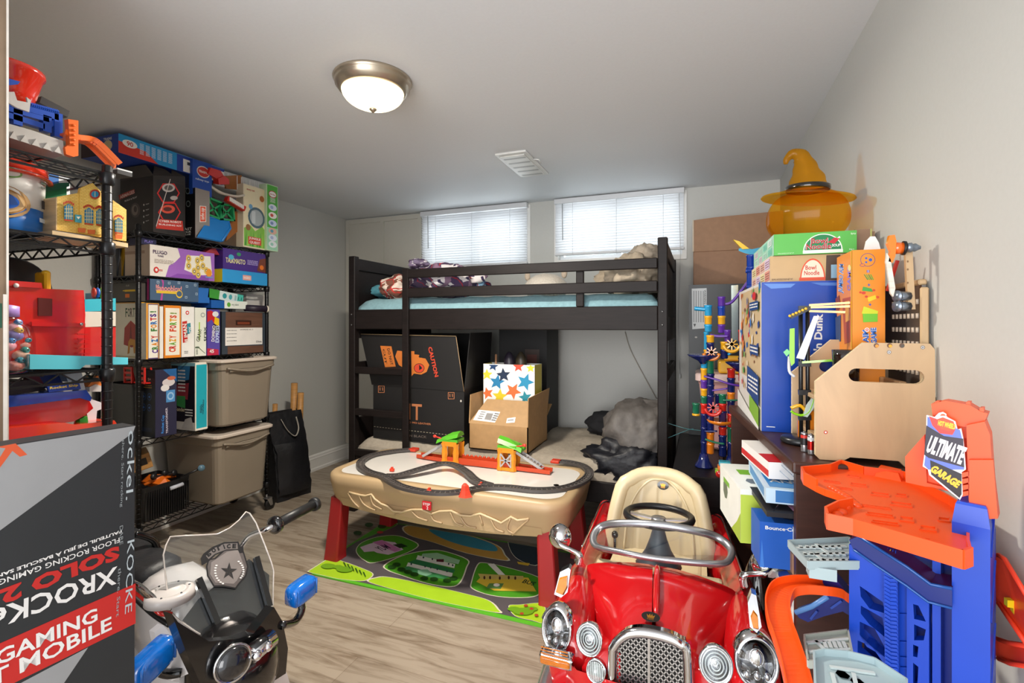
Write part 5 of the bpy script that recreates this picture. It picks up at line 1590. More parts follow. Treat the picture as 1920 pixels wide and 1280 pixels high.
cloth_lump('blanket', 'crumpled beige fleece blanket at the right end of the upper bunk', 'blanket', at(1190, 522, Y=3.05), .19, .28, .13, mat('fabric', 'b3a48f'), 12.3, .42, 11, zmin=MT - .01)
cloth_lump('blanket', 'folded beige cloth lying higher at the right end of the upper bunk', 'blanket', at(1212, 490, Y=3.2), .13, .2, .10, mat('fabric', 'b9ab99'), 17.3, .3, 10, zmin=MT + .03)
# lower bunk
LT = .485
cloth_lump('comforter', 'grey velvety comforter rolled at the right end of the lower bunk', 'comforter', at(1205, 815, Y=3.0), .24, .27, .205, mat('fabric', '5f5a56', .6), 21.3, .22, 7, zmin=LT - .03)
cloth_lump('comforter', 'dark charcoal fluffy comforter spilling over the front edge of the lower bunk', 'comforter', at(1178, 866, Y=2.83), .235, .15, .12, mat('fabric', '12131a', .5), 27.3, .35, 9, zmin=.40)
cloth_lump('pillow', 'small black pillow behind the grey comforter on the lower bunk', 'pillow', at(1150, 795, Y=3.45), .19, .12, .09, mat('fabric', '121216'), 30.3, .2, zmin=LT - .02)
mb = MB(); mb.tube(spline([at(1172, 622, Y=3.735), at(1182, 655, Y=3.735), at(1205, 700, Y=3.735), at(1231, 747, Y=3.73)], 5), .003, PL('a79d90'), 5); one('wall_cable', mb, 'pale cable running down the back wall behind the lower bunk', 'cable')

# black furniture carton with its flap up
kb = mat('card', '121010'); cop = K('b4714a')
t = T('black_carton', 'big black carton with copper lettering and raised flap on the lower bunk', 'box', (-1.72, 2.9, LT))
cx0, cx1, cy0 = -2.06, -1.377, 2.765
mb = MB(); mb.box(cx0, cy0, LT + .005, cx1, cy0 + .38, .845, kb)
mb.plane((cx0, cy0, LT), (cx1 - cx0, 0, 0), (0, 0, .845 - LT))
for x, y in ((715, 729), (846, 741)):
    mb.PP([(x - 6, y - 6), (x + 6, y - 6), (x + 6, y + 7), (x - 6, y + 7)], cop); mb.PP([(x - 5, y - 5), (x + 5, y - 5), (x + 5, y + 6), (x - 5, y + 6)], kb); mb.XP('11', (x - 3, y), (x + 3, y), 6, cop)
mb.XP('IT', (766, 771), (791, 773), 30, cop, .01); mb.XP('LO MO LEATHER', (764, 791), (808, 795), 3.5, cop); mb.XP('IN BLACK', (766, 816), (800, 819), 4.5, K('6a5f58'))
for k in range(30): mb.Q(.01 + k * .033, .215 - k * .0012, .028 + k * .033, .225 - k * .0012, K('a59a86'))
mb.E(.97, .8, .008, .02, K('c9c4bc')); 
part('carton', mb, t)
mb = MB(); fl = [at(*p, Y=cy0 - .004) for p in ((697, 721), (870, 734), (855, 630), (676, 626))]
mb.slab(fl, .005, kb, (0, 1, 0))
mb.tube([fl[3], fl[2]], .003, mat('card', 'b59a72'), 4); mb.tube([fl[1], fl[2]], .0025, mat('card', 'a58a68'), 4)
mb.plane((cx0, cy0 - .004, .8), (.7, 0, 0), (0, 0, .4)); ora = K('c8702f'); red_ = K('c9432c')
mb.PP([(713, 648), (734, 649), (742, 687), (722, 688)], ora); mb.PP([(724, 697), (745, 697), (745, 701), (726, 701)], ora)
mb.XP('DO NOT', (728, 653), (735, 684), 5, kb); mb.XP('CUT', (719, 654), (724, 682), 4, kb)
mb.PP([(745, 657), (754, 658), (754, 688), (748, 684), (741, 668)], ora)
mb.PP([(771, 658), (777, 658), (777, 664), (786, 665), (787, 670), (798, 672), (805, 684), (800, 697), (790, 702), (776, 700), (772, 705)], ora); mb.EP(786, 690, 10, 9, kb); mb.EP(786, 690, 9, 8, red_); mb.PP([(786, 683), (792, 690), (786, 694)], kb); mb.XP('4', (785, 668), (788, 668), 7, kb)
mb.XP('CAUTION', (806, 650), (819, 706), 7.5, red_, .04)
part('flap', mb, t)
mb = MB(); mb.slab([(cx1, cy0, .845), (cx1, cy0 + .38, .845), (cx1 + .03, cy0 + .36, 1.2), (cx1 + .03, cy0 + .02, 1.2)], .005, kb, (1, 0, 0)); part('flap', mb, t)
mb = MB(); mb.slab([(cx0 + .02, cy0 + .38, .845), (cx1, cy0 + .38, .845), (cx1, cy0 + .40, 1.19), (cx0 + .02, cy0 + .40, 1.19)], .005, kb, (0, 1, 0)); part('flap', mb, t)
def art(mb, w, d, h):
    mb.face('front', w, d, h); mb.Q(.55, .55, .85, .8, K('3a2a24')); mb.Q(.6, .6, .8, .75, K('5a2c24'))
carton('black_carton', 'tall plain black carton standing at the wall behind the star gift bag', 'box', (-1.36, 3.30, LT), .36, .30, .74, 0, kb, art)
# brown shipping carton
ck = mat('card', 'b08a5c')
bx0, bx1, by0 = at(879, 840, Y=2.735).x, at(990, 840, Y=2.735).x, 2.735
t = T('shipping_carton', 'open brown shipping carton with white labels on the lower bunk', 'box', ((bx0 + bx1) / 2, by0 + .2, LT))
mb = MB(); th = .006; bd = .38; zt = .645
for a in ((bx0, by0, LT + .004, bx1, by0 + th, zt), (bx0, by0 + bd, LT + .004, bx1, by0 + bd + th, zt), (bx0, by0, LT + .004, bx0 + th, by0 + bd, zt), (bx1 - th, by0, LT + .004, bx1, by0 + bd, zt), (bx0, by0, LT + .004, bx1, by0 + bd, LT + .01)): mb.box(*a, ck)
part('carton', mb, t)
F1 = [Vector((bx0, by0, zt)), Vector((bx1, by0, zt)), Vector((bx1 + .0, by0 + .10, zt + .135)), Vector((bx0 + .08, by0 + .10, zt + .135))]
mb = MB(); mb.slab(F1, .005, ck, (0, 1, 1)); up_ = (F1[2] - F1[1])
mb.plane(F1[0], F1[1] - F1[0], up_)
mb.PP([(898, 768), (938, 772), (928, 792), (887, 787)], K('efebe6')); mb.PP([(913, 774), (925, 775), (920, 788), (908, 786)], K('8d8986'))
for k in range(4): mb.PP([(902 - k * 2, 771 + k * 4), (911 - k * 2, 772 + k * 4), (910 - k * 2, 773.5 + k * 4), (901 - k * 2, 772.5 + k * 4)], K('77736f')); mb.PP([(928 - k * 2, 774 + k * 4), (936 - k * 2, 775 + k * 4), (935 - k * 2, 777 + k * 4), (927 - k * 2, 776 + k * 4)], K('5a5755'))
mb.PP([(951, 784), (967, 782), (965, 792), (949, 793)], K('efebe6')); mb.PP([(952, 787), (963, 786), (963, 788), (952, 789)], K('77736f'))
part('flap', mb, t)
mb = MB(); mb.slab([(bx0, by0, zt), (bx0, by0 + bd, zt), (bx0 + .02, by0 + bd, zt + .18), (bx0 - .01, by0 + .04, zt + .17)], .005, ck, (1, 0, 0)); part('flap', mb, t)
mb = MB(); mb.slab([(bx1, by0, zt), (bx1, by0 + bd, zt), (bx1 + .02, by0 + bd, zt + .19), (bx1 + .0, by0 + .01, zt + .17)], .005, ck, (-1, 0, 0)); part('flap', mb, t)
mb = MB(); mb.slab([(bx0, by0 + bd, zt), (bx1, by0 + bd, zt), (bx1, by0 + bd + .12, zt + .06), (bx0, by0 + bd + .12, zt + .06)], .005, ck, (0, 0, 1)); part('flap', mb, t)
# star gift bag
gy = 2.90
gx0, gx1 = at(906, 700, Y=gy).x, at(1003, 700, Y=gy).x
gz0, gz1 = LT + .02, at(950, 683, Y=gy).z
t = T('gift_bag', 'white gift bag with multicoloured stars standing in the brown carton', 'gift bag', ((gx0 + gx1) / 2, gy + .06, gz0))
gw = mat('print', 'efeeea')
mb = MB()
mb.slab([(gx0, gy, gz0), (gx1, gy, gz0), (gx1, gy, gz1), (gx0, gy, gz1)], .002, gw, (0, 1, 0)); mb.slab([(gx0, gy + .14, gz0), (gx1, gy + .14, gz0), (gx1, gy + .14, gz1), (gx0, gy + .14, gz1)], .002, gw, (0, 1, 0))
mb.plane((gx0, gy, gz0), (gx1 - gx0, 0, 0), (0, 0, gz1 - gz0))
for x, y, r, c_, a in ((932, 716, 15, '2a7fae', 10), (944, 703, 14, '1f2f4a', -5), (985, 716, 17, '2a8fb8', 20), (937, 743, 15, 'e3c52c', 5), (962, 733, 16, 'e0703a', 30), (914, 737, 12, 'e0703a', -15), (913, 702, 11, 'e3cf3a', 0), (925, 686, 10, '1f3f6a', 10), (985, 745, 13, '2a8a9a', -10), (972, 687, 11, 'd0503a', 0), (995, 690, 9, 'e3cf3a', 0), (918, 756, 7, '1f2f4a', 0), (963, 757, 6, '1f2f4a', 0)):
    mb.PP([(max(905.5, min(1003, x + (r if k % 2 == 0 else r * .45) * sin(k * PI / 5 + R(a)))), max(683.5, y - (r if k % 2 == 0 else r * .45) * cos(k * PI / 5 + R(a)))) for k in range(10)], K(c_))
part('front_panel', mb, t)
mb = MB(); ym = mat('print', 'dccb35')
mb.slab([(gx1, gy, gz0), (gx1, gy + .14, gz0), (gx1, gy + .14, gz1 + .0), (gx1, gy, gz1)], .002, ym, (-1, 0, 0)); part('side_gusset', mb, t, 'yellow side gusset'); mb = MB(); mb.slab([(gx0, gy, gz0), (gx0, gy + .14, gz0), (gx0, gy + .14, gz1), (gx0, gy, gz1)], .002, ym, (1, 0, 0)); part('side_gusset', mb, t, 'yellow side gusset')
for i, (x, y, c_, lab) in enumerate(((930, 664, 'a87a5a', 'thin tan stick rising from the left of the star gift bag'), (955, 668, '2a2430', 'dark bundle standing in the middle of the star gift bag'), (977, 668, '3a3226', 'dark figure with flecks at the right of the star gift bag'))):
    mb = MB(); p = at(x, y, Y=gy + .07)
    if i == 0: mb.tube([p - Vector((0, 0, .2)), p], .008, PL(c_), 8)
    else:
        mb.loft([[Vector((p.x + .035 * k2 * cos(R(a)), p.y + .03 * k2 * sin(R(a)), p.z + z)) for a in range(0, 360, 45)] for z, k2 in ((-.2, 1), (-.02, 1.1), (.01, .7), (.03, .25))], PL(c_), True)
    one('toy_part', mb, lab, 'toy part')

# ================================================================ play mat
mb = MB(); mx0, mx1, my0, my1 = -1.853, -.47, 1.935, 2.62
mb.prism([(v.x, v.y) for v in ring_rect(mx0, my0, mx1, my1, 0, .06)], 'z', .0008, .006, K('5cb528'))
mb.plane((mx0, my0, .006), (mx1 - mx0, 0, 0), (0, my1 - my0, 0))
q = lambda pts: [(570 + x / 3.282, 790 + y / 3.282) for x, y in pts]
cap = lambda pts: [(u if u > 0 else 0, v) for u, v in pts]
cream, grn, lime = K('ddd6c0'), K('4d9a22'), K('a7cf26')
mb.P([(.012, .03), (.988, .03), (.988, .985), (.012, .985)], K('5a5356'))


def isl(pts, c, k=1.035):
    uv = [mb.uv(*p) for p in q(pts)]
    cx, cy = sum(p[0] for p in uv) / len(uv), sum(p[1] for p in uv) / len(uv)
    s = [tuple(v) for v in spline([Vector((a, b, 0)) for a, b in uv], 4, True)]
    s = [(min(max(a, .006), .994), min(max(b, .012), .99)) for a, b, _ in s]
    mb.P([(cx + (a - cx) * k, cy + (b - cy) * k) for a, b in s], cream); mb.P(s, c)


isl([(20, 905), (130, 835), (250, 865), (360, 905), (420, 935), (400, 965), (340, 980), (160, 960), (60, 935)], lime)
isl([(400, 985), (450, 962), (520, 958), (700, 992), (1000, 1062), (1130, 1100), (1185, 1150), (1170, 1172), (800, 1098), (560, 1035)], lime)
isl([(1262, 1135), (1330, 1128), (1440, 1118), (1480, 1140), (1480, 1235), (1400, 1222), (1300, 1195)], lime)
isl([(325, 785), (360, 745), (450, 712), (560, 703), (640, 725), (700, 765), (600, 820), (430, 868), (370, 850), (335, 820)], grn)
isl([(500, 885), (600, 830), (740, 798), (850, 798), (1000, 850), (995, 900), (960, 985), (900, 1015), (760, 995), (600, 945), (520, 915)], grn)
isl([(1070, 885), (1115, 872), (1250, 900), (1430, 955), (1470, 1010), (1430, 1070), (1300, 1083), (1150, 1068), (1040, 1028), (1035, 985)], grn)
isl([(250, 750), (330, 690), (430, 645), (570, 612), (560, 645), (450, 690), (330, 738), (262, 775)], grn, 1.02)
isl([(620, 650), (760, 640), (980, 690), (1180, 760), (1230, 820), (1240, 855), (1000, 810), (800, 745), (650, 700)], K('c99a4a'))
isl([(770, 665), (950, 690), (1150, 750), (1180, 800), (1000, 770), (850, 720)], K('3f8fa8'), 1.0)
isl([(1260, 730), (1340, 725), (1440, 760), (1440, 880), (1340, 860), (1280, 810)], K('2f3a44'))
mb.PP(q([(345, 775), (400, 755), (480, 735), (560, 745), (612, 790), (520, 822), (450, 810), (430, 800), (370, 805)]), K('e3c9dc')); mb.PP(q([(420, 745), (480, 730), (600, 790), (560, 805)]), K('d07fb8')); mb.XP('YUM', q([(455, 790)])[0], q([(515, 768)])[0], 12, K('2a1a3a'))
mb.PP(q([(545, 760), (600, 752), (640, 770), (590, 782)]), K('1c3a1c'))
mb.PP(q([(730, 815), (820, 810), (960, 855), (950, 880), (720, 835)]), K('9fc9a0'))
mb.PP(q([(700, 825), (930, 880), (925, 905), (690, 850)]), K('e3e0d6')); mb.PP(q([(640, 870), (690, 850), (930, 915), (920, 935)]), K('2f7a4a')); mb.PP(q([(640, 870), (915, 935), (910, 960), (630, 895)]), K('e3e0d6'))
mb.PP(q([(620, 897), (640, 893), (900, 958), (860, 972), (770, 960), (620, 915)]), K('3f8a52')); mb.PP(q([(700, 915), (760, 912), (790, 940), (750, 955), (700, 940)]), K('8fc4a0')); mb.PP(q([(815, 850), (860, 850), (860, 868), (815, 865)]), K('5a1c2a'))
for x, y in ((660, 880), (745, 895), (780, 902), (820, 912), (880, 925), (735, 840), (790, 850), (890, 880), (915, 888)): mb.EP(*q([(x, y)])[0], 1.6, 2, K('3a3f4a'), 8)
mb.PP(q([(1130, 880), (1170, 878), (1240, 950), (1200, 950)]), K('e9e4d8')); mb.PP(q([(1060, 990), (1100, 950), (1380, 965), (1430, 1050), (1170, 1045)]), K('d9b73a')); mb.PP(q([(1070, 940), (1350, 955), (1350, 975), (1090, 975)]), K('c9b060')); mb.PP(q([(1140, 1000), (1230, 1000), (1210, 1035), (1120, 1030)]), K('5f8a4a')); mb.EP(*q([(1185, 1010)])[0], 6, 3, K('efe6d8')); mb.XP('BUS', q([(1350, 985)])[0], q([(1420, 1005)])[0], 8, K('1f3a24'))
for x, y in ((1110, 965), (1145, 965), (1205, 968), (1260, 965), (1300, 968)): mb.EP(*q([(x, y)])[0], 2, 3.5, K('4a2f20'), 8)
for x, y in ((540, 900), (570, 885), (600, 915), (640, 930), (680, 945), (740, 970), (800, 975), (880, 985), (920, 970), (400, 640), (480, 650), (540, 625), (330, 690)): mb.EP(*q([(x, y)])[0], 8, 4, K('1f4a14'), 10)
for x, y, r in ((150, 895, 14), (210, 900, 10), (250, 915, 16), (1290, 1160, 12), (1350, 1175, 20), (1400, 1160, 12)): mb.EP(*q([(x, y)])[0], r, r * .35, K('6fa31c'), 10)
for k in range(6): mb.PP(q([(240 + k * 24, 870 + k * 12), (250 + k * 24, 873 + k * 12), (262 + k * 24, 900 + k * 12), (256 + k * 24, 900 + k * 12)]), K('2f5a14'))
for x, y in ((1365, 1140), (1400, 1160), (1340, 1190), (1430, 1200)): mb.EP(*q([(x, y)])[0], 4, 2.5, K('b0472c'), 8)
mb.EP(*q([(468, 688)])[0], 6, 2.5, K('b83a34')); mb.PP(q([(1310, 870), (1390, 880), (1380, 895), (1320, 885)]), K('d9b23a'))
one('play_mat', mb, 'green road-and-town printed play mat on the floor under the train table', 'rug')

# ================================================================ train table
tt = T('train_table', 'tan plastic train play table with red legs and a white top, in the room centre', 'play table', (-1.19, 2.36, 0))
tan_ = mat('plastic', 'b59a74', .42)
tx0, tx1, ty0, ty1, tz = -1.875, -.535, 2.065, 2.66, .468
mb = MB(); rings = []
for z, k in ((tz - .012, .05), (tz, .045), (tz, .012), (tz - .012, .0), (tz - .05, .0), (tz - .06, .004), (tz - .13, .018), (tz - .165, .035), (tz - .165, .05), (tz - .10, .05)):
    r = ring_rect(tx0 + k, ty0 + k, tx1 - k, ty1 - k, z, .12 - k * .5, 8)
    if tz - .17 < z < tz - .12:
        pass
    rings.append(r)
mb.loft(rings, tan_, True, True, False)
# belly of the skirt: lower in the middle of the front
mb.grid(lambda u, v: Vector((tx0 + .12 + (tx1 - tx0 - .24) * u, ty0 + .014 + .018 * v, tz - .12 - (.045 + .035 * sin(PI * u)) * v)), 24, 4, tan_)
part('tub', mb, tt)
mb = MB(); mb.prism([(v.x, v.y) for v in ring_rect(tx0 + .05, ty0 + .05, tx1 - .05, ty1 - .05, 0, .09, 8)], 'z', tz - .02, tz - .003, mat('gloss', 'e9e4dc', .3)); mb.lathe([(.0, 0), (.014, 0)], at(1043, 909, Z=tz - .002), PL('3a2418'), seg=14); part('white_board', mb, tt, 'white board')
yf = ty0 - .002
mb = MB()
ridge = [(272, 437), (300, 445), (340, 455), (372, 460), (410, 450), (430, 480), (470, 510), (510, 525), (545, 556), (600, 560), (660, 545), (720, 545), (780, 572), (830, 555), (900, 552), (960, 580), (1020, 585), (1080, 570), (1150, 600), (1210, 628), (1270, 590), (1310, 612), (1380, 602)]
bott = [(1270, 700), (1100, 670), (900, 640), (700, 600), (560, 575), (450, 560), (350, 545), (300, 520)]
pr = [at(*p, Y=yf) for p in q(ridge)]; pb = [at(*p, Y=yf + .012) for p in q(bott)]
pr = [Vector((p.x, yf + (.010 if p.z < tz - .05 else 0), p.z)) for p in pr]
mb.slab(pr + pb, .012, tan_, (0, 1, 0))
mb.tube([p - Vector((0, .003, 0)) for p in pr], .0055, mat('plastic', 'cdb48c', .4), 6)  # ridge crest in lighter tan, light on the edge put into the colour
for a, b, c_ in ((0, 420, 560), (300, 380, 520)): pass
for pts in (((340, 455), (360, 500), (400, 530), (440, 545)), ((410, 455), (425, 510), (480, 540)), ((780, 575), (800, 610), (850, 625)), ((900, 555), (930, 620), (980, 640)), ((960, 582), (1000, 640), (1060, 655)), ((1080, 572), (1100, 640)), ((1150, 602), (1180, 660), (1230, 680)), ((1270, 595), (1250, 660), (1290, 690)), ((660, 548), (700, 590), (760, 610)), ((600, 562), (560, 575)), ((1380, 604), (1330, 650), (1280, 698)), ((272, 440), (300, 490), (340, 530))):
    mb.tube(spline([at(*p, Y=yf - .001 + .008) for p in q(pts)], 3), .0045, tan_, 6)
part('mountain_relief', mb, tt)
mb = MB(); a, b = at(792, 938, Y=yf), at(809, 957, Y=yf)
mb.box(a.x, yf - .004, b.z, b.x, yf, a.z, mat('print', 'c8202c'), .003, 1); mb.plane((a.x, yf - .004, b.z), (b.x - a.x, 0, 0), (0, 0, a.z - b.z)); mb.X('STEP', .5, .68, .28, K('f2e6e6'), w=.8); mb.X('2', .6, .28, .38, K('f2e6e6'))
part('logo_badge', mb, tt, 'red square badge')
rl = mat('plastic', '9c1f22', .35)
for lx_, ly_, sx, sy in ((-1.80, 2.13, -1, -1), (-.645, 2.13, 1, -1), (-1.80, 2.58, -1, 1), (-.62, 2.58, 1, 1)):
    mb = MB(); ox, oy = sx * .02, sy * .015
    mb.loft([ring_rect(lx_ - w + ox * k, ly_ - w2 + oy * k, lx_ + w + ox * k, ly_ + w2 + oy * k, z, .012, 3) for z, w, w2, k in ((.0065, .046, .042, 1), (.03, .044, .04, .95), (.30, .038, .038, 0), (.335, .036, .036, 0))], rl, False)
    part('leg', mb, tt, 'red leg')

# track layout
tr = T('toy_train_track', 'dark grey toy train track with green-roofed orange towers on the train table', 'toy track', (-1.19, 2.36, tz))
gt = mat('plastic', '4c4745', .4)


def track(name, pts, z=tz + .006, w=.046, n=8, zs=None):
    P_ = [at(*p, Z=(z if zs is None else zs[i])) for i, p in enumerate(pts)]
    path = spline(P_, n)
    mb = MB()
    sid = []
    for i, p in enumerate(path):
        t_ = (path[min(i + 1, len(path) - 1)] - path[max(i - 1, 0)]).normalized()
        sid.append(Vector((-t_.y, t_.x, 0)).normalized())
    def strip(o0, o1, z0, z1):
        mb.loft([[p + s * o0 + Vector((0, 0, z0)), p + s * o1 + Vector((0, 0, z0)), p + s * o1 + Vector((0, 0, z1)), p + s * o0 + Vector((0, 0, z1))] for p, s in zip(path, sid)], gt, False)
    strip(-w / 2, w / 2, -.004, .002)
    strip(-w / 2, -w / 2 + .005, .002, .009); strip(w / 2 - .005, w / 2, .002, .009)
    strip(-.012, -.007, .002, .006); strip(.007, .012, .002, .006)
    acc = 0
    for a, b, s in zip(path, path[1:], sid):
        acc += (b - a).length
        if acc > .016:
            acc = 0; mb.bar(a - s * w * .46 + Vector((0, 0, .003)), a + s * w * .46 + Vector((0, 0, .003)), .005, .004, mat('plastic', '6a625c', .4))
    return part(name, mb, tr)


track('outer_loop', [(775, 843), (741, 846), (701, 853), (679, 864), (677, 876), (692, 886), (716, 893), (736, 905), (755, 914), (790, 922), (830, 925), (868, 922), (910, 914), (951, 914), (1000, 919), (1040, 918), (1075, 911), (1098, 899), (1105, 886), (1092, 874), (1066, 867), (1038, 865)])
track('wavy_branch', [(722, 893), (745, 892), (768, 886), (799, 877), (829, 870), (853, 873), (875, 886), (893, 902), (921, 911)], zs=[tz + .006, tz + .01, tz + .02, tz + .03, tz + .034, tz + .03, tz + .02, tz + .012, tz + .006])
rb = mat('plastic', 'c2421e', .4)
ogt, grt, grl = mat('plastic', 'e08a1c', .4), mat('plastic', '58b02c', .35), mat('plastic', 'a9a7a6', .35)
T1, T2 = at(850, 866, Z=tz), at(957, 876, Z=tz)
yb_ = 2.49
def bx(name, x0, y0, z0, x1, y1, z1, m, label=None, r=.003):
    mb = MB(); mb.box(x0, y0, z0, x1, y1, z1, m, r, 1); return part(name, mb, tr, label)
mb = MB()
for s in (-1, 1):
    mb.bar((T1.x - .02, yb_ + s * .028, tz + .02), (T2.x + .03, yb_ + s * .028, tz + .02), .008, .034, rb)
    mb.bar((T1.x - .24, yb_ + .03 + s * .025, tz + .012), (T1.x - .03, yb_ + s * .028, tz + .016), .007, .02, rb)
    mb.bar((T2.x + .03, yb_ + s * .028, tz + .016), (T2.x + .24, yb_ + .0 + s * .025, tz + .012), .007, .02, rb)
mb.box(T1.x - .02, yb_ - .025, tz + .003, T2.x + .03, yb_ + .025, tz + .012, rb)
mb.bar((T1.x - .24, yb_ + .03, tz + .006), (T1.x - .02, yb_, tz + .006), .05, .006, rb); mb.bar((T2.x + .02, yb_, tz + .006), (T2.x + .24, yb_, tz + .006), .05, .006, rb)
for k in range(14):
    x = T1.x + (T2.x - T1.x) * k / 13
    mb.ball((x, yb_ + .028, tz + .04), .009, .006, .006, rb, 8, 6)
part('red_bridge', mb, tr, 'red-orange bridge deck')
for i, (Tx, sx, top) in enumerate(((T1.x, -1, .135), (T2.x, 1, .13))):
    mb = MB()
    for yy in (-.035, .035):
        for xx in (-.036, .036):
            mb.loft([[Vector((Tx + xx + .017 * k_ * cos(R(a)) + jig((z * 40, i, xx), .004), yb_ + yy + .013 * k_ * sin(R(a)), tz + z)) for a in range(0, 360, 60)] for z, k_ in ((.0, 1.3), (.03, .95), (.06, 1.15), (.09, .9), (top - .02, 1.2))], ogt, False)
        mb.bar((Tx - .045, yb_ + yy, tz + top - .022), (Tx + .045, yb_ + yy, tz + top - .022), .02, .025, ogt)
        mb.bar((Tx - .045, yb_ + yy, tz + .008), (Tx + .045, yb_ + yy, tz + .008), .02, .016, ogt)
    mb.box(Tx - .045, yb_ - .04, tz + top - .02, Tx + .045, yb_ + .04, tz + top - .008, ogt)
    tw = part('tower', mb, tr, 'orange rock tower')
    mb = MB()
    hi, lo = (Tx + .05 * -sx, Tx - .055 * -sx)
    mb.loft([[Vector((x, yb_ - .045, tz + z)), Vector((x, yb_ + .045, tz + z)), Vector((x, yb_ + .03, tz + z + .02)), Vector((x, yb_, tz + z + .03 * kk)), Vector((x, yb_ - .03, tz + z + .02))] for x, z, kk in ((hi, top + .018, 1), (Tx, top + .004, 1.1), (lo, top - .012, .7), (lo + sx * .03, top - .026, .3))], grt, False)
    mb.box(min(hi, lo), yb_ - .043, tz + top - .012, max(hi, lo), yb_ + .043, tz + top + .004, grt)
    part('roof', mb, tw, 'green rocky roof')
    # lattice ramp going down outwards
    mb = MB(); A_ = Vector((Tx + sx * .05, yb_, tz + top - .03)); B_ = Vector((Tx + sx * .19, yb_ + .01, tz + .02))
    for s in (-1, 1): mb.bar(A_ + Vector((0, s * .024, 0)), B_ + Vector((0, s * .024, 0)), .005, .014, grl)
    for k in range(9): p = A_.lerp(B_, k / 8); mb.bar(p + Vector((0, -.024, 0)), p + Vector((0, .024, 0)), .008, .004, grl)
    part('ramp', mb, tr, 'grey lattice ramp')
    mb = MB(); A_ = Vector((Tx + sx * .045, yb_ - .03, tz + top - .0)); B_ = A_ + Vector((sx * .055, 0, .012)); mb.tube([A_, B_], .004, mat('plastic', 'd83a2a'), 6); mb.ball(B_, .012, .006, .009, mat('plastic', 'd83a2a'), 8, 6); part('lever', mb, tr, 'red lever')
    if i:
        mb = MB()
        for a, b in (((-.03, .02), (.03, .09)), ((-.03, .09), (.03, .02)), ((-.03, .02), (-.03, .09)), ((.03, .02), (.03, .09)), ((-.03, .055), (.03, .055))):
            mb.bar((Tx + a[0], yb_ - .046, tz + a[1]), (Tx + b[0], yb_ - .046, tz + b[1]), .005, .007, grl)
        part('cross_brace', mb, tr, 'grey cross brace')
for x, y in ((776, 843), (1042, 865)):
    mb = MB(); p = at(x, y, Z=tz + .008); mb.box(p.x - .025, p.y - .026, tz + .002, p.x + .025, p.y + .026, tz + .018, mat('plastic', 'd4402a'), .003, 1); part('connector', mb, tr, 'red connector')
p = at(872, 930, Z=tz)
mb = MB(); rr = mat('plastic', 'e0432a')
mb.loft([[Vector((p.x + k_ * .03 * cos(R(a)) * (1 + .3 * sin(a * 3.1)), p.y + k_ * .022 * sin(R(a)), tz + z)) for a in range(0, 360, 36)] for z, k_ in ((0, 1.25), (.01, 1.0), (.03, .75), (.05, .62), (.058, .3))], rr, False)
one('toy_rock', mb, 'orange-red toy rock marker at the front edge of the train table', 'toy part')
for x, y, lab in ((735, 883, 'tiny red clip on the track at the left part of the train table'), (805, 923, 'tiny red clip at the front left edge of the train table'), (902, 912, 'tiny red clip right of the orange-red rock marker')):
    mb = MB(); p = at(x, y, Z=tz); mb.box(p.x - .012, p.y - .008, tz, p.x + .012, p.y + .008, tz + .014, rr, .002, 1); mb.box(p.x - .005, p.y - .006, tz + .012, p.x + .005, p.y + .006, tz + .022, rr); one('track_clip', mb, lab, 'track clip')
# ================================================================ red ride-on car
red = mat('gloss', 'c4141a', .14)
cream = mat('plastic', 'ddcba4', .35)
chrm = mat('chrome', 'd8d8da')
car = T('ride_on_car', 'glossy red vintage-style toy car with cream seat, facing the camera', 'toy car', (-.13, 1.8, 0))
xc = lambda y: -.108 - .062 * (y - 1.35)


def sec(y, pts, m, closed=True):
    """mirrored half outline (x from the middle, z)"""
    x0 = xc(y)
    return [Vector((x0 + x, y, z)) for x, z in pts] + [Vector((x0 - x, y, z)) for x, z in reversed(pts) if x > 1e-5]


def smooth_rows(ctrl, n):
    """interpolate control sections (y, [(x, z)...]) with a spline"""
    m = len(ctrl[0][1]); out = []
    cols = [spline([Vector((c[1][j][0], c[0], c[1][j][1])) for c in ctrl], n) for j in range(m)]
    for i in range(len(cols[0])): out.append((cols[0][i].y, [(cols[j][i].x, cols[j][i].z) for j in range(m)]))
    return out


# hood
hood = [(1.295, [(0, .425), (.04, .424), (.075, .415), (.098, .39), (.102, .33), (.102, .2)]),
        (1.33, [(0, .447), (.05, .445), (.09, .432), (.115, .405), (.125, .34), (.125, .2)]),
        (1.42, [(0, .462), (.06, .458), (.115, .438), (.15, .405), (.165, .34), (.17, .2)]),
        (1.52, [(0, .470), (.07, .464), (.14, .442), (.19, .41), (.21, .35), (.22, .2)]),
        (1.62, [(0, .474), (.08, .468), (.165, .448), (.225, .42), (.255, .36), (.27, .2)]),
        (1.66, [(0, .468), (.08, .464), (.17, .448), (.235, .425), (.27, .36), (.28, .2)])]
mb = MB()
rows = smooth_rows(hood, 4)
fine = []
for y, pts in rows:
    p = [Vector((x, z, 0)) for x, z in pts]; q = spline(p, 4)
    fine.append(sec(y, [(v.x, v.y) for v in q], red))
mb.loft(fine, red, True, False, False)
mb.add(fine[0], [tuple(range(len(fine[0])))], red)
part('bonnet', mb, car)
mb = MB(); rg_ = [Vector((xc(y), y, z)) for y, z in ((1.655, .47), (1.60, .484), (1.50, .480), (1.42, .474), (1.385, .462))]
mb.tube(spline(rg_, 4), [.006 + .004 * sin(PI * i / 16) for i in range(17)], red, 10); part('bonnet_ridge', mb, car)

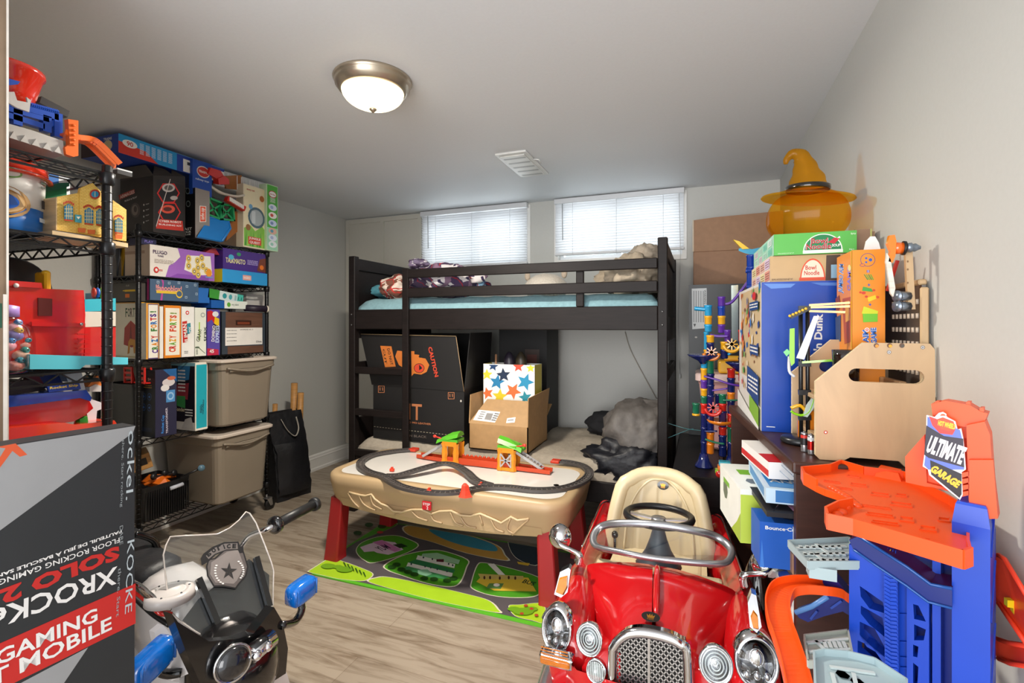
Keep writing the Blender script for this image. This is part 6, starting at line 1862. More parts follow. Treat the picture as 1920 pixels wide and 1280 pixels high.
# fenders: pontoons from headlight to door
for s in (-1, 1):
    ctrl = [(1.31, .232, .300, .036, .050), (1.325, .232, .312, .056, .075), (1.37, .236, .328, .066, .095), (1.45, .24, .335, .072, .110), (1.55, .243, .33, .07, .115), (1.66, .25, .32, .066, .112), (1.78, .25, .30, .05, .11), (1.90, .24, .28, .045, .10)]
    cols = spline([Vector((c[1], c[0], c[2])) for c in ctrl], 4); rad = spline([Vector((c[3], c[4], 0)) for c in ctrl], 4)
    mb = MB()
    mb.loft([[Vector((xc(p.y) + s * p.x + r.x * cos(a), p.y, p.z + r.y * sin(a) * (1 if sin(a) > 0 else 1.6))) for a in [2 * PI * k / 24 for k in range(24)]] for p, r in zip(cols, rad)], red)
    part('front_fender', mb, car)
    mb = MB()
    ctrl = [(1.93, .245, .30, .03, .06), (1.98, .24, .31, .05, .10), (2.06, .235, .325, .058, .125), (2.14, .228, .32, .058, .12), (2.22, .215, .30, .05, .10), (2.27, .20, .28, .02, .05)]
    cols = spline([Vector((c[1], c[0], c[2])) for c in ctrl], 4); rad = spline([Vector((c[3], c[4], 0)) for c in ctrl], 4)
    mb.loft([[Vector((xc(p.y) + s * p.x + r.x * cos(a), p.y, p.z + r.y * sin(a))) for a in [2 * PI * k / 24 for k in range(24)]] for p, r in zip(cols, rad)], red)
    part('rear_fender', mb, car)

# body shell with cockpit
def shell(w, top, ci, fl, lowz=.12):
    return [(0, lowz), (w * .8, lowz), (w * .97, lowz + .06), (w, .28), (w * .985, top - .04), (w * .95, top - .006), (w * .91, top), (w * .87, top - .006), (ci, top - .05), (ci * .97, fl + .02), (ci * .9, fl), (0, fl)]


ctrl = [(1.64, shell(.275, .44, .20, .40)), (1.70, shell(.28, .445, .205, .26)), (1.80, shell(.283, .44, .21, .22)), (1.93, shell(.28, .435, .21, .22)), (2.04, shell(.272, .455, .20, .24)), (2.13, shell(.262, .475, .19, .34)), (2.17, shell(.255, .478, .17, .44)), (2.22, shell(.235, .455, .15, .445)), (2.26, shell(.20, .40, .12, .395)), (2.28, shell(.14, .33, .08, .328, .18))]
mb = MB()
mb.loft([sec(y, p, red) for y, p in smooth_rows(ctrl, 3)], red)
part('body_shell', mb, car)
for s in (-1, 1):
    mb = MB(); mb.tube(spline([(xc(y) + s * x, y, z) for y, x, z in ((1.74, .262, .452), (1.88, .262, .442), (2.0, .252, .458), (2.11, .238, .480), (2.19, .215, .468))], 5), .0035, chrm, 6); part('sill_trim', mb, car, 'chrome trim line')
    mb = MB(); a = Vector((xc(1.86) + s * .29, 1.86, .345)); mb.tube([a + Vector((0, -.03, 0)), a + Vector((s * .012, -.02, .006)), a + Vector((s * .012, .02, .006)), a + Vector((0, .03, 0))], .007, chrm, 8); part('door_handle', mb, car, 'chrome door handle')
# cockpit interior
mb = MB(); mb.grid(lambda u, v: Vector((xc(1.7 + .4 * v) + (u - .5) * .38, 1.70 + .38 * v, .262 + .02 * sin(PI * u))), 8, 8, mat('plastic', 'b5a58a', .5)); part('cockpit_floor', mb, car, 'beige floor')
mb = MB(); mb.box(xc(1.72) - .20, 1.665, .36, xc(1.72) + .20, 1.70, .445, mat('plastic', 'c9b994'), .01, 2); part('dashboard', mb, car, 'beige dashboard')
# seat
mb = MB(); ys = 2.02
mb.loft([[Vector((xc(1.95) + x * k, y, z)) for x, y, z in ((-.17, 1.86, .29), (.17, 1.86, .29), (.175, 1.9, .345), (.175, 2.06, .345), (-.175, 2.06, .345), (-.175, 1.9, .345))] for k in (1, .98)], cream, False)
mb.box(xc(1.95) - .16, 1.85, .29, xc(1.95) + .16, 2.06, .35, cream, .02, 3)
part('seat_cushion', mb, car, 'cream seat cushion')
mb = MB()
def seatback(u, v):
    w = .185 - .055 * v ** 2 - .02 * max(0, v - .8) * 5 * .5
    a = (u - .5) * 2
    zz = .335 + .30 * v
    edge = 1 - abs(a) ** 6
    top = 0
    if v > .75: zz = .56 + (.075 + .0) * (1 - ((1 - v) / .25) ** 2) * (1 - .35 * abs(a) ** 3)
    groove = -.006 * (1 if any(abs(a - g) < .035 for g in (-.5, 0, .5)) and v < .8 else 0)
    return Vector((xc(2.05) + a * w, 2.03 + .07 * v + .045 * a * a * -1 - groove, zz))
mb.grid(seatback, 40, 24, cream)
mb.grid(lambda u, v: seatback(1 - u, v) + Vector((0, .05 * (1 - .5 * v), 0)), 20, 16, cream)
ed = [seatback(0, v / 10) for v in range(11)] + [seatback(u / 12, 1) for u in range(1, 12)] + [seatback(1, 1 - v / 10) for v in range(11)]
mb.tube([p + Vector((0, .018, 0)) for p in ed], .028, cream, 12)
st_ = part('seat_back', mb, car, 'cream channelled seat back')
mb = MB(); ip = [seatback(.14, .05), seatback(.15, .5), seatback(.22, .76), seatback(.36, .86), seatback(.5, .88), seatback(.64, .86), seatback(.78, .76), seatback(.85, .5), seatback(.86, .05)]
mb.tube([p + Vector((0, -.003, 0)) for p in spline(ip, 5)], .005, cream, 6); part('piping', mb, st_)
blk = mat('gloss', '15120f'); gold = mat('metal', 'c98a35', .3)


def crown(mb, O, U, V, k=1):
    mb.plane(O, U, V); mb.E(.5, .5, .5, .5, blk, 28)
    mb.P([(.33, .40), (.67, .40), (.73, .72), (.62, .58), (.56, .78), (.5, .58), (.44, .78), (.38, .58), (.27, .72)], gold); mb.Q(.33, .32, .67, .37, gold); mb.X('FL MOTOR', .5, .23, .10, gold, w=.36)


mb = MB(); o = at(1243, 910, Y=2.045); crown(mb, o - Vector((.022, .0, .017)), Vector((.044, 0, 0)), Vector((0, .004, .034))); part('seat_badge', mb, st_, 'black oval badge with gold crown')
mb = MB(); mb.loft([[Vector((xc(1.8) + x, 1.72 + y, .40 + z)) for x, y, z in ((-.125, 0, 0), (-.04, 0, .03), (.04, 0, .03), (.125, 0, 0), (.12, .02, -.10), (-.12, .02, -.10))], [Vector((xc(1.8) + x, 1.735 + y, .40 + z)) for x, y, z in ((-.125, 0, 0), (-.04, 0, .03), (.04, 0, .03), (.125, 0, 0), (.12, .02, -.10), (-.12, .02, -.10))]], red, False)
part('instrument_panel', mb, car, 'red instrument panel')
# steering wheel
sw = Vector((xc(1.82), 1.84, .562))
n = Vector((0, .05, 1)).normalized(); ex = Vector((1, 0, 0)); ey = n.cross(ex)
mb = MB(); rs = .113
mb.tube([sw + ex * cos(R(a)) * rs + ey * sin(R(a)) * rs * 1.0 for a in range(0, 360, 12)], .0125, mat('plastic', '17171a', .4), 10, closed=True)
swp = part('steering_wheel', mb, car, 'black steering wheel rim')
mb = MB()
for a in (180, 0, 270): mb.bar(sw + (ex * cos(R(a)) + ey * sin(R(a))) * .10, sw - n * .012, .022, .005, mat('metal', 'c9c9cb', .3), up=n)
mb.lathe([(.0, .008), (.024, .006), (.028, 0), (.022, -.02)], sw - n * .01, mat('metal', 'b4b4b8', .3), axis=n, seg=20); part('spokes', mb, swp, 'silver spokes and hub')
mb = MB(); gsteel = mat('plastic', '39434d', .45)
mb.lathe([(.026, 0), (.022, -.03), (.030, -.06), (.045, -.10), (.07, -.14), (.08, -.15)], sw - n * .02, gsteel, axis=n, seg=20); part('steering_column', mb, car, 'dark grey steering column')
# windscreen
SI = mat('metal', 'a9abb0', .3)
W_ = lambda px, py, Y: at(px, py, Y=Y)
loop = [W_(1119, 1024, 1.685), W_(1113, 1005, 1.73), W_(1127, 987, 1.765), W_(1160, 981, 1.745), W_(1230, 983, 1.725), W_(1300, 994, 1.735), W_(1345, 1007, 1.765), W_(1371, 1030, 1.73), W_(1362, 1054, 1.67), W_(1320, 1056, 1.64), W_(1230, 1047, 1.625), W_(1165, 1035, 1.64)]
lp = spline(loop, 5, True)
mb = MB(); mb.tube(lp, .013, SI, 10, closed=True, flat=.75); wf = part('windscreen_frame', mb, car, 'silver windscreen frame')
mb = MB(); mb.add(lp, [tuple(range(len(lp)))], mat('clear')); part('windscreen', mb, wf, 'clear windscreen')
# mirrors
for (mx, my, d_, ax, ay, ad, s) in ((1050, 1005, 1.66, 1085, 1046, 1.60, -1), (1437, 1057, 1.40, 1396, 1086, 1.40, 1)):
    c = at(mx, my, d=d_); f = at(ax, ay, d=ad); nn = Vector((s * .25, -1, .15)).normalized()
    mb = MB(); mb.lathe([(0, -.012), (.037, -.012), (.041, -.004), (.040, .004), (.032, .02), (.018, .03), (0, .033)], c, chrm, axis=nn, seg=28); mm = part('mirror', mb, car, 'chrome mirror head')
    mb = MB(); mb.tube(spline([c + nn * .03, c + nn * .035 + (f - c) * .3, f + Vector((0, 0, .012)), f - Vector((0, 0, .02))], 6), [.006] * 6 + [.008] * 6 + [.012] * 7, chrm, 10); part('stalk', mb, mm)
# grille
gy_ = 1.276
mb = MB(); G_ = lambda x, y: at(x, y, Y=gy_)
arch = [G_(1147, 1400), G_(1148, 1235), G_(1152, 1207), G_(1172, 1187), G_(1196, 1182), G_(1220, 1184), G_(1250, 1191), G_(1275, 1203), G_(1289, 1228), G_(1291, 1400)]
sp_ = spline(arch, 5)
mb.tube([p - Vector((0, 0, .005)) for p in sp_], .0125, chrm, 8)
mb.loft([[p, p + Vector((0, .03, 0))] for p in sp_], chrm, True, False, False)
gr = part('grille_surround', mb, car, 'chrome grille surround')
mb = MB(); mb.add([p + Vector((0, .012, 0)) for p in sp_], [tuple(range(len(sp_)))], mat('plastic', '191512')); part('grille_backing', mb, gr, 'dark grille backing')
mb = MB()
x0_, x1_ = arch[0].x + .006, arch[-1].x - .006
def ztop(x):
    b = [p for p in sp_]
    best = .2
    for a, c in zip(b, b[1:]):
        if min(a.x, c.x) <= x <= max(a.x, c.x) and abs(c.x - a.x) > 1e-6: best = max(best, a.z + (c.z - a.z) * (x - a.x) / (c.x - a.x))
    return best
st = .0135
wv = mat('metal', 'cfcfcf', .25)
for sgn in (-1, 1):
    for k in range(-24, 46):
        x = x0_ + k * st; z = .16
        prev = None
        while z < .48:
            xx = x + sgn * (z - .16) * .75 + (0 if sgn > 0 else 0)
            ok = x0_ < xx < x1_ and z < ztop(xx) - .012
            p = Vector((xx, gy_ + .008, z)) if ok else None
            if prev is not None and p is not None: mb.bar(prev, p, .003, .003, wv)
            prev = p; z += .01
part('grille_mesh', mb, gr, 'woven silver grille mesh')
mb = MB(); xm = (x0_ + x1_) / 2; mb.bar((xm, gy_ - .002, .16), (xm, gy_ - .002, ztop(xm)), .006, .008, chrm); part('grille_bar', mb, gr, 'chrome centre bar')
# bonnet badge
mb = MB(); o = at(1220, 1157, Z=.4665); crown(mb, o + Vector((-.024, -.014, -.004)), Vector((.048, 0, 0)), Vector((0, .030, .010))); part('bonnet_badge', mb, car, 'black oval badge with gold crown')


# lamps
def lamp_(px, py, Y, rx, rz, kind, label, hood_=False):
    c = at(px, py, Y=Y); n = Vector((.0, -1, .22)).normalized()
    n = (n + Vector(((c.x - xc(Y)) * .6, 0, 0))).normalized()
    e = n.cross(Vector((0, 0, 1))).normalized(); g = e.cross(n) * -1
    def rg(k, t): return [c + n * t + e * cos(2 * PI * i / 28) * rx * k + g * sin(2 * PI * i / 28) * rz * k for i in range(28)]
    mb = MB(); mb.loft([rg(1.06, -.02), rg(1.14, 0), rg(1.1, .006), rg(.98, .006), rg(.9, -.004)], chrm, True, True, False)
    if hood_: mb.loft([[c + n * t + e * cos(R(a)) * rx * k + g * sin(R(a)) * rz * k * sg for a in range(20, 161, 10)] for sg in (-1,) for t, k in ((-.02, 1.2), (.016, 1.12), (.016, .98))] , chrm, True, False, False)
    L = part('lamp', mb, car, label)
    mb = MB(); mb.loft([rg(.97, -.01), rg(.5, -.022), rg(.1, -.026)], mat('chrome', 'f0f0f0'), True)
    if kind == 'rings':
        for k in (.85, .65, .45, .25): mb.loft([rg(k, .004), rg(k + .04, .006), rg(k + .08, .004)], mat('lens', 'dfe6e4'), True, True, False)
    elif kind == 'bars':
        for k in range(-4, 5): mb.bar(c + n * .004 + e * rx * k / 5 - g * rz * math.sqrt(1 - (k / 5) ** 2) * .85, c + n * .004 + e * rx * k / 5 + g * rz * math.sqrt(1 - (k / 5) ** 2) * .85, .003, .003, mat('lens', 'e6ebe6'))
    else:
        mb.ball(c + n * .0 + g * rz * -.15, rx * .42, .012, rz * .42, mat('chrome', 'ffffff'), 16, 10)
        for k in (-.5, 0, .5): mb.ball(c + e * rx * k + g * rz * .55, rx * .2, .008, rz * .2, chrm, 12, 8)
    part('reflector', mb, L)
    mb = MB(); mb.loft([rg(.97, 0), rg(.85, .008), rg(.6, .014), rg(.3, .017), rg(.05, .018)], mat('clear'), True); part('lens', mb, L, 'clear lens')


lamp_(1044, 1179, 1.315, .040, .056, 'head', 'chrome-rimmed headlight', True)
lamp_(1418, 1240, 1.300, .044, .054, 'head', 'chrome-rimmed headlight', True)
lamp_(1105, 1198, 1.29, .032, .037, 'rings', 'round ribbed fog lamp')
lamp_(1342, 1246, 1.26, .034, .039, 'rings', 'round ribbed fog lamp')
lamp_(1118, 1257, 1.27, .023, .026, 'bars', 'small round lower lamp')
# indicator lamps on the fenders
for (pts, cpts, y_) in ((((1066, 1064), (1070, 1068), (1064, 1110), (1052, 1120), (1039, 1114), (1050, 1072)), ((1063, 1082), (1062, 1100), (1054, 1115), (1042, 1110), (1048, 1086)), 1.40), (((1409, 1112), (1418, 1116), (1428, 1175), (1419, 1186), (1406, 1175), (1402, 1130)), ((1413, 1148), (1421, 1158), (1422, 1178), (1412, 1176), (1408, 1160)), 1.375)):
    mb = MB(); mb.slab([at(*p, Y=y_ - .02 + (1120 - p[1]) * .0007) for p in pts], .02, chrm, (0, 1, .2)); b_ = part('indicator', mb, car, 'chrome indicator mount')
    mb = MB(); mb.slab([at(*p, Y=y_ - .026 + (1120 - p[1]) * .0007) for p in cpts], .012, mat('lens', 'e8871a'), (0, 1, .2)); part('indicator_lens', mb, b_, 'orange lens')
mb = MB(); a, b = at(1009, 1223, Y=1.25), at(1073, 1262, Y=1.25); mb.box(a.x, 1.25, b.z, b.x, 1.29, a.z, chrm, .008, 2); t_ = part('turn_lamp', mb, car, 'chrome turn-lamp housing')
mb = MB(); mb.box(a.x + .006, 1.243, b.z + .008, b.x - .006, 1.26, a.z - .006, mat('lens', 'd97a16'), .005, 2)
for k in range(6): mb.bar((a.x + .01, 1.2425, b.z + .015 + k * .008), (b.x - .01, 1.2425, b.z + .015 + k * .008), .002, .002, mat('lens', 'd97a16'))
part('turn_lens', mb, t_, 'orange turn-lamp lens')
xr_ = xc(1.25)
mb = MB(); mb.box(xr_ + .205, 1.25, .262, xr_ + .28, 1.29, .30, chrm, .008, 2); part('turn_lamp', mb, car, 'chrome turn-lamp housing')
# bumper, overriders and apron
mb = MB(); mb.tube(spline([(xr_ - .31, 1.40, .225), (xr_ - .29, 1.27, .225), (xr_ - .2, 1.225, .225), (xr_, 1.205, .225), (xr_ + .2, 1.225, .225), (xr_ + .29, 1.27, .225), (xr_ + .31, 1.40, .225)], 6), .026, mat('metal', 'c4c6ca', .2), 12); bp = part('bumper', mb, car, 'silver front bumper')
for x in (-.14, .14):
    mb = MB(); mb.tube(spline([(xr_ + x, 1.21, .17), (xr_ + x, 1.19, .23), (xr_ + x, 1.20, .28), (xr_ + x, 1.23, .295)], 5), [.02] * 10 + [.017] * 6, mat('metal', 'c4c6ca', .2), 12); part('overrider', mb, bp)
mb = MB(); mb.loft([[Vector((xr_ + x, y, z)) for x, y in ((-.25, 1.32), (-.2, 1.27), (-.1, 1.262), (.1, 1.262), (.2, 1.27), (.25, 1.32))] for z in (.16, .25, .31, .34)], red, True, False, False); part('front_apron', mb, car)
for s in (-1, 1):
    mb = MB(); mb.loft([[Vector((xr_ + s * x, y, z)) for x, z in ((.09, .40), (.13, .395), (.17, .37), (.19, .34), (.19, .24), (.09, .24))] for y in (1.285, 1.32, 1.45)], red, True, True, True); part('lamp_nacelle', mb, car)
    for y in (1.45, 2.08):
        mb = MB(); c = Vector((xc(y) + s * (.245 if y < 2 else .215), y, .115))
        mb.lathe([(0, -.04), (.06, -.042), (.10, -.04), (.115, -.025), (.115, .025), (.10, .04), (.06, .042), (0, .03)], c, PL('1b1b1c', .7), axis=(s, 0, 0), seg=28); w = part('wheel', mb, car)
        mb = MB(); mb.lathe([(.06, .03), (.058, .046), (.03, .05), (0, .052)], c, chrm, axis=(s, 0, 0), seg=20); part('hub_cap', mb, w)
mb = MB(); p = at(1153, 1002, Y=1.79); mb.ball(p, .012, .012, .014, blk, 12, 8); mb.tube([p, p - Vector((0, 0, .06))], .005, blk, 6); part('gear_knob', mb, car)
# ================================================================ bookcase along the right wall
BR = mat('woodx', '3f241b', .4)
bz = .916
Cn = at(1490, 865, Z=bz)
brz = math.degrees(math.atan2(.1123, .9937))
BM = place((Cn.x, Cn.y, 0), brz)
bL, bD = .88, .255
bc = T('bookcase', 'dark brown wooden bookcase along the right wall, crowded with boxes and toys', 'bookcase', BM @ Vector((bD / 2, bL / 2, 0)))
for nm, a in (('end_panel', (0.004, .002, 0, bD, .024, bz - .03)), ('end_panel', (0.004, bL - .024, 0, bD, bL - .002, bz - .03)), ('shelf', (.01, .024, .60, bD - .01, bL - .024, .62)), ('shelf', (.01, .024, .33, bD - .01, bL - .024, .35)), ('shelf', (.01, .024, .06, bD - .01, bL - .024, .08)), ('back_panel', (bD - .01, .024, 0, bD - .002, bL - .024, bz - .03))):
    mb = MB(BM); mb.box(*a, BR, .002, 1); part(nm, mb, bc)
mb = MB(BM); mb.box(-.006, -.006, bz - .03, bD, bL, bz, BR, .006, 2); part('top', mb, bc)


def onshelf(name, label, cat, x, y, z, w, d, h, m, art=None, rz=0, ry=0):
    """box standing in the bookcase; its long side d runs along the shelf, face 'front' looks to the camera"""
    p = BM @ Vector((x, y, z))
    return carton(name, label, cat, p, w, d, h, brz + rz, m, art, None, 0, ry)


bx_ = K
onshelf('game_box', 'white box with a red stripe at the top opening of the bookcase', 'box', -.03, .12, .865 - .03, .2, .26, .045, bx_('ece8e4'), lambda mb, w, d, h: mb.face('top', w, d, h).Q(0, 0, 1, .35, K('c5242a')).face('left', w, d, h).Q(0, .1, 1, .5, K('c5242a')), rz=4)
onshelf('puzzle_box', 'light blue picture puzzle box under the red-striped box in the bookcase', 'box', -.05, .06, .79, .22, .28, .038, bx_('bcd4e6'), lambda mb, w, d, h: mb.face('front', w, d, h).Q(.1, .1, .4, .9, K('2f6fb0')).Q(.5, .2, .9, .8, K('7aa8cf')).face('left', w, d, h).Q(.1, .2, .9, .8, K('4a8ac0')).face('top', w, d, h).Q(.05, .05, .5, .5, K('2f7fc0')).X('ANIM', .3, .25, .1, WH), rz=-3)
onshelf('black_folder', 'flat black folder with a pink label sticking out of the bookcase', 'folder', -.055, .03, .765, .22, .20, .012, bx_('1d1a1e'), lambda mb, w, d, h: mb.face('top', w, d, h).P([(.3, .1), (.5, .12), (.45, .5), (.28, .45)], K('e0a0c0')))


def art(mb, w, d, h):
    mb.face('left', w, d, h); mb.Q(.04, .0, .96, .97, K('e9ece4')); mb.P([(.6, 0), (1, 0), (1, .55), (.85, .3)], K('a9c23a')); mb.E(.3, .6, .12, .2, K('5a6a5a'), 7); mb.Q(.2, .72, .5, .82, K('6fae2f'))
    mb.face('top', w, d, h); mb.Q(.2, .55, .45, .75, K('7ab53a')); mb.E(.6, .4, .15, .1, K('8a94a0'), 7); mb.E(.3, .3, .1, .1, K('6a7480'), 6)
    mb.face('front', w, d, h); mb.Q(.0, 0, 1, 1, K('b9cf4a')); mb.P([(.2, .3), (.7, .8), (.95, .4)], K('dfe8c0')); mb.Q(0, .9, 1, 1, K('e9ece4'))


onshelf('game_box', 'white and lime drawing kit box jutting out of the bookcase toward the red car', 'box', -.085, .20, .622, .17, .27, .155, bx_('eef0ea'), art, rz=3)
onshelf('game_box', 'bright blue box jutting out at the front of the bookcase, below the black folder', 'box', -.065, .06, .622, .13, .10, .118, bx_('1558b8'), lambda mb, w, d, h: mb.face('front', w, d, h).X('Bounce·Cubes', .45, .88, .08, WH, w=.7).P([(0, .0), (.08, 0), (.04, .6)], K('3a7ad0')).face('top', w, d, h).E(.7, .5, .25, .3, K('1b2c6a'), 5))
onshelf('white_box', 'white box with black line drawing beside the bright blue box in the bookcase', 'box', .012, .03, .68, .10, .2, .055, bx_('e6ebee'), lambda mb, w, d, h: mb.face('front', w, d, h).P([(.1, .5), (.5, .9), (.9, .6), (.5, .4)], BK_).Q(.6, .1, .8, .2, BK_))
onshelf('cardboard_box', 'plain brown box under the white drawing box in the bookcase', 'box', .006, .03, .622, .12, .2, .05, mat('card', 'a9805a'))
t = T('toy_bin', 'white tray holding lime green toy parts, low in the bookcase', 'bin', BM @ Vector((.03, .10, .45)))
mb = MB(BM); mb.box(.004, .03, .352, .12, .2, .56, mat('plastic', 'e3e6e2'), .006, 1, .01); part('tray', mb, t)
mb = MB(BM); mb.tube(spline([(-.02, .05, .575), (.03, .06, .59), (.09, .05, .58)], 5), .018, mat('gloss', 'a6cf24'), 8); part('lime_part', mb, t, 'lime green toy part')
mb = MB(BM); mb.tube(spline([(.0, .12, .575), (.05, .1, .60), (.1, .12, .58)], 5), .014, PL('2348a0'), 8); part('blue_part', mb, t, 'blue toy part')
mb = MB(BM); mb.loft([[Vector((-.02 + .04 * cos(R(a)) * k, .30 + .05 * sin(R(a)) * k, .352 + z)) for a in range(0, 360, 30)] for z, k in ((0, 1), (.08, 1.2), (.15, .8), (.2, .3))], mat('film', 'b0a8a0')); one('plastic_bag', mb, 'crumpled clear bag of small parts behind the right car mirror', 'bag')
for i, (a, b) in enumerate((((1418, 838), (1487, 905)), ((1425, 830), (1488, 893)), ((1413, 1000), (1460, 945)))):
    mb = MB(); mb.tube(spline([at(*a, d=1.6), at((a[0] + b[0]) / 2, (a[1] + b[1]) / 2 + 2, d=1.38), at(*b, d=1.17)], 5), .0012, mat('film', 'c9dcee'), 4); one('plastic_strand', mb, ('thin clear strand hanging from the bookcase edge over the puzzle box', 'second thin clear strand just above the first at the bookcase edge', 'thin clear strand crossing the bright blue box')[i], 'strand')


# ---- big blue basketball set box
def art(mb, w, d, h):
    mb.face('left', w, d, h)
    mb.Q(.0, .0, 1, 1, K('d9d4cf'))
    q_ = random.Random(11)
    mb.Q(.12, .30, .97, .98, K('c9b08a'))
    for i in range(70):
        x, y = q_.uniform(.1, .92), q_.uniform(.18, .95); a, b = q_.uniform(.02, .07), q_.uniform(.02, .09)
        mb.P([(x, y), (x + a, y + b * .3), (x + a * .8, y + b), (x - a * .2, y + b * .7)], K(('c9352c', '2f6fb8', 'e9e4da', 'd9a62c', '4f9a4a', '1b3f8a', 'e07a3a', '8a5a3a')[i % 8]))
    mb.Q(.6, .82, .95, .88, K('16407f')); mb.lines(.62, .83, .93, .87, 2, WH, 2); mb.Q(.62, .50, .95, .57, K('16407f')); mb.lines(.64, .51, .93, .56, 2, WH, 3)
    mb.P([(.5, .2), (.97, .16), (.97, .36), (.5, .40)], K('16407f')); mb.lines(.55, .22, .93, .34, 4, WH, 5); mb.P([(.6, .04), (.97, .02), (.97, .15), (.6, .19)], K('7fae3a'))
    mb.P([(0, .0), (.97, .0), (.97, .02), (.0, .15)], K('e6e4e0'))
    mb.E(.8, .92, .07, .03, K('c8232c'))
    mb.face('front', w, d, h)
    mb.XP("'n Dunk", (1533, 657), (1535, 588), 16, WH, .03)
    mb.P([(.39, .13), (.45, .16), (.43, .2), (.46, .24), (.40, .22)], K('dfe8f5')); mb.Q(.05, .03, .14, .035, WH)
    mb.P([(.02, .99), (.35, .985), (.3, .96), (.1, .955)], K('5a86cf')); mb.P([(.5, .99), (.9, .985), (.8, .965), (.6, .97)], K('4a76c4'))


dk = at(1428, 808, Z=bz + .001)
carton('basketball_set_box', 'huge bright blue toy basketball carton with one busy printed side, on the bookcase', 'box', dk, .27, .52, .467, 3, mat('print', '1144a6', .3), art)
ZD = bz + .468


# ---- noodle cartons and glass pumpkin
def art(mb, w, d, h):
    mb.face('front', w, d, h)
    mb.Q(.0, .0, 1, 1, K('57b24a'))
    mb.E(.60, .16, .235, .76, K('e6eee0'), 24, 0, 180); mb.E(.60, .18, .22, .70, K('0f7a45'), 24, 0, 180); mb.Q(.36, .03, .84, .17, K('e3ebdd'))
    mb.X('Bowl', .56, .60, .25, WH, w=.21, bold=.05); mb.X('Bowl', .56, .60, .25, K('a81e2c'), w=.20, bold=.03)
    mb.X('Noodle', .55, .34, .27, WH, w=.31, bold=.05); mb.X('Noodle', .55, .34, .27, K('a81e2c'), w=.30, bold=.03); mb.X('SOUP', .76, .36, .13, WH, w=.10, bold=.02)
    mb.P([(.66, .50), (.74, .72), (.80, .66), (.74, .44)], K('c21f2c')); mb.P([(.77, .68), (.80, .78), (.81, .68)], WH)
    mb.X('BOWL NOODLE SOUP NET WT', .15, .08, .06, K('b9e0ae'), w=.2); mb.X('Spicy', .96, .85, .1, K('d9efd0'), w=.06); mb.X('86g x', .94, .14, .08, K('d9efd0'), w=.06)
    mb.face('left', w, d, h); mb.Q(0, 0, 1, 1, K('a8dcc0'))
    for i in range(4):
        for j in range(2): mb.Q(.08 + i * .23, .12 + j * .45, .24 + i * .23, .45 + j * .45, K(('dff0e6', 'e8c8d8', 'bfe6d4', '7ad0b8')[(i + j) % 4])); mb.lines(.1 + i * .23, .16 + j * .45, .22 + i * .23, .4 + j * .45, 3, K('6aa890'), i)


def art2(mb, w, d, h):
    mb.face('front', w, d, h); mb.Q(0, 0, 1, 1, K('c2a070'))
    for cx in (.48, .97):
        mb.E(cx, .06, .14, .80, K('d94a24'), 24, 0, 180); mb.E(cx, .08, .125, .72, K('ead9c0'), 24, 0, 180); mb.Q(cx - .15, .03, cx + min(.03, .15), .15, K('d94a24')) if cx > .9 else mb.Q(cx - .15, .03, cx + .15, .15, K('d94a24'))
        mb.X('Bowl', cx - .02, .52, .17, K('c23a2c'), w=.12) if cx < .9 else None
        mb.X('Noodle', cx - .01, .32, .17, K('c23a2c'), w=.17) if cx < .9 else mb.X('SPICY', cx - .06, .5, .13, K('c23a2c'), w=.1)
    mb.P([(.62, .02), (.80, .02), (.78, .96), (.63, .96)], K('4a3426')); mb.Q(.68, .1, .75, .6, K('8fb3c9')); mb.Q(.80, .02, .84, .96, K('a5814f'))
    mb.X('BOWL NOODLE SOUP NET WT', .14, .10, .07, K('5a4028'), w=.24)
    mb.face('left', w, d, h); mb.Q(0, 0, 1, 1, K('efd9c4'))
    for i in range(4):
        for j in range(2): mb.Q(.06 + i * .24, .1 + j * .46, .26 + i * .24, .48 + j * .46, K(('e8b8a8', 'dfc8e6', 'efe2a8', 'e89a88')[(i + 2 * j) % 4])); mb.lines(.08 + i * .24, .14 + j * .46, .24 + i * .24, .42 + j * .46, 3, K('8a5a4a'), i + 3)


p = at(1444, 524, Y=1.745)
carton('noodle_carton', 'tan open noodle carton with orange arch print, between the blue box and the green carton', 'box', (p.x, 1.745, ZD + .001), .245, .42, .082, 2, K('c2a070'), art2)
p = at(1451, 482, Y=1.735)
carton('noodle_carton', 'green and white noodle carton under the amber glass pumpkin', 'box', (p.x, 1.735, ZD + .084), .222, .44, .066, 2, K('57b24a'), art)
ZN = ZD + .151
carton('cardboard_box', 'plain brown box against the wall behind the green noodle carton', 'box', (.452, 1.80, ZN - .07), .05, .2, .072, 0, mat('card', '8f6f55'))
carton('cardboard_box', 'brown box end right of the noodle cartons with a pale green corner', 'box', (at(1602, 450, Y=1.78).x, 1.78, ZD + .001), .045, .03, ZN - ZD + .006, 0, mat('card', '8a6a52'), lambda mb, w, d, h: mb.face('front', w, d, h).Q(.9, .8, 1, 1, K('a5a35a')))
am = mat('amber', 'f7ae18')
pc = Vector((at(1517, 400, Y=1.95).x - .006, 1.95, ZN))
t = T('glass_pumpkin', 'amber glass pumpkin wearing a curled witch hat with black band, on the green carton', 'glass ornament', pc)
rib = lambda a, z: 1 - .045 * abs(sin(a * 4.5)) ** .6
mb = MB(); prof = [(.0, .002), (.05, .0), (.09, .012), (.122, .05), (.130, .09), (.120, .13), (.09, .158), (.05, .17)]
mb.lathe([(r, z) for r, z in [(v.x, v.y) for v in spline([Vector((a, b, 0)) for a, b in prof], 4)]], pc, am, seg=72, wob=rib, cap=False)
part('pumpkin', mb, t, 'ribbed amber pumpkin body')
mb = MB(); tl = Vector((-.12, -.05, 1)).normalized()
hc = pc + Vector((0, 0, .160))
brim = lambda a, z: 1 + .05 * sin(2 * a + .6)
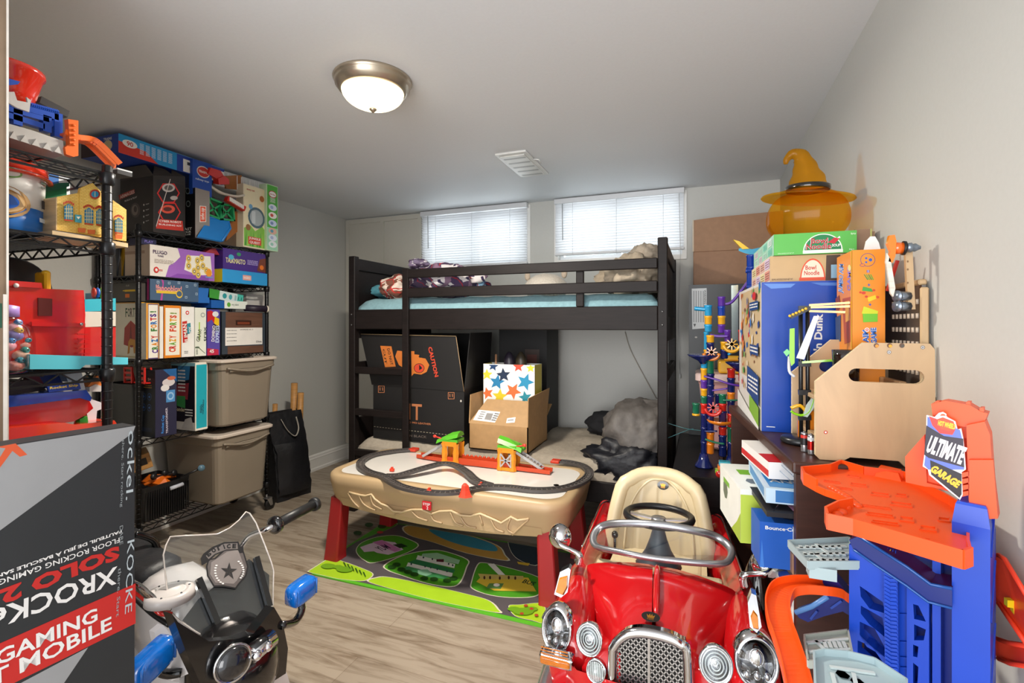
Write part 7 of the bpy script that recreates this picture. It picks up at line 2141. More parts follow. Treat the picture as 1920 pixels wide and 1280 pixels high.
mb.lathe([(.055, .020), (.075, .008), (.11, -.004), (.148, -.012), (.151, -.009), (.148, -.005), (.11, .004), (.078, .016), (.06, .028)], hc, am, axis=(.10, -.08, 1), seg=56, wob=brim, cap=False)
path = spline([hc + Vector(v) for v in ((0, 0, .018), (.0, 0, .045), (-.004, 0, .08), (-.010, 0, .115), (-.022, 0, .142), (-.044, -.002, .150), (-.062, -.004, .135), (-.066, -.004, .118))], 4)
rr_ = [v.x for v in spline([Vector((r, 0, 0)) for r in (.066, .058, .044, .032, .024, .017, .011, .007)], 4)]
mb.tube(path, [r * (1 + .05 * sin(i * 1.3)) for i, r in enumerate(rr_)], am, 28)
part('witch_hat', mb, t, 'amber witch hat')
mb = MB(); mb.lathe([(.066, .018), (.069, .022), (.068, .034), (.064, .036)], hc, mat('gloss', '15130f'), axis=(.05, -.04, 1), seg=40, cap=False); part('hat_band', mb, t, 'black hat band')

# ---- back corner: black stand, cardboard, black box, pink tub, marble run
mb = MB(); mb.box(-.115, 2.30, 0, .095, 3.2, .585, mat('espresso', '151213', .4), .004, 1); mb.box(.095, 2.30, 0, .11, 3.2, .58, mat('espresso', '151213', .4))
one('black_chest', mb, 'low black chest between the bunk bed and the bookcase, carrying the marble run', 'chest')
cb = mat('card', '9a7458')
t = T('tall_carton', 'tall open brown carton standing in the back right corner behind the black box', 'box', (.23, 3.6, 0))
mb = MB(); mb.box(-.038, 3.47, 0, .49, 3.72, 1.735, cb, .004, 1); part('carton', mb, t)
mb = MB(); mb.slab([(-.036, 3.47, 1.735), (.49, 3.47, 1.735), (.49, 3.475, 1.965), (.10, 3.475, 1.955), (-.036, 3.475, 1.945)], .006, mat('card', 'a07a5c'), (0, 1, 0)); mb.box(-.042, 3.466, 1.735, -.034, 3.476, 1.945, mat('card', 'cdbba4')); part('flap', mb, t)
mb = MB(); mb.slab([(-.038, 3.47, 1.735), (-.038, 3.70, 1.735), (-.04, 3.70, 1.94), (-.04, 3.48, 1.94)], .006, mat('card', 'c4b098'), (1, 0, 0)); part('flap', mb, t)


def art(mb, w, d, h):
    mb.face('front', w, d, h)
    mb.PP([(1297, 541), (1325, 540), (1325, 615), (1298, 617)], K('cfd2d2')); mb.XP('WARNING', (1322, 543), (1322, 570), 4, K('2a2a2a'))
    for k in range(5): mb.PP([(1300 + k * 4.4, 545), (1302 + k * 4.4, 545), (1302 + k * 4.4, 604), (1300 + k * 4.4, 604)], K('8d9090'))
    mb.PP([(1300, 607), (1305, 607), (1302.5, 613)], K('2a2a2a'))
    mb.PP([(1371, 535), (1384, 534), (1384, 640), (1372, 636)], mat('metal', 'a9b3ad', .2)); mb.EP(1305, 632, 2.5, 1.5, K('b5b0a8'))


carton('black_carton', 'tall black carton with a pale warning label behind the marble run', 'box', (-.06, 3.16, .587), .335, .16, .905, 0, mat('card', '1d2022', .4), art)
t = T('pink_tub', 'translucent pale pink storage tub behind the lower half of the marble run', 'tub', (.12, 2.93, .587))
mb = MB(); pk = mat('plastic', 'd3a09e', .35)
X0_, X1_ = at(1308, 700, Y=2.78).x, at(1440, 700, Y=2.78).x
rings = [ring_rect(X0_ + k, 2.78 + k, X1_ - k, 3.08 - k, z, .04) for z, k in ((.588, .05), (.60, .04), (.93, .008), (.95, 0))]
mb.loft(rings, pk, False); part('body', mb, t)
mb = MB(); rings = [ring_rect(X0_ - k, 2.78 - k, X1_ + k, 3.08 + k, z, .045) for z, k in ((.95, .0), (.955, .012), (.985, .012), (.992, .004))]
mb.loft(rings, mat('plastic', 'dfc3bd', .35), False); part('rim', mb, t, 'paler rim')
yel = mat('gloss', 'e0a21c'); bl3 = mat('gloss', '1a3fa0'); pur = mat('gloss', '5a2f96'); cy = mat('gloss', '1f93c4'); rd3 = mat('gloss', 'c8261c'); gn3 = mat('gloss', '14684a'); nv = mat('gloss', '14205a'); org3 = mat('gloss', 'e07a1a')
mb = MB(); a, b = at(1346, 690, Y=2.9), at(1392, 668, Y=2.9); mb.box(a.x, 2.80, .995, b.x, 2.95, 1.06, mat('plastic', 'e0a824'), .01, 2); mb.box(a.x + .03, 2.84, 1.06, b.x, 2.9, 1.085, mat('plastic', 'e0a824'), .006, 1); one('toy_block', mb, 'chunky yellow toy lying on the pink tub', 'toy block')

MY = 2.47
mr = T('marble_run', 'tall multicoloured marble run towers standing on the black chest', 'marble run', at(1345, 880, Y=MY - .05))


def column(px, segs, Y=MY, r=.0165):
    for y0_, y1_, m in segs:
        a, b = at(px, y1_, Y=Y), at(px, y0_, Y=Y)
        h_ = b.z - a.z
        n_ = max(1, round(h_ / .06))
        mb = MB()
        for k in range(n_):
            z = h_ * k / n_; e = h_ * (k + 1) / n_
            mb.lathe([(r * .86, z), (r, z + .004), (r, e - .01), (r * 1.12, e - .008), (r * 1.12, e), (r * .86, e)], a, m, seg=14)
        part('tube', mb, mr)


column(1320, [(670, 690, cy), (690, 712, yel), (712, 728, pur), (728, 742, yel), (742, 756, gn3), (756, 775, rd3), (775, 800, nv), (800, 880, nv)], r=.014)
column(1328, [(572, 592, cy), (592, 608, yel), (608, 622, cy)], MY + .05)
column(1325, [(622, 655, cy), (655, 670, yel)], MY + .1, .013)
column(1332, [(628, 642, yel), (642, 668, nv), (672, 700, gn3), (700, 740, nv), (740, 790, nv), (790, 810, nv), (810, 850, org3)])
column(1353, [(556, 574, pur), (574, 592, bl3), (592, 608, yel), (608, 624, pur)], MY + .06)
column(1364, [(618, 642, pur)], MY + .02, .014)
column(1358, [(640, 655, yel), (655, 672, nv)], MY + .02)
column(1355, [(738, 756, gn3), (756, 770, rd3), (770, 800, nv), (800, 815, rd3), (815, 855, nv)])
column(1371, [(690, 708, rd3), (708, 735, nv), (735, 750, org3), (750, 775, nv), (775, 800, rd3), (800, 828, gn3), (828, 860, nv)])
column(1392, [(618, 640, rd3), (640, 700, nv), (700, 715, rd3)])
column(1409, [(478, 500, bl3), (500, 535, bl3), (535, 560, bl3)], MY, .02)
column(1384, [(560, 600, pur)], MY + .04) if 0 else None
column(1305, [(755, 775, gn3), (775, 778, yel)], MY + .02, .016)
column(1378, [(833, 852, nv)], MY - .02, .018)
column(1346, [(738, 760, nv)], MY + .04, .014)


def chute(pts, m, Y=MY, r=.010, label=None):
    mb = MB(); mb.tube(spline([at(*p, Y=Y) for p in pts], 5), r, m, 8, flat=.7); part('chute', mb, mr, label)


chute([(1302, 578), (1325, 580)], cy, MY + .05, .014)
chute([(1360, 570), (1372, 566), (1390, 545), (1408, 520)], pur, MY + .03)
chute([(1332, 628), (1345, 630), (1366, 630)], pur)
chute([(1320, 705), (1345, 712), (1370, 720), (1395, 724)], pur, MY - .02, .007)
chute([(1335, 732), (1365, 728)], pur, MY - .01, .006)
chute([(1322, 823), (1340, 829), (1358, 832)], gn3, MY - .02, .007)
chute([(1355, 750), (1375, 750), (1395, 750)], gn3, MY - .02, .006)
chute([(1320, 808), (1345, 808)], nv, MY - .02, .006)
chute([(1398, 508), (1409, 508)], bl3, MY - .01, .014)
chute([(1365, 665), (1385, 650), (1395, 640)], cy, MY, .008)
mb = MB(); c = at(1318, 668, Y=MY - .02); mb.lathe([(.012, -.035), (.02, -.022), (.062, .0), (.07, .008), (.066, .009), (.02, -.012)], c, nv, seg=32); part('funnel', mb, mr, 'wide dark blue funnel dish')
mb = MB(); c = at(1385, 682, Y=MY); mb.lathe([(.012, -.035), (.02, -.022), (.052, .0), (.058, .008), (.054, .009), (.02, -.012)], c, nv, seg=32); part('funnel', mb, mr, 'dark blue funnel dish')
mb = MB(); c = at(1347, 792, Y=MY - .02); mb.lathe([(.015, -.018), (.05, -.006), (.058, .006), (.054, .008), (.02, -.008)], at(1350, 790, Y=MY - .02), mat('gloss', 'd8781a'), seg=28); part('dish', mb, mr, 'amber dish')
for x, y, m in ((1337, 764, rd3), (1372, 645, yel), (1334, 660, org3), (1393, 810, rd3)):
    mb = MB(); c = at(x, y, Y=MY - .03)
    mb.tube([c + Vector((cos(R(a)) * .034, 0, sin(R(a)) * .034)) for a in range(190, 351, 16)], .010, m, 8, flat=.8)
    b_ = part('wheel_cradle', mb, mr)
    mb = MB(); mb.lathe([(0, -.004), (.008, -.004), (.008, .004), (0, .004)], c, m, axis=(0, 1, 0), seg=12)
    for k in range(8): a = R(k * 45); mb.bar(c, c + Vector((cos(a) * .026, 0, sin(a) * .026)), .005, .008, m, up=(0, 1, 0))
    part('paddle_wheel', mb, b_)
for x in (1320, 1371):
    mb = MB(); c = at(x, 878, Y=MY - .0); c.z = .587; mb.lathe([(.042, 0), (.04, .006), (.026, .03), (.018, .06)], c, nv, seg=20); part('foot', mb, mr)
# blue and yellow flyer on top of the blue tube
t = T('toy_bird', 'turquoise and yellow winged toy piece perched above the marble run', 'toy', at(1400, 475, Y=MY))
mb = MB(); mb.loft([[at(x, y, Y=MY + dy) for x, y, dy in ((X, Yt, 0), (X, Yt, .04), (X, Yb, .04), (X, Yb, 0))] for X, Yt, Yb in ((1385, 466, 470), (1395, 464, 474), (1410, 467, 478), (1428, 463, 480))], PL('1f9ac4'), False); part('body', mb, t)
mb = MB(); mb.slab([at(*p, Y=MY - .005) for p in ((1375, 449), (1386, 452), (1405, 466), (1392, 467))], .02, PL('e8c022'), (0, 1, 0)); part('wing', mb, t, 'yellow wing')
# brick car
bcx = at(1360, 885, Z=.587)
t = T('toy_brick_car', 'little green toy brick car with red wheels and a turquoise roof on the black chest', 'toy car', bcx)
px = bcx.x; py_ = 2.335
lg_ = mat('gloss', '86b82a')
def bb(nm, x0, x1, z0, z1, m, y0=py_ - .02, y1=py_ + .02):
    mb = MB(); mb.box(x0, y0, z0, x1, y1, z1, m, .003, 1)
    part(nm, mb, t)
bb('chassis', px - .045, px + .05, .602, .618, lg_); bb('body', px - .035, px + .02, .618, .636, mat('gloss', 'e0752a')); bb('roof', px - .03, px + .018, .636, .655, mat('gloss', '3aa5b8'))
for x in (px - .028, px + .03):
    mb = MB(); mb.lathe([(0, -.006), (.014, -.006), (.016, 0), (.014, .006), (0, .006)], (x, py_ - .022, .602), mat('gloss', 'b8231c'), axis=(0, 1, 0), seg=16); part('wheel', mb, t)
for i, (x, c_) in enumerate(((px + .075, 'e0701a'), (px + .10, 'c8321c'))):
    mb = MB(); mb.box(x - .016, py_ - .01, .587, x + .010, py_ + .02, .605, mat('gloss', c_), .002, 1)
    for k in (-.008, .003): mb.lathe([(.005, 0), (.005, .005)], (x + k, py_, .605), mat('gloss', c_), seg=10)
    one('toy_brick', mb, ('orange toy brick beside the brick car', 'red toy brick right of the orange one beside the brick car')[i], 'toy brick')
mb = MB(); a, b = at(1409, 850, Y=2.31), at(1414, 785, Y=2.31); mb.box(a.x - .006, 2.30, .587, a.x + .012, 2.33, .72, mat('print', 'e8b01c'))
mb.plane((a.x - .006, 2.30, .587), (.018, 0, 0), (0, 0, .3)).Q(0, .3, 1, .45, K('5fae2f')).Q(0, 0, 1, .1, K('d9432c')); one('game_box', mb, 'narrow yellow and green box edge standing left of the bookcase', 'box')
mb = MB(); mb.tube(spline([at(1249, 792, Y=2.73), at(1285, 803, Y=2.7), at(1316, 807, Y=2.6)], 5), .0018, mat('plastic', '3f6f74'), 5); mb.tube(spline([at(1249, 822, Y=2.73), at(1290, 806, Y=2.7), at(1300, 804, Y=2.66)], 5), .0018, mat('plastic', '3f6f74'), 5); one('thin_cable', mb, 'thin teal forked cable between the bed post and the marble run', 'cable')
# ================================================================ on the bookcase: wooden play bench, boxes, robot stand
bw = mat('veneer', 'bd9f78', .42)
A1, B1 = at(1529, 852, Z=bz + .012), Vector((.482, 1.395, bz))
A1.z = bz
dirb = (B1 - A1); Lb = dirb.length; ub = dirb.normalized(); nb = Vector((-ub.y, ub.x, 0))
nb = Vector((-.045, .999, 0))
bench = T('play_workbench', 'pale birch toy workbench with hand slot and peg board, standing on the bookcase', 'toy workbench', (A1 + B1) / 2)


def panel(off, label, S=1.0, parent=None):
    mb = MB()
    mb.plane(A1, ub, Vector((0, 0, 1)), flip=ub.cross(Vector((0, 0, 1))).dot(nb) > 0)
    def w3(u, v, k=0): return A1 + ub * u + Vector((0, 0, v)) + nb * (off + k)
    uvp = lambda x, y: mb.uv(x, y)
    out = [uvp(*p) for p in ((1529, 712), (1619, 639), (1744, 641), (1753, 652), (1755, 868), (1697, 872), (1686, 861), (1594, 854), (1580, 861), (1537, 858), (1529, 850))]
    v0 = min(v for u, v in out)
    out = [(u, v - v0 + .001) for u, v in out]
    hx0, hy = uvp(1606, 699); hx1, _ = uvp(1717, 698); hy -= v0; hr = .016
    slot = [(hx0 + hr * cos(R(a)), hy + hr * sin(R(a))) for a in range(90, 271, 20)] + [(hx1 + hr * cos(R(a)), hy + hr * sin(R(a))) for a in range(-90, 91, 20)]
    # ring between outline and slot with a bridge cut (hole really goes through)
    bm = bmesh.new()
    def loop(pts, k): return [bm.verts.new(w3(u, v, k)) for u, v in pts]
    o0, s0 = loop(out, 0), loop(slot, 0)
    es = [bm.edges.new((o0[i], o0[(i + 1) % len(o0)])) for i in range(len(o0))] + [bm.edges.new((s0[i], s0[(i + 1) % len(s0)])) for i in range(len(s0))]
    bmesh.ops.triangle_fill(bm, use_beauty=True, edges=es, use_dissolve=False)
    bm.verts.index_update()
    vs = [v.co.copy() for v in bm.verts]; fs = [tuple(v.index for v in f.verts) for f in bm.faces]
    bm.free()
    t_ = .012
    mb.add(vs, fs, bw); mb.add([v + nb * t_ for v in vs], [tuple(reversed(f)) for f in fs], bw)
    ne = mat('wood', 'e6cfa4')
    for L_ in (out, slot):
        n_ = len(L_)
        mb.add([w3(u, v, 0) for u, v in L_] + [w3(u, v, t_) for u, v in L_], [(i, (i + 1) % n_, n_ + (i + 1) % n_, n_ + i) for i in range(n_)], ne)
    if off == 0:
        for x, y in ((1643, 647), (1668, 647), (1691, 647)): mb.EP(x, y + .5, 5, 4.5, mat('plastic', '5a3a22')); mb.EP(x + 1.2, y + 1.5, 3.4, 3, mat('plastic', ('e8891c', 'e8a01c', '4a4238')[(1643, 1668, 1691).index(x)]))
        for x, y in ((1667, 660), (1730, 651)): mb.EP(x, y, 4, 3.6, mat('plastic', '6a6a6a')); mb.EP(x, y, 3, 2.7, chrm); mb.EP(x, y, 1.2, 1.1, BK_)
        mb.EP(1548, 810, 3.6, 3.2, mat('metal', '9c3a30')); mb.EP(1548, 810, 1.8, 1.6, WH)
    return part('side_panel', mb, bench, label)


panel(0, None); panel(.255, None)
def bpart2(nm, u0, u1, v0, v1, o0, o1, m, label=None):
    mb = MB(Matrix(((ub.x, nb.x, 0, A1.x), (ub.y, nb.y, 0, A1.y), (0, 0, 1, bz), (0, 0, 0, 1)))); mb.box(u0, o0, v0, u1, o1, v1, m, .002, 1); return part(nm, mb, bench, label)
bpart2('table_top', .02, Lb - .03, .135, .147, .013, .254, bw)
bpart2('lower_shelf', .02, Lb - .03, .03, .042, .013, .254, bw)
bpart2('back_rail', Lb - .04, Lb - .025, .147, .20, .013, .254, mat('wood', '8a6a4a'))
# peg board above the bench, along the wall
px0, py0 = Vector((.499, 1.46, 0)), Vector((.499, 1.70, 0))
mb = MB(); gb = mat('metal', '6f6a66', .5)
Pz0, Pz1 = 1.10, at(1720, 525, X=.495).z
yA, yB = at(1735, 600, X=.495).y, at(1655, 600, X=.495).y
fr = bw
mb.box(.486, yA, Pz0, .503, yA + .008, Pz1 - .02, fr, .003, 1); mb.box(.486, yB - .008, Pz0, .503, yB, Pz1 - .02, fr, .003, 1)
mb.box(.486, yA + .012, Pz1 - .014, .503, yB - .012, Pz1, fr, .003, 1); mb.box(.486, yA, Pz0 - .10, .503, yB, Pz0, fr, .003, 1)
part('board_frame', mb, bench, 'birch frame of the peg board')
mb = MB(); mb.box(.491, yA + .008, Pz0, .499, yB - .008, Pz1 - .014, gb)
for i in range(7):
    for j in range(6):
        y = yA + .03 + i * .026; z = Pz0 + .03 + j * .034
        if y < yB - .03 and z < Pz1 - .03: mb.tube([(.4905, y, z), (.4905, y, z + .012)], .004, mat('plastic', 'cbb9a4'), 8); mb.tube([(.4895, y + .001, z + .002), (.4895, y + .001, z + .010)], .0026, mat('plastic', '2c2622'), 8)
part('peg_board', mb, bench, 'grey slotted peg board')
mb = MB(); a, b = at(1702, 460, Y=1.44), at(1708, 580, Y=1.44); mb.bar(a, b, .014, .012, bw, up=(0, 1, 0)); mb.plane((0, 1.433, 0), (1, 0, 0), (0, 0, 1))
for y in (490, 505, 530): mb.EP(1702, y, 1.6, 2, mat('plastic', '7a5a3a'))
one('toy_strut', mb, 'upright birch strut with holes fixed beside the peg board', 'toy part')
gm_ = mat('metal', '8d99a8', .35)
for x, y, lab in ((1692, 555, 'upper blue-grey plastic bolt on the birch strut'), (1692, 574, 'lower blue-grey plastic bolt on the birch strut')):
    mb = MB(); c = at(x, y, Y=1.43); mb.tube([c + Vector((-.012, -.006, 0)), c + Vector((.014, .006, 0))], .011, gm_, 8); mb.tube([c + Vector((-.014, -.007, 0)), c + Vector((-.010, -.005, 0))], .0135, gm_, 12); one('toy_bolt', mb, lab, 'toy bolt', 'bolts on the strut')
t = T('toy_crank', 'orange toy crank with black ring and long grey bolt beside the wall', 'toy crank', at(1690, 468, Y=1.42))
c = at(1690, 465, Y=1.42)
mb = MB(); mb.tube([at(1672, 465, Y=1.42), at(1692, 465, Y=1.42)], .014, mat('gloss', 'e8661a'), 16); mb.slab([at(*p, Y=1.405) for p in ((1668, 441), (1678, 440), (1681, 452), (1679, 480), (1674, 492), (1666, 490), (1670, 470), (1664, 456))], .014, mat('gloss', 'ef7a1e'), (0, 1, 0)); part('handle', mb, t)
mb = MB(); mb.tube([at(1692, 465, Y=1.42), at(1697, 465, Y=1.42)], .017, PL('17171a'), 16); part('ring', mb, t, 'black ring')
mb = MB(); P_ = [at(x, 464, Y=1.42) for x in (1697, 1708, 1710, 1716, 1722, 1726)]; mb.tube(P_, [.010, .012, .009, .010, .006, .004], gm_, 10); part('bolt', mb, t, 'grey bolt')
mb = MB(); wp_ = [at(*p, Y=1.405) for p in ((1663, 474), (1670, 486), (1674, 510), (1679, 540), (1675, 556), (1670, 550), (1666, 520), (1661, 490))]; mb.slab(wp_, .008, mat('wood', 'ddd3c4'), (0, 1, 0)); one('toy_stick', mb, 'long pale spatula-shaped stick hanging below the orange crank', 'stick')
mb = MB(); mb.bar(at(1683, 488, Y=1.47), at(1664, 545, Y=1.5), .006, .006, mat('plastic', 'a8231c')); one('toy_rod', mb, 'thin dark red rod slanting behind the pale spatula stick', 'rod')
mb = MB(); mb.slab([at(*p, Y=1.62) for p in ((1620, 470), (1624, 452), (1632, 443), (1641, 443), (1648, 455), (1652, 470), (1650, 500), (1622, 500))], .006, mat('plastic', 'eceae6'), (0, 1, 0)); one('white_paddle', mb, 'white rounded paddle standing behind the tall orange game box', 'paddle')


def art(mb, w, d, h):
    nvb = K('1c3a7a')
    mb.face('front', w, d, h)
    mb.EP(1627, 487, 14, 12.5, nvb, 24); mb.EP(1627, 487, 13, 11.5, K('ea8a1c'), 24)
    for x, y, r in ((1624, 484, 2.4), (1632, 487, 3.4), (1624, 491.5, 2.2)): mb.EP(x, y, r, r * .9, K('2a5ab0'))
    mb.EP(1617, 497, 5, 3, nvb); mb.EP(1617, 497, 4.2, 2.3, K('e07a1c'))
    mb.PP([(1625, 506), (1630, 506), (1630, 511), (1625, 511)], K('5a4a9a')); mb.PP([(1627, 506), (1628, 506), (1628, 511), (1627, 511)], K('e9e4e0'))
    for k in range(4): mb.PP([(1619 + k * 4, 514), (1621 + k * 4, 514), (1628 + k * 3.4, 524), (1626 + k * 3.4, 525)], K(('3f8a3a', '6aa02c')[k % 2]))
    for x, y in ((1629, 534), (1631, 571)): mb.PP([(x - 2.5, y - .7), (x - .7, y - .7), (x - .7, y - 2.5), (x + .7, y - 2.5), (x + .7, y - .7), (x + 2.5, y - .7), (x + 2.5, y + .7), (x + .7, y + .7), (x + .7, y + 2.5), (x - .7, y + 2.5), (x - .7, y + .7), (x - 2.5, y + .7)], K('2a5ab0'))
    mb.PP([(1618, 537), (1634, 541), (1636, 547), (1616, 545)], K('3f9a3a')); mb.EP(1638, 544, 3, 2, K('c8442c')); mb.EP(1619, 549, 4, 2.6, K('c8321c')); mb.EP(1613, 548, 2.4, 1.8, K('c8321c'))
    mb.PP([(1626, 558), (1641, 553), (1643, 560), (1628, 566)], K('e0c41c')); mb.EP(1645, 557, 3, 2.4, K('d94a1c')); mb.EP(1624, 556, 3, 2, K('c8321c'))
    mb.PP([(1619, 574), (1646, 583), (1645, 588), (1615, 588)], K('c9cf1c')); mb.PP([(1617, 588), (1645, 588), (1645, 603), (1618, 604)], K('6ab81c'))
    mb.XP('AIM', (1623, 642), (1622, 618), 12, WH, .08); mb.XP('AIM', (1623, 642), (1622, 618), 11, K('1f5fb8'), .04)
    mb.XP('GAME', (1638, 644), (1637, 614), 12, WH, .08); mb.XP('GAME', (1638, 644), (1637, 614), 11, K('1f5fb8'), .04)
    mb.EP(1625, 618, 4.5, 4, WH); mb.EP(1625, 618, 3, 2.7, RD); mb.EP(1625, 618, 1.4, 1.2, WH)
    mb.face('left', w, d, h)
    mb.XP('JUMBO AIM', (1577, 549), (1579, 495), 11, WH, .08); mb.XP('JUMBO AIM', (1577, 549), (1579, 495), 10, K('2a6fc8'), .03)
    mb.XP('GAME', (1592, 545), (1593, 500), 7, K('8f7ad0'), .03); mb.EP(1593, 502, 2.6, 6, K('e9e29a')); mb.PP([(1567, 560), (1574, 553), (1577, 575), (1568, 590)], K('8a3a14')); mb.PP([(1580, 560), (1596, 556), (1597, 640), (1584, 645)], K('b8501a')); mb.PP([(1585, 565), (1593, 563), (1594, 600), (1586, 604)], K('e8a43a')); mb.PP([(1567, 595), (1577, 590), (1577, 640), (1568, 640)], K('3a4a6a'))
    mb.Q(.94, 0, 1, 1, K('f0b41c'))


carton('game_box', 'tall upright orange game box with picture sum on its narrow side, behind the workbench', 'box', Vector((at(1598, 600, Y=1.53).x, 1.53, bz + .148)), .072, .155, at(1600, 469, Y=1.53).z - bz - .148, 0, mat('print', 'ea8a1c', .35), art)

# robot-arm toy stand with rails
RY = at(1490, 828, Z=bz).y
t = T('toy_stand', 'black twin-post toy stand with yellow and lime rails, at the bookcase corner', 'toy stand', at(1495, 828, Z=bz))
mb = MB(); c = at(1500, 830, Z=bz + .001); mb.lathe([(.0, .001), (.047, .001), (.05, .006), (.048, .014), (.044, .018), (0, .018)], c, PL('1c1d20', .3), seg=36); part('base', mb, t, 'round black base')
mb = MB()
for x, y0_ in ((1502, 578), (1515, 576)):
    mb.tube([at(x, 828, Y=RY - .02), at(x - 1, y0_, Y=RY - .02)], .0055, PL('17181a', .3), 10)
for y in (578, 682, 735, 782): a_, b_ = at(1497, y, Y=RY - .022), at(1520, y, Y=RY - .022); mb.bar(a_, b_, .016, .014, PL('17181a', .3))
part('posts', mb, t)
mb = MB(); mb.bar(at(1481, 594, Y=RY - .03), at(1516, 578, Y=RY - .03), .012, .012, PL('17181a'))
for k in range(6): p = at(1481 + k * 6, 592 - k * 2.7, Y=RY - .038); mb.ball(p, .004, .004, .004, mat('plastic', 'd9b23a'), 8, 6)
part('gear_rail', mb, t, 'black geared rail')
ylw = mat('gloss', 'e2a516'); lime_ = mat('gloss', '8ccf1c')
for (p, q_) in (((1517, 572), (1600, 567)), ((1517, 583), (1585, 585)), ((1520, 576), (1600, 574))):
    mb = MB(); mb.bar(at(*p, Y=RY - .03), at(*q_, Y=RY - .05), .006, .006, ylw); part('yellow_rail', mb, t)
mb = MB(); mb.bar(at(1504, 679, Y=RY - .03), at(1580, 674, Y=RY - .045), .006, .006, lime_); part('lime_rail', mb, t)
mb = MB(); mb.slab([at(*p, Y=RY - .04) for p in ((1481, 616), (1490, 615), (1490, 680), (1484, 686), (1480, 670))], .006, lime_, (0, 1, 0)); mb.slab([at(*p, Y=RY - .045) for p in ((1469, 660), (1476, 654), (1482, 660), (1475, 668))], .008, mat('gloss', '5fd06a'), (0, 1, 0)); part('lever', mb, t, 'lime lever with green tab')
mb = MB(); mb.slab([at(*p, Y=RY - .028) for p in ((1493, 671), (1508, 674), (1536, 592), (1526, 592))], .003, mat('print', 'dfe2e4'), (0, 1, 0)); part('card_slat', mb, t, 'white card slat')
mb = MB(); mb.tube(spline([at(1480, 668, Y=RY), at(1480, 695, Y=RY), at(1490, 706, Y=RY)], 5), .004, mat('plastic', 'd8dadc'), 8); part('grey_tube', mb, t)
mb = MB(); mb.tube(spline([at(1483, 770, Y=RY - .04), at(1490, 775, Y=RY - .04), at(1505, 778, Y=RY - .04), at(1518, 768, Y=RY - .04), at(1529, 735, Y=RY - .04)], 5), .006, lime_, 8, flat=.6); mb.tube(spline([at(1483, 765, Y=RY - .03), at(1500, 760, Y=RY - .03), at(1512, 772, Y=RY - .03)], 4), .005, ylw, 8); mb.slab([at(*p, Y=RY - .045) for p in ((1506, 780), (1512, 760), (1527, 740), (1528, 762), (1514, 782))], .006, mat('gloss', 'c8d8cc'), (0, 1, 0)); part('scoop', mb, t, 'lime and yellow scoop')
mb = MB(); mb.bar(at(1500, 788, Y=RY - .015), at(1500, 822, Y=RY - .015), .012, .012, mat('gloss', 'e0801c'), up=(0, 1, 0)); mb.bar(at(1523, 770, Y=RY - .015), at(1523, 815, Y=RY - .015), .012, .012, mat('gloss', 'e0801c'), up=(0, 1, 0)); part('orange_stop', mb, t, 'orange blocks')
for i, (x, lab) in enumerate(((1508, 'silver, black and red battery standing at the left beside the workbench panel'), (1521, 'silver and red battery standing at the right, touching the workbench panel'))):
    b0 = at(x, 846 + i * 5, Z=bz + .001)
    mb = MB(); mb.lathe([(.0, 0), (.0082, .0), (.0085, .002), (.0085, .048), (.0075, .05), (.003, .05), (.003, .053), (0, .053)], b0, mat('metal', 'b9b9bb', .25), seg=16)
    mb.lathe([(.00865, .012), (.00865, .034)], b0, mat('metal', 'c02a24', .3), seg=16, cap=False) if i else mb.lathe([(.00865, .018), (.00865, .046)], b0, mat('plastic', '1b1b1d'), seg=16, cap=False)
    mb.lathe([(.0088, .036), (.0088, .044)], b0, mat('plastic', 'c8c8c8' if i else 'c83028'), seg=16, cap=False)
    one('battery', mb, lab, 'battery', 'batteries by the workbench')
t = T('pen_cup', 'dark clear cup of orange and black parts between the toy stand and orange game box', 'cup', (at(1590, 660, Y=1.5).x, 1.5, bz + .16))
c = Vector((at(1586, 660, Y=1.48).x, 1.48, bz + .15))
mb = MB(); mb.lathe([(.026, 0), (.028, .004), (.03, .10), (.031, .12)], c, mat('film', '6a6a70'), seg=24); part('cup', mb, t)
mb = MB(); mb.lathe([(.024, .005), (.025, .05)], c, mat('plastic', '1f4fa0'), seg=16); mb.lathe([(.02, .05), (.022, .11)], c, mat('plastic', 'd8641c'), seg=10); part('contents', mb, t, 'orange and blue contents')

# ================================================================ big garage play set, near right
bg_ = mat('plastic', '0d40b4', .32); bgd = mat('plastic', '0b2c96', .3); og2 = mat('plastic', 'ea4f0e', .38); gy2 = mat('plastic', '9fb1b4', .4); nvg = mat('plastic', '0d1f6e', .3)
GP = at(1857, 993, d=.78)
gx = Vector((.8836, -.4682, 0)); gyv = Vector((.4682, .8836, 0))
gar = T('toy_garage', 'tall orange and blue toy car garage with a lettered sign, near the right wall', 'toy garage', (GP.x - .1, GP.y, 0))


def GPt(px, py, off=0):
    """point on the garage's front plane moved off metres back"""
    O = Vector((GP.x, GP.y, 0)) + gyv * off
    r = at(px, py, d=1.0) - Vector((0, 0, EYE))
    k = (O - Vector((0, 0, EYE))).dot(gyv) / r.dot(gyv)
    return Vector((0, 0, EYE)) + r * k


def gslab(mb, pts, off, t, m): mb.slab([GPt(x, y, off) for x, y in pts], t, m, gyv)


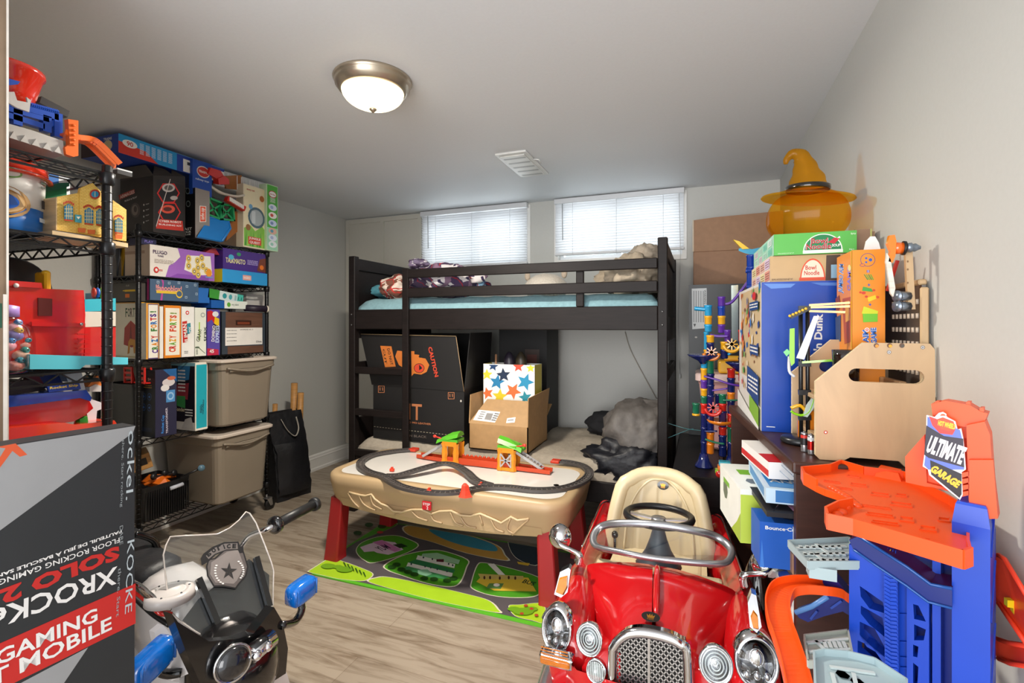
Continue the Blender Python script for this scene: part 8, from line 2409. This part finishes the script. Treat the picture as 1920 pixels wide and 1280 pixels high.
GM = Matrix(((gx.x, gyv.x, 0, GP.x), (gx.y, gyv.y, 0, GP.y), (0, 0, 1, 0), (0, 0, 0, 1)))
cw = .046
mb = MB(GM)
mb.loft([[Vector(p) for p in ((-cw, 0, z), (0, 0, z), (0, dd, z), (-cw, dd, z))] for z, dd in ((.0, .07), (GP.z - .02, .07), (GP.z, .066))], bg_, False)
mb.loft([[Vector(p) for p in ((-cw + k, k, z), (-k, k, z), (-k, .07 - k, z), (-cw + k, .07 - k, z))] for z, k in ((GP.z, 0), (GP.z + .030, .004), (GP.z + .034, .006))], bg_, False)
for k in range(7): mb.bar((.0005, .004, .25 + k * .105), (.0005, .066, .33 + k * .105), .003, .004, bgd)
part('column', mb, gar, 'blue front column')
# main body: back wall, ribs, rounded openings
mb = MB(GM)
mb.box(-.185, .075, .0, -.0, .085, .905, bgd)
part('back_wall', mb, gar, 'deep blue back wall')
mb = MB()
def frame(pts_o, holes, off, t_, m):
    bm = bmesh.new(); es = []
    rings = []
    for L_ in [pts_o] + holes:
        vv = [bm.verts.new(GPt(x, y, off)) for x, y in L_]; rings.append([v.co.copy() for v in vv])
        es += [bm.edges.new((vv[i], vv[(i + 1) % len(vv)])) for i in range(len(vv))]
    bmesh.ops.triangle_fill(bm, use_beauty=True, edges=es)
    bm.verts.index_update()
    vs = [v.co.copy() for v in bm.verts]; fs = [tuple(v.index for v in f.verts) for f in bm.faces]; bm.free()
    mb.add(vs, fs, m); mb.add([v + gyv * t_ for v in vs], [tuple(reversed(f)) for f in fs], m)
    for r_ in rings: mb.add(r_ + [v + gyv * t_ for v in r_], [(i, (i + 1) % len(r_), len(r_) + (i + 1) % len(r_), len(r_) + i) for i in range(len(r_))], m)
rnd_ = lambda pts: [(v.x, v.y) for v in spline([Vector((x, y, 0)) for x, y in pts], 3, True)]
frame([(1592, 1020), (1672, 1045), (1672, 1330), (1592, 1330)],
      [[(1612, 1098), (1655, 1128), (1660, 1150), (1630, 1140), (1614, 1118)], [(1614, 1135), (1655, 1158), (1660, 1195), (1630, 1170), (1614, 1150)], [(1612, 1165), (1640, 1178), (1660, 1215), (1660, 1232), (1625, 1212), (1612, 1190)], [(1608, 1200), (1635, 1212), (1658, 1245), (1658, 1265), (1625, 1240), (1608, 1225)]], .02, .03, bg_)
part('shelf_side', mb, gar, 'blue side with rounded openings')
mb = MB()
frame([(1700, 1100), (1742, 1112), (1742, 1330), (1700, 1330)], [[(1712, 1132), (1722, 1135), (1736, 1165), (1714, 1160)], [(1714, 1170), (1736, 1180), (1732, 1200), (1714, 1200)], [(1712, 1208), (1722, 1212), (1720, 1232), (1712, 1230)], [(1712, 1242), (1722, 1250), (1720, 1285), (1712, 1285)]], .03, .02, bg_)
part('lift_side', mb, gar, 'blue lift frame')
mb = MB(); gslab(mb, [(1748, 1050), (1764, 1055), (1764, 1340), (1748, 1340)], .035, .03, bg_); gslab(mb, [(1686, 1090), (1700, 1095), (1700, 1340), (1686, 1340)], .04, .02, bg_)
for y in (1150, 1202, 1231, 1250): gslab(mb, [(1684, y), (1700, y + 1), (1700, y + 3), (1684, y + 2)], .036, .004, bg_)
part('uprights', mb, gar)
mb = MB(); a, b = GPt(1671, 1062, .012), GPt(1674, 1300, .012)
mb.bar(a, b, .020, .012, bg_, up=gyv)
for k in range(34):
    p = a.lerp(b, k / 33) - gyv * .007
    mb.bar(p - gx * .009 + Vector((0, 0, .003)), p, .0035, .004, bg_); mb.bar(p, p + gx * .009 + Vector((0, 0, .003)), .0035, .004, bg_)
part('chevron_column', mb, gar, 'blue toothed column')
mb = MB()
top = [(1592, 1012), (1610, 1005), (1700, 1062), (1745, 1095), (1785, 1103)]; lo = [(1785, 1140), (1740, 1128), (1700, 1098), (1640, 1058), (1600, 1030)]
gslab(mb, top + lo, -.012, .004, nvg)
for L_, r_ in ((top[1:], .0028), (lo, .0022)): mb.tube([GPt(x, y, -.014) for x, y in L_], r_, mat('plastic', '1a4f9a', .25), 6)
a_ = [GPt(x, y, -.010) for x, y in top]
mb.loft([[p, p + gyv * .05 + Vector((0, 0, .004))] for p in a_], mat('plastic', '4a1440', .3), False, False, False)
part('ramp', mb, gar, 'dark blue spiral ramp')
mb = MB()
for k in range(9): gslab(mb, [(1638 + k * 5, 1020 + k * 1.5), (1640 + k * 5, 1020 + k * 1.5), (1640 + k * 5, 1038 + k * 2), (1638 + k * 5, 1037 + k * 2)], .01, .004, bgd)
gslab(mb, [(1664, 1034), (1670, 1030), (1668, 1040), (1664, 1040)], .008, .004, mat('plastic', 'e8b82c'))
part('grill_vents', mb, gar)
# orange deck
dz = .90
Dp = lambda x, y, z=dz + .012: at(x, y, Z=z)
deck = [Dp(1503, 884), (Dp(1557, 879)), Dp(1577, 871), Dp(1620, 884), Dp(1695, 893), Dp(1712, 903), Dp(1780, 940), Dp(1815, 962), Dp(1815, 1010), Dp(1822, 1040), Dp(1806, 1046), Dp(1600, 985), Dp(1552, 975), Dp(1548, 962), Dp(1572, 950), Dp(1598, 945), Dp(1592, 932), Dp(1570, 922), Dp(1548, 915), Dp(1532, 908), Dp(1508, 895)]
mb = MB()
n_ = len(deck)
mb.add([p - Vector((0, 0, .006)) for p in deck], [tuple(range(n_))], og2); mb.add([p - Vector((0, 0, .010)) for p in deck], [tuple(reversed(range(n_)))], og2)
for i in range(n_):
    a, b = deck[i], deck[(i + 1) % n_]
    hgt = .012
    if 15 <= i <= 18: hgt = -.002
    if 7 <= i <= 8: hgt = .0
    e_m = (b - a).normalized(); nn = Vector((-e_m.y, e_m.x, 0)) * .002
    mb.add([a - nn + Vector((0, 0, -.016)), b - nn + Vector((0, 0, -.016)), b - nn + Vector((0, 0, hgt)), a - nn + Vector((0, 0, hgt)), a + nn + Vector((0, 0, -.016)), b + nn + Vector((0, 0, -.016)), b + nn + Vector((0, 0, hgt)), a + nn + Vector((0, 0, hgt))], [(0, 1, 2, 3), (7, 6, 5, 4), (3, 2, 6, 7), (0, 4, 5, 1), (0, 3, 7, 4), (1, 5, 6, 2)], og2)
for (x, y, w, h) in ((1610, 905, 30, 4), (1650, 922, 34, 5), (1690, 940, 40, 6), (1600, 890, 22, 3), (1700, 968, 26, 8), (1740, 985, 30, 8), (1730, 1008, 30, 8), (1650, 960, 50, 4), (1660, 975, 50, 4), (1560, 900, 30, 2), (1580, 912, 34, 2), (1690, 925, 20, 4), (1770, 970, 22, 6), (1640, 945, 60, 2)):
    z = dz + .0065
    q4 = [at(x - w / 2, y, Z=z), at(x + w / 2, y + w * .13, Z=z), at(x + w / 2, y + h + w * .13, Z=z), at(x - w / 2, y + h, Z=z)]
    for i in range(4): mb.bar(q4[i], q4[(i + 1) % 4], .0022, .0035, og2)
for k in range(9):
    p = at(1560 + k * 6, 914 + k * 3.6 if k < 6 else 938 + (k - 6) * 5, Z=dz + .006); mb.ball(p, .009, .009, .006, og2, 10, 6)
for x, y in ((1585, 955), (1578, 965), (1570, 970)): mb.ball(at(x, y - 4, Z=dz + .006), .010, .009, .008, og2, 10, 6)
part('deck', mb, gar, 'orange roof deck')
mb = MB(); mb.loft([[at(x, y, Z=dz + .006) + Vector((0, 0, z)) for x, y in L_] for z, L_ in ((0, ((1640, 893), (1690, 903), (1698, 893), (1650, 880))), (.014, ((1644, 891), (1684, 899), (1690, 891), (1652, 882))))], og2, False); part('deck_block', mb, gar)
# tower with the sign
TO = .02
mb = MB()
gslab(mb, [(1812, 797), (1846, 790), (1856, 815), (1862, 900), (1871, 972), (1817, 974), (1816, 935)], .0 + TO, .035, og2)
gslab(mb, [(1817, 862), (1862, 862), (1871, 972), (1817, 974)], -.008 + TO, .01, og2)
part('tower_column', mb, gar, 'orange tower column')
mb = MB()
gslab(mb, [(1746, 757), (1772, 751), (1818, 759), (1838, 771), (1852, 775), (1843, 798), (1808, 800), (1750, 790)], .01 + TO, .035, og2)
for x, y in ((1757, 757), (1815, 758), (1840, 769)): gslab(mb, [(x - 4, y + 2), (x - 3, y - 5), (x + 4, y - 5), (x + 5, y + 3)], .012 + TO, .02, og2)
gslab(mb, [(1752, 790), (1846, 796), (1850, 815), (1752, 830)], .02 + TO, .03, og2)
part('tower_crown', mb, gar, 'orange tower crown')
mb = MB(); gslab(mb, [(1697, 856), (1733, 815), (1738, 905), (1776, 915), (1735, 912), (1698, 904)], .035 + TO, .03, og2); gslab(mb, [(1733, 818), (1816, 818), (1816, 930), (1735, 910)], .045 + TO, .02, og2); part('tower_foot', mb, gar, 'orange tower foot')
mb = MB()
for k in range(4): gslab(mb, [(1803, 886 + k * 12), (1816, 884 + k * 12), (1816, 892 + k * 12), (1804, 895 + k * 12)], -.004 + TO, .02, og2)
part('tower_grip', mb, gar)
mb = MB()
sg = [(1737, 778), (1752, 782), (1760, 774), (1768, 772), (1776, 782), (1791, 790), (1795, 805), (1802, 803), (1806, 822), (1811, 880), (1803, 885), (1805, 928), (1800, 937), (1742, 890), (1740, 880), (1730, 874), (1736, 830)]
gslab(mb, sg, -.006 + TO, .005, mat('plastic', 'e9e2e6', .35))
O_ = GPt(1730, 940, -.0062 + TO)
mb.plane(O_, gx * .1, Vector((0, 0, .1)))
if mb.pl[3].dot(gyv) > 0: mb.pl = (mb.pl[0], mb.pl[1], mb.pl[2], -mb.pl[3])
c_ = lambda h: mat('print', h, .35)
mb.PP([(1739, 781), (1752, 785), (1775, 796), (1800, 806), (1804, 822), (1808, 880), (1741, 880), (1733, 872), (1738, 830)], c_('5b6fc8'))
mb.PP([(1737, 797), (1770, 817), (1806, 822), (1808, 876), (1741, 858), (1733, 852)], c_('241a2c'))
mb.PP([(1744, 862), (1803, 888), (1803, 926), (1799, 933), (1746, 889)], c_('1c1416'))
mb.PP([(1742, 780), (1756, 785), (1765, 799), (1780, 806), (1792, 804), (1786, 815), (1762, 812), (1748, 797)], c_('d8342c')); mb.PP([(1756, 786), (1768, 782), (1788, 790), (1792, 802), (1780, 808), (1764, 804)], c_('e2461e'))
mb.EP(1768, 778, 7, 5, c_('e9e2e6'), 16, 0, 180); mb.EP(1768, 779, 5, 3.5, og2, 16, 0, 180)
mb.XP('HOT WHEELS', (1759, 792), (1791, 800), 10, c_('f2c21c'), .05)
mb.XP('ULTIMATE', (1740, 831), (1807, 855), 34, c_('efe8ea'), .045)
mb.XP('GARAGE', (1747, 876), (1799, 909), 15, c_('f2b92c'), .06)
part('sign', mb, gar, 'printed sign with yellow and white lettering')
# grey parking decks, struts, tracks
def tray(nm, pts, z, h, m, label, rows=()):
    mb = MB(); P_ = [at(x, y, Z=z) for x, y in pts]; k = len(P_)
    mb.add(P_ + [p - Vector((0, 0, .008)) for p in P_], [tuple(range(k)), tuple(reversed(range(k, 2 * k)))] + [(i, (i + 1) % k, k + (i + 1) % k, k + i) for i in range(k)], m)
    for i in range(k):
        a, b = P_[i], P_[(i + 1) % k]
        mb.bar(a + Vector((0, 0, h / 2 - .005)), b + Vector((0, 0, h / 2 - .005)), .003, h, m)
    for (x0, y0_, x1, y1_) in rows: mb.bar(at(x0, y0_, Z=z + .002), at(x1, y1_, Z=z + .002), .006, .003, mat('plastic', 'c3d0d0', .4))
    return part(nm, mb, gar, label)


tray('parking_deck', [(1478, 1020), (1592, 1014), (1610, 1060), (1515, 1060)], .795, .014, gy2, 'upper grey parking deck', [(1490, 1028, 1586, 1024), (1506, 1040, 1598, 1037), (1518, 1051, 1604, 1050), (1530, 1020, 1552, 1036), (1528, 1038, 1550, 1055)] + [(1500 + k * 12, 1023, 1503 + k * 12, 1028) for k in range(7)] + [(1508 + k * 12, 1036, 1511 + k * 12, 1041) for k in range(7)] + [(1520 + k * 12, 1048, 1523 + k * 12, 1053) for k in range(7)])
mb = MB(); mb.box(*(at(1538, 1082, Z=.77) - Vector((.02, .01, .0))), *(at(1538, 1082, Z=.77) + Vector((.025, .02, .022))), gy2); part('deck_mount', mb, gar)
tray('parking_deck', [(1508, 1196), (1590, 1186), (1600, 1240), (1515, 1245)], .665, .012, mat('plastic', 'aab0a6', .4), 'lower grey parking deck', [(1512, 1205, 1592, 1198), (1516, 1222, 1597, 1217), (1528, 1200, 1548, 1220)] + [(1545 + k * 9, 1203, 1550 + k * 9, 1215) for k in range(5)])
tray('parking_deck', [(1526, 1232), (1545, 1228), (1590, 1232), (1640, 1245), (1700, 1285), (1700, 1330), (1530, 1330)], .70, .016, mat('plastic', 'a3b8bd', .4), 'pale blue-grey base tray', [(1556, 1250, 1640, 1262), (1560, 1262, 1566, 1285), (1600, 1262, 1606, 1288)])
mb = MB()
for x, y in ((1580, 1264), (1608, 1278)): mb.lathe([(0, .0), (.010, .0)], at(x, y, Z=.702), nvg, seg=6)
part('tray_holes', mb, gar, 'dark star-shaped holes')
mb = MB()
def strut(L_, off, t_): mb.slab([GPt(x, y, off) for x, y in L_], t_, nvg, gyv)
strut([(1536, 1078), (1560, 1078), (1588, 1110), (1620, 1138), (1620, 1160), (1604, 1160), (1580, 1146), (1545, 1155), (1515, 1166), (1498, 1158), (1490, 1146), (1520, 1136), (1548, 1125), (1553, 1112)], .06, .025)
mb.tube([GPt(1492, 1148, .058), GPt(1522, 1137, .058), GPt(1552, 1118, .058)], .005, mat('plastic', '5a8ac8', .25), 8)
for p, q_ in (((1558, 1140), (1578, 1126)), ((1520, 1160), (1532, 1145)), ((1580, 1115), (1604, 1140))): mb.bar(GPt(*p, .057), GPt(*q_, .057), .003, .004, mat('plastic', '1c3f9a'))
part('strut', mb, gar, 'dark blue Y-shaped strut')


def gtrack(nm, pts, w, m, label, n=6):
    P_ = [at(x, y, Z=z) for x, y, z in pts]; path = spline(P_, n); mb = MB()
    rr = []
    for i, p in enumerate(path):
        t_ = (path[min(i + 1, len(path) - 1)] - path[max(i - 1, 0)]).normalized(); s = Vector((-t_.y, t_.x, 0))
        s = s.normalized() if s.length > .1 else Vector((1, 0, 0))
        rr.append([p + s * w / 2 + Vector((0, 0, .014)), p + s * w / 2, p - s * w / 2, p - s * w / 2 + Vector((0, 0, .014)), p - s * (w / 2 + .0025) + Vector((0, 0, .014)), p - s * (w / 2 + .0025) - Vector((0, 0, .004)), p + s * (w / 2 + .0025) - Vector((0, 0, .004)), p + s * (w / 2 + .0025) + Vector((0, 0, .014))])
    mb.loft(rr, m, False)
    return part(nm, mb, gar, label)


ort = mat('plastic', 'ea4f0e', .35)
gtrack('orange_track', [(1612, 1128, .70), (1575, 1110, .71), (1540, 1102, .72), (1500, 1100, .72), (1470, 1108, .715), (1458, 1135, .705), (1462, 1170, .69), (1472, 1200, .675), (1488, 1250, .65), (1500, 1300, .63)], .038, ort, 'orange curved track')
rt = mat('plastic', 'e03c1c', .35)
mb = MB(); gslab(mb, [(1482, 1252), (1505, 1255), (1508, 1290), (1482, 1290)], -.02, .01, mat('plastic', 'f2d21c', .4)); part('yellow_flag', mb, gar, 'yellow flap') if 0 else None
tk = [(at(1868, 1040, d=.95), at(1890, 1062, d=.93)), (at(1930, 1215, d=.80), at(1868, 1110, d=.93))]
mb = MB()
for L_, tt_ in ((((1872, 1040), (1884, 1048), (1930, 1125), (1930, 1215), (1872, 1130)), .012), (((1872, 1198), (1895, 1206), (1930, 1212), (1930, 1250), (1895, 1244), (1872, 1234)), .012)):
    mb.slab([at(x, y, d=.85 - (x - 1872) * .0013) for x, y in L_], .01, rt, (0, 1, 0))
for L_ in (((1872, 1040), (1884, 1048), (1930, 1125)), ((1872, 1130), (1930, 1215)), ((1872, 1198), (1895, 1206), (1930, 1212)), ((1872, 1234), (1895, 1244), (1930, 1250))):
    mb.tube([at(x, y, d=.845 - (x - 1872) * .0013) for x, y in L_], .004, rt, 6)
part('red_track', mb, gar, 'red-orange track beside the wall')
mb = MB(); mb.slab([at(x, y, d=.81) for x, y in ((1889, 1125), (1912, 1127), (1911, 1150), (1908, 1157), (1902, 1157), (1900, 1140), (1889, 1138))], .01, mat('plastic', 'dcc41c', .4), (0, 1, 0)); part('track_clip', mb, gar, 'yellow clip')
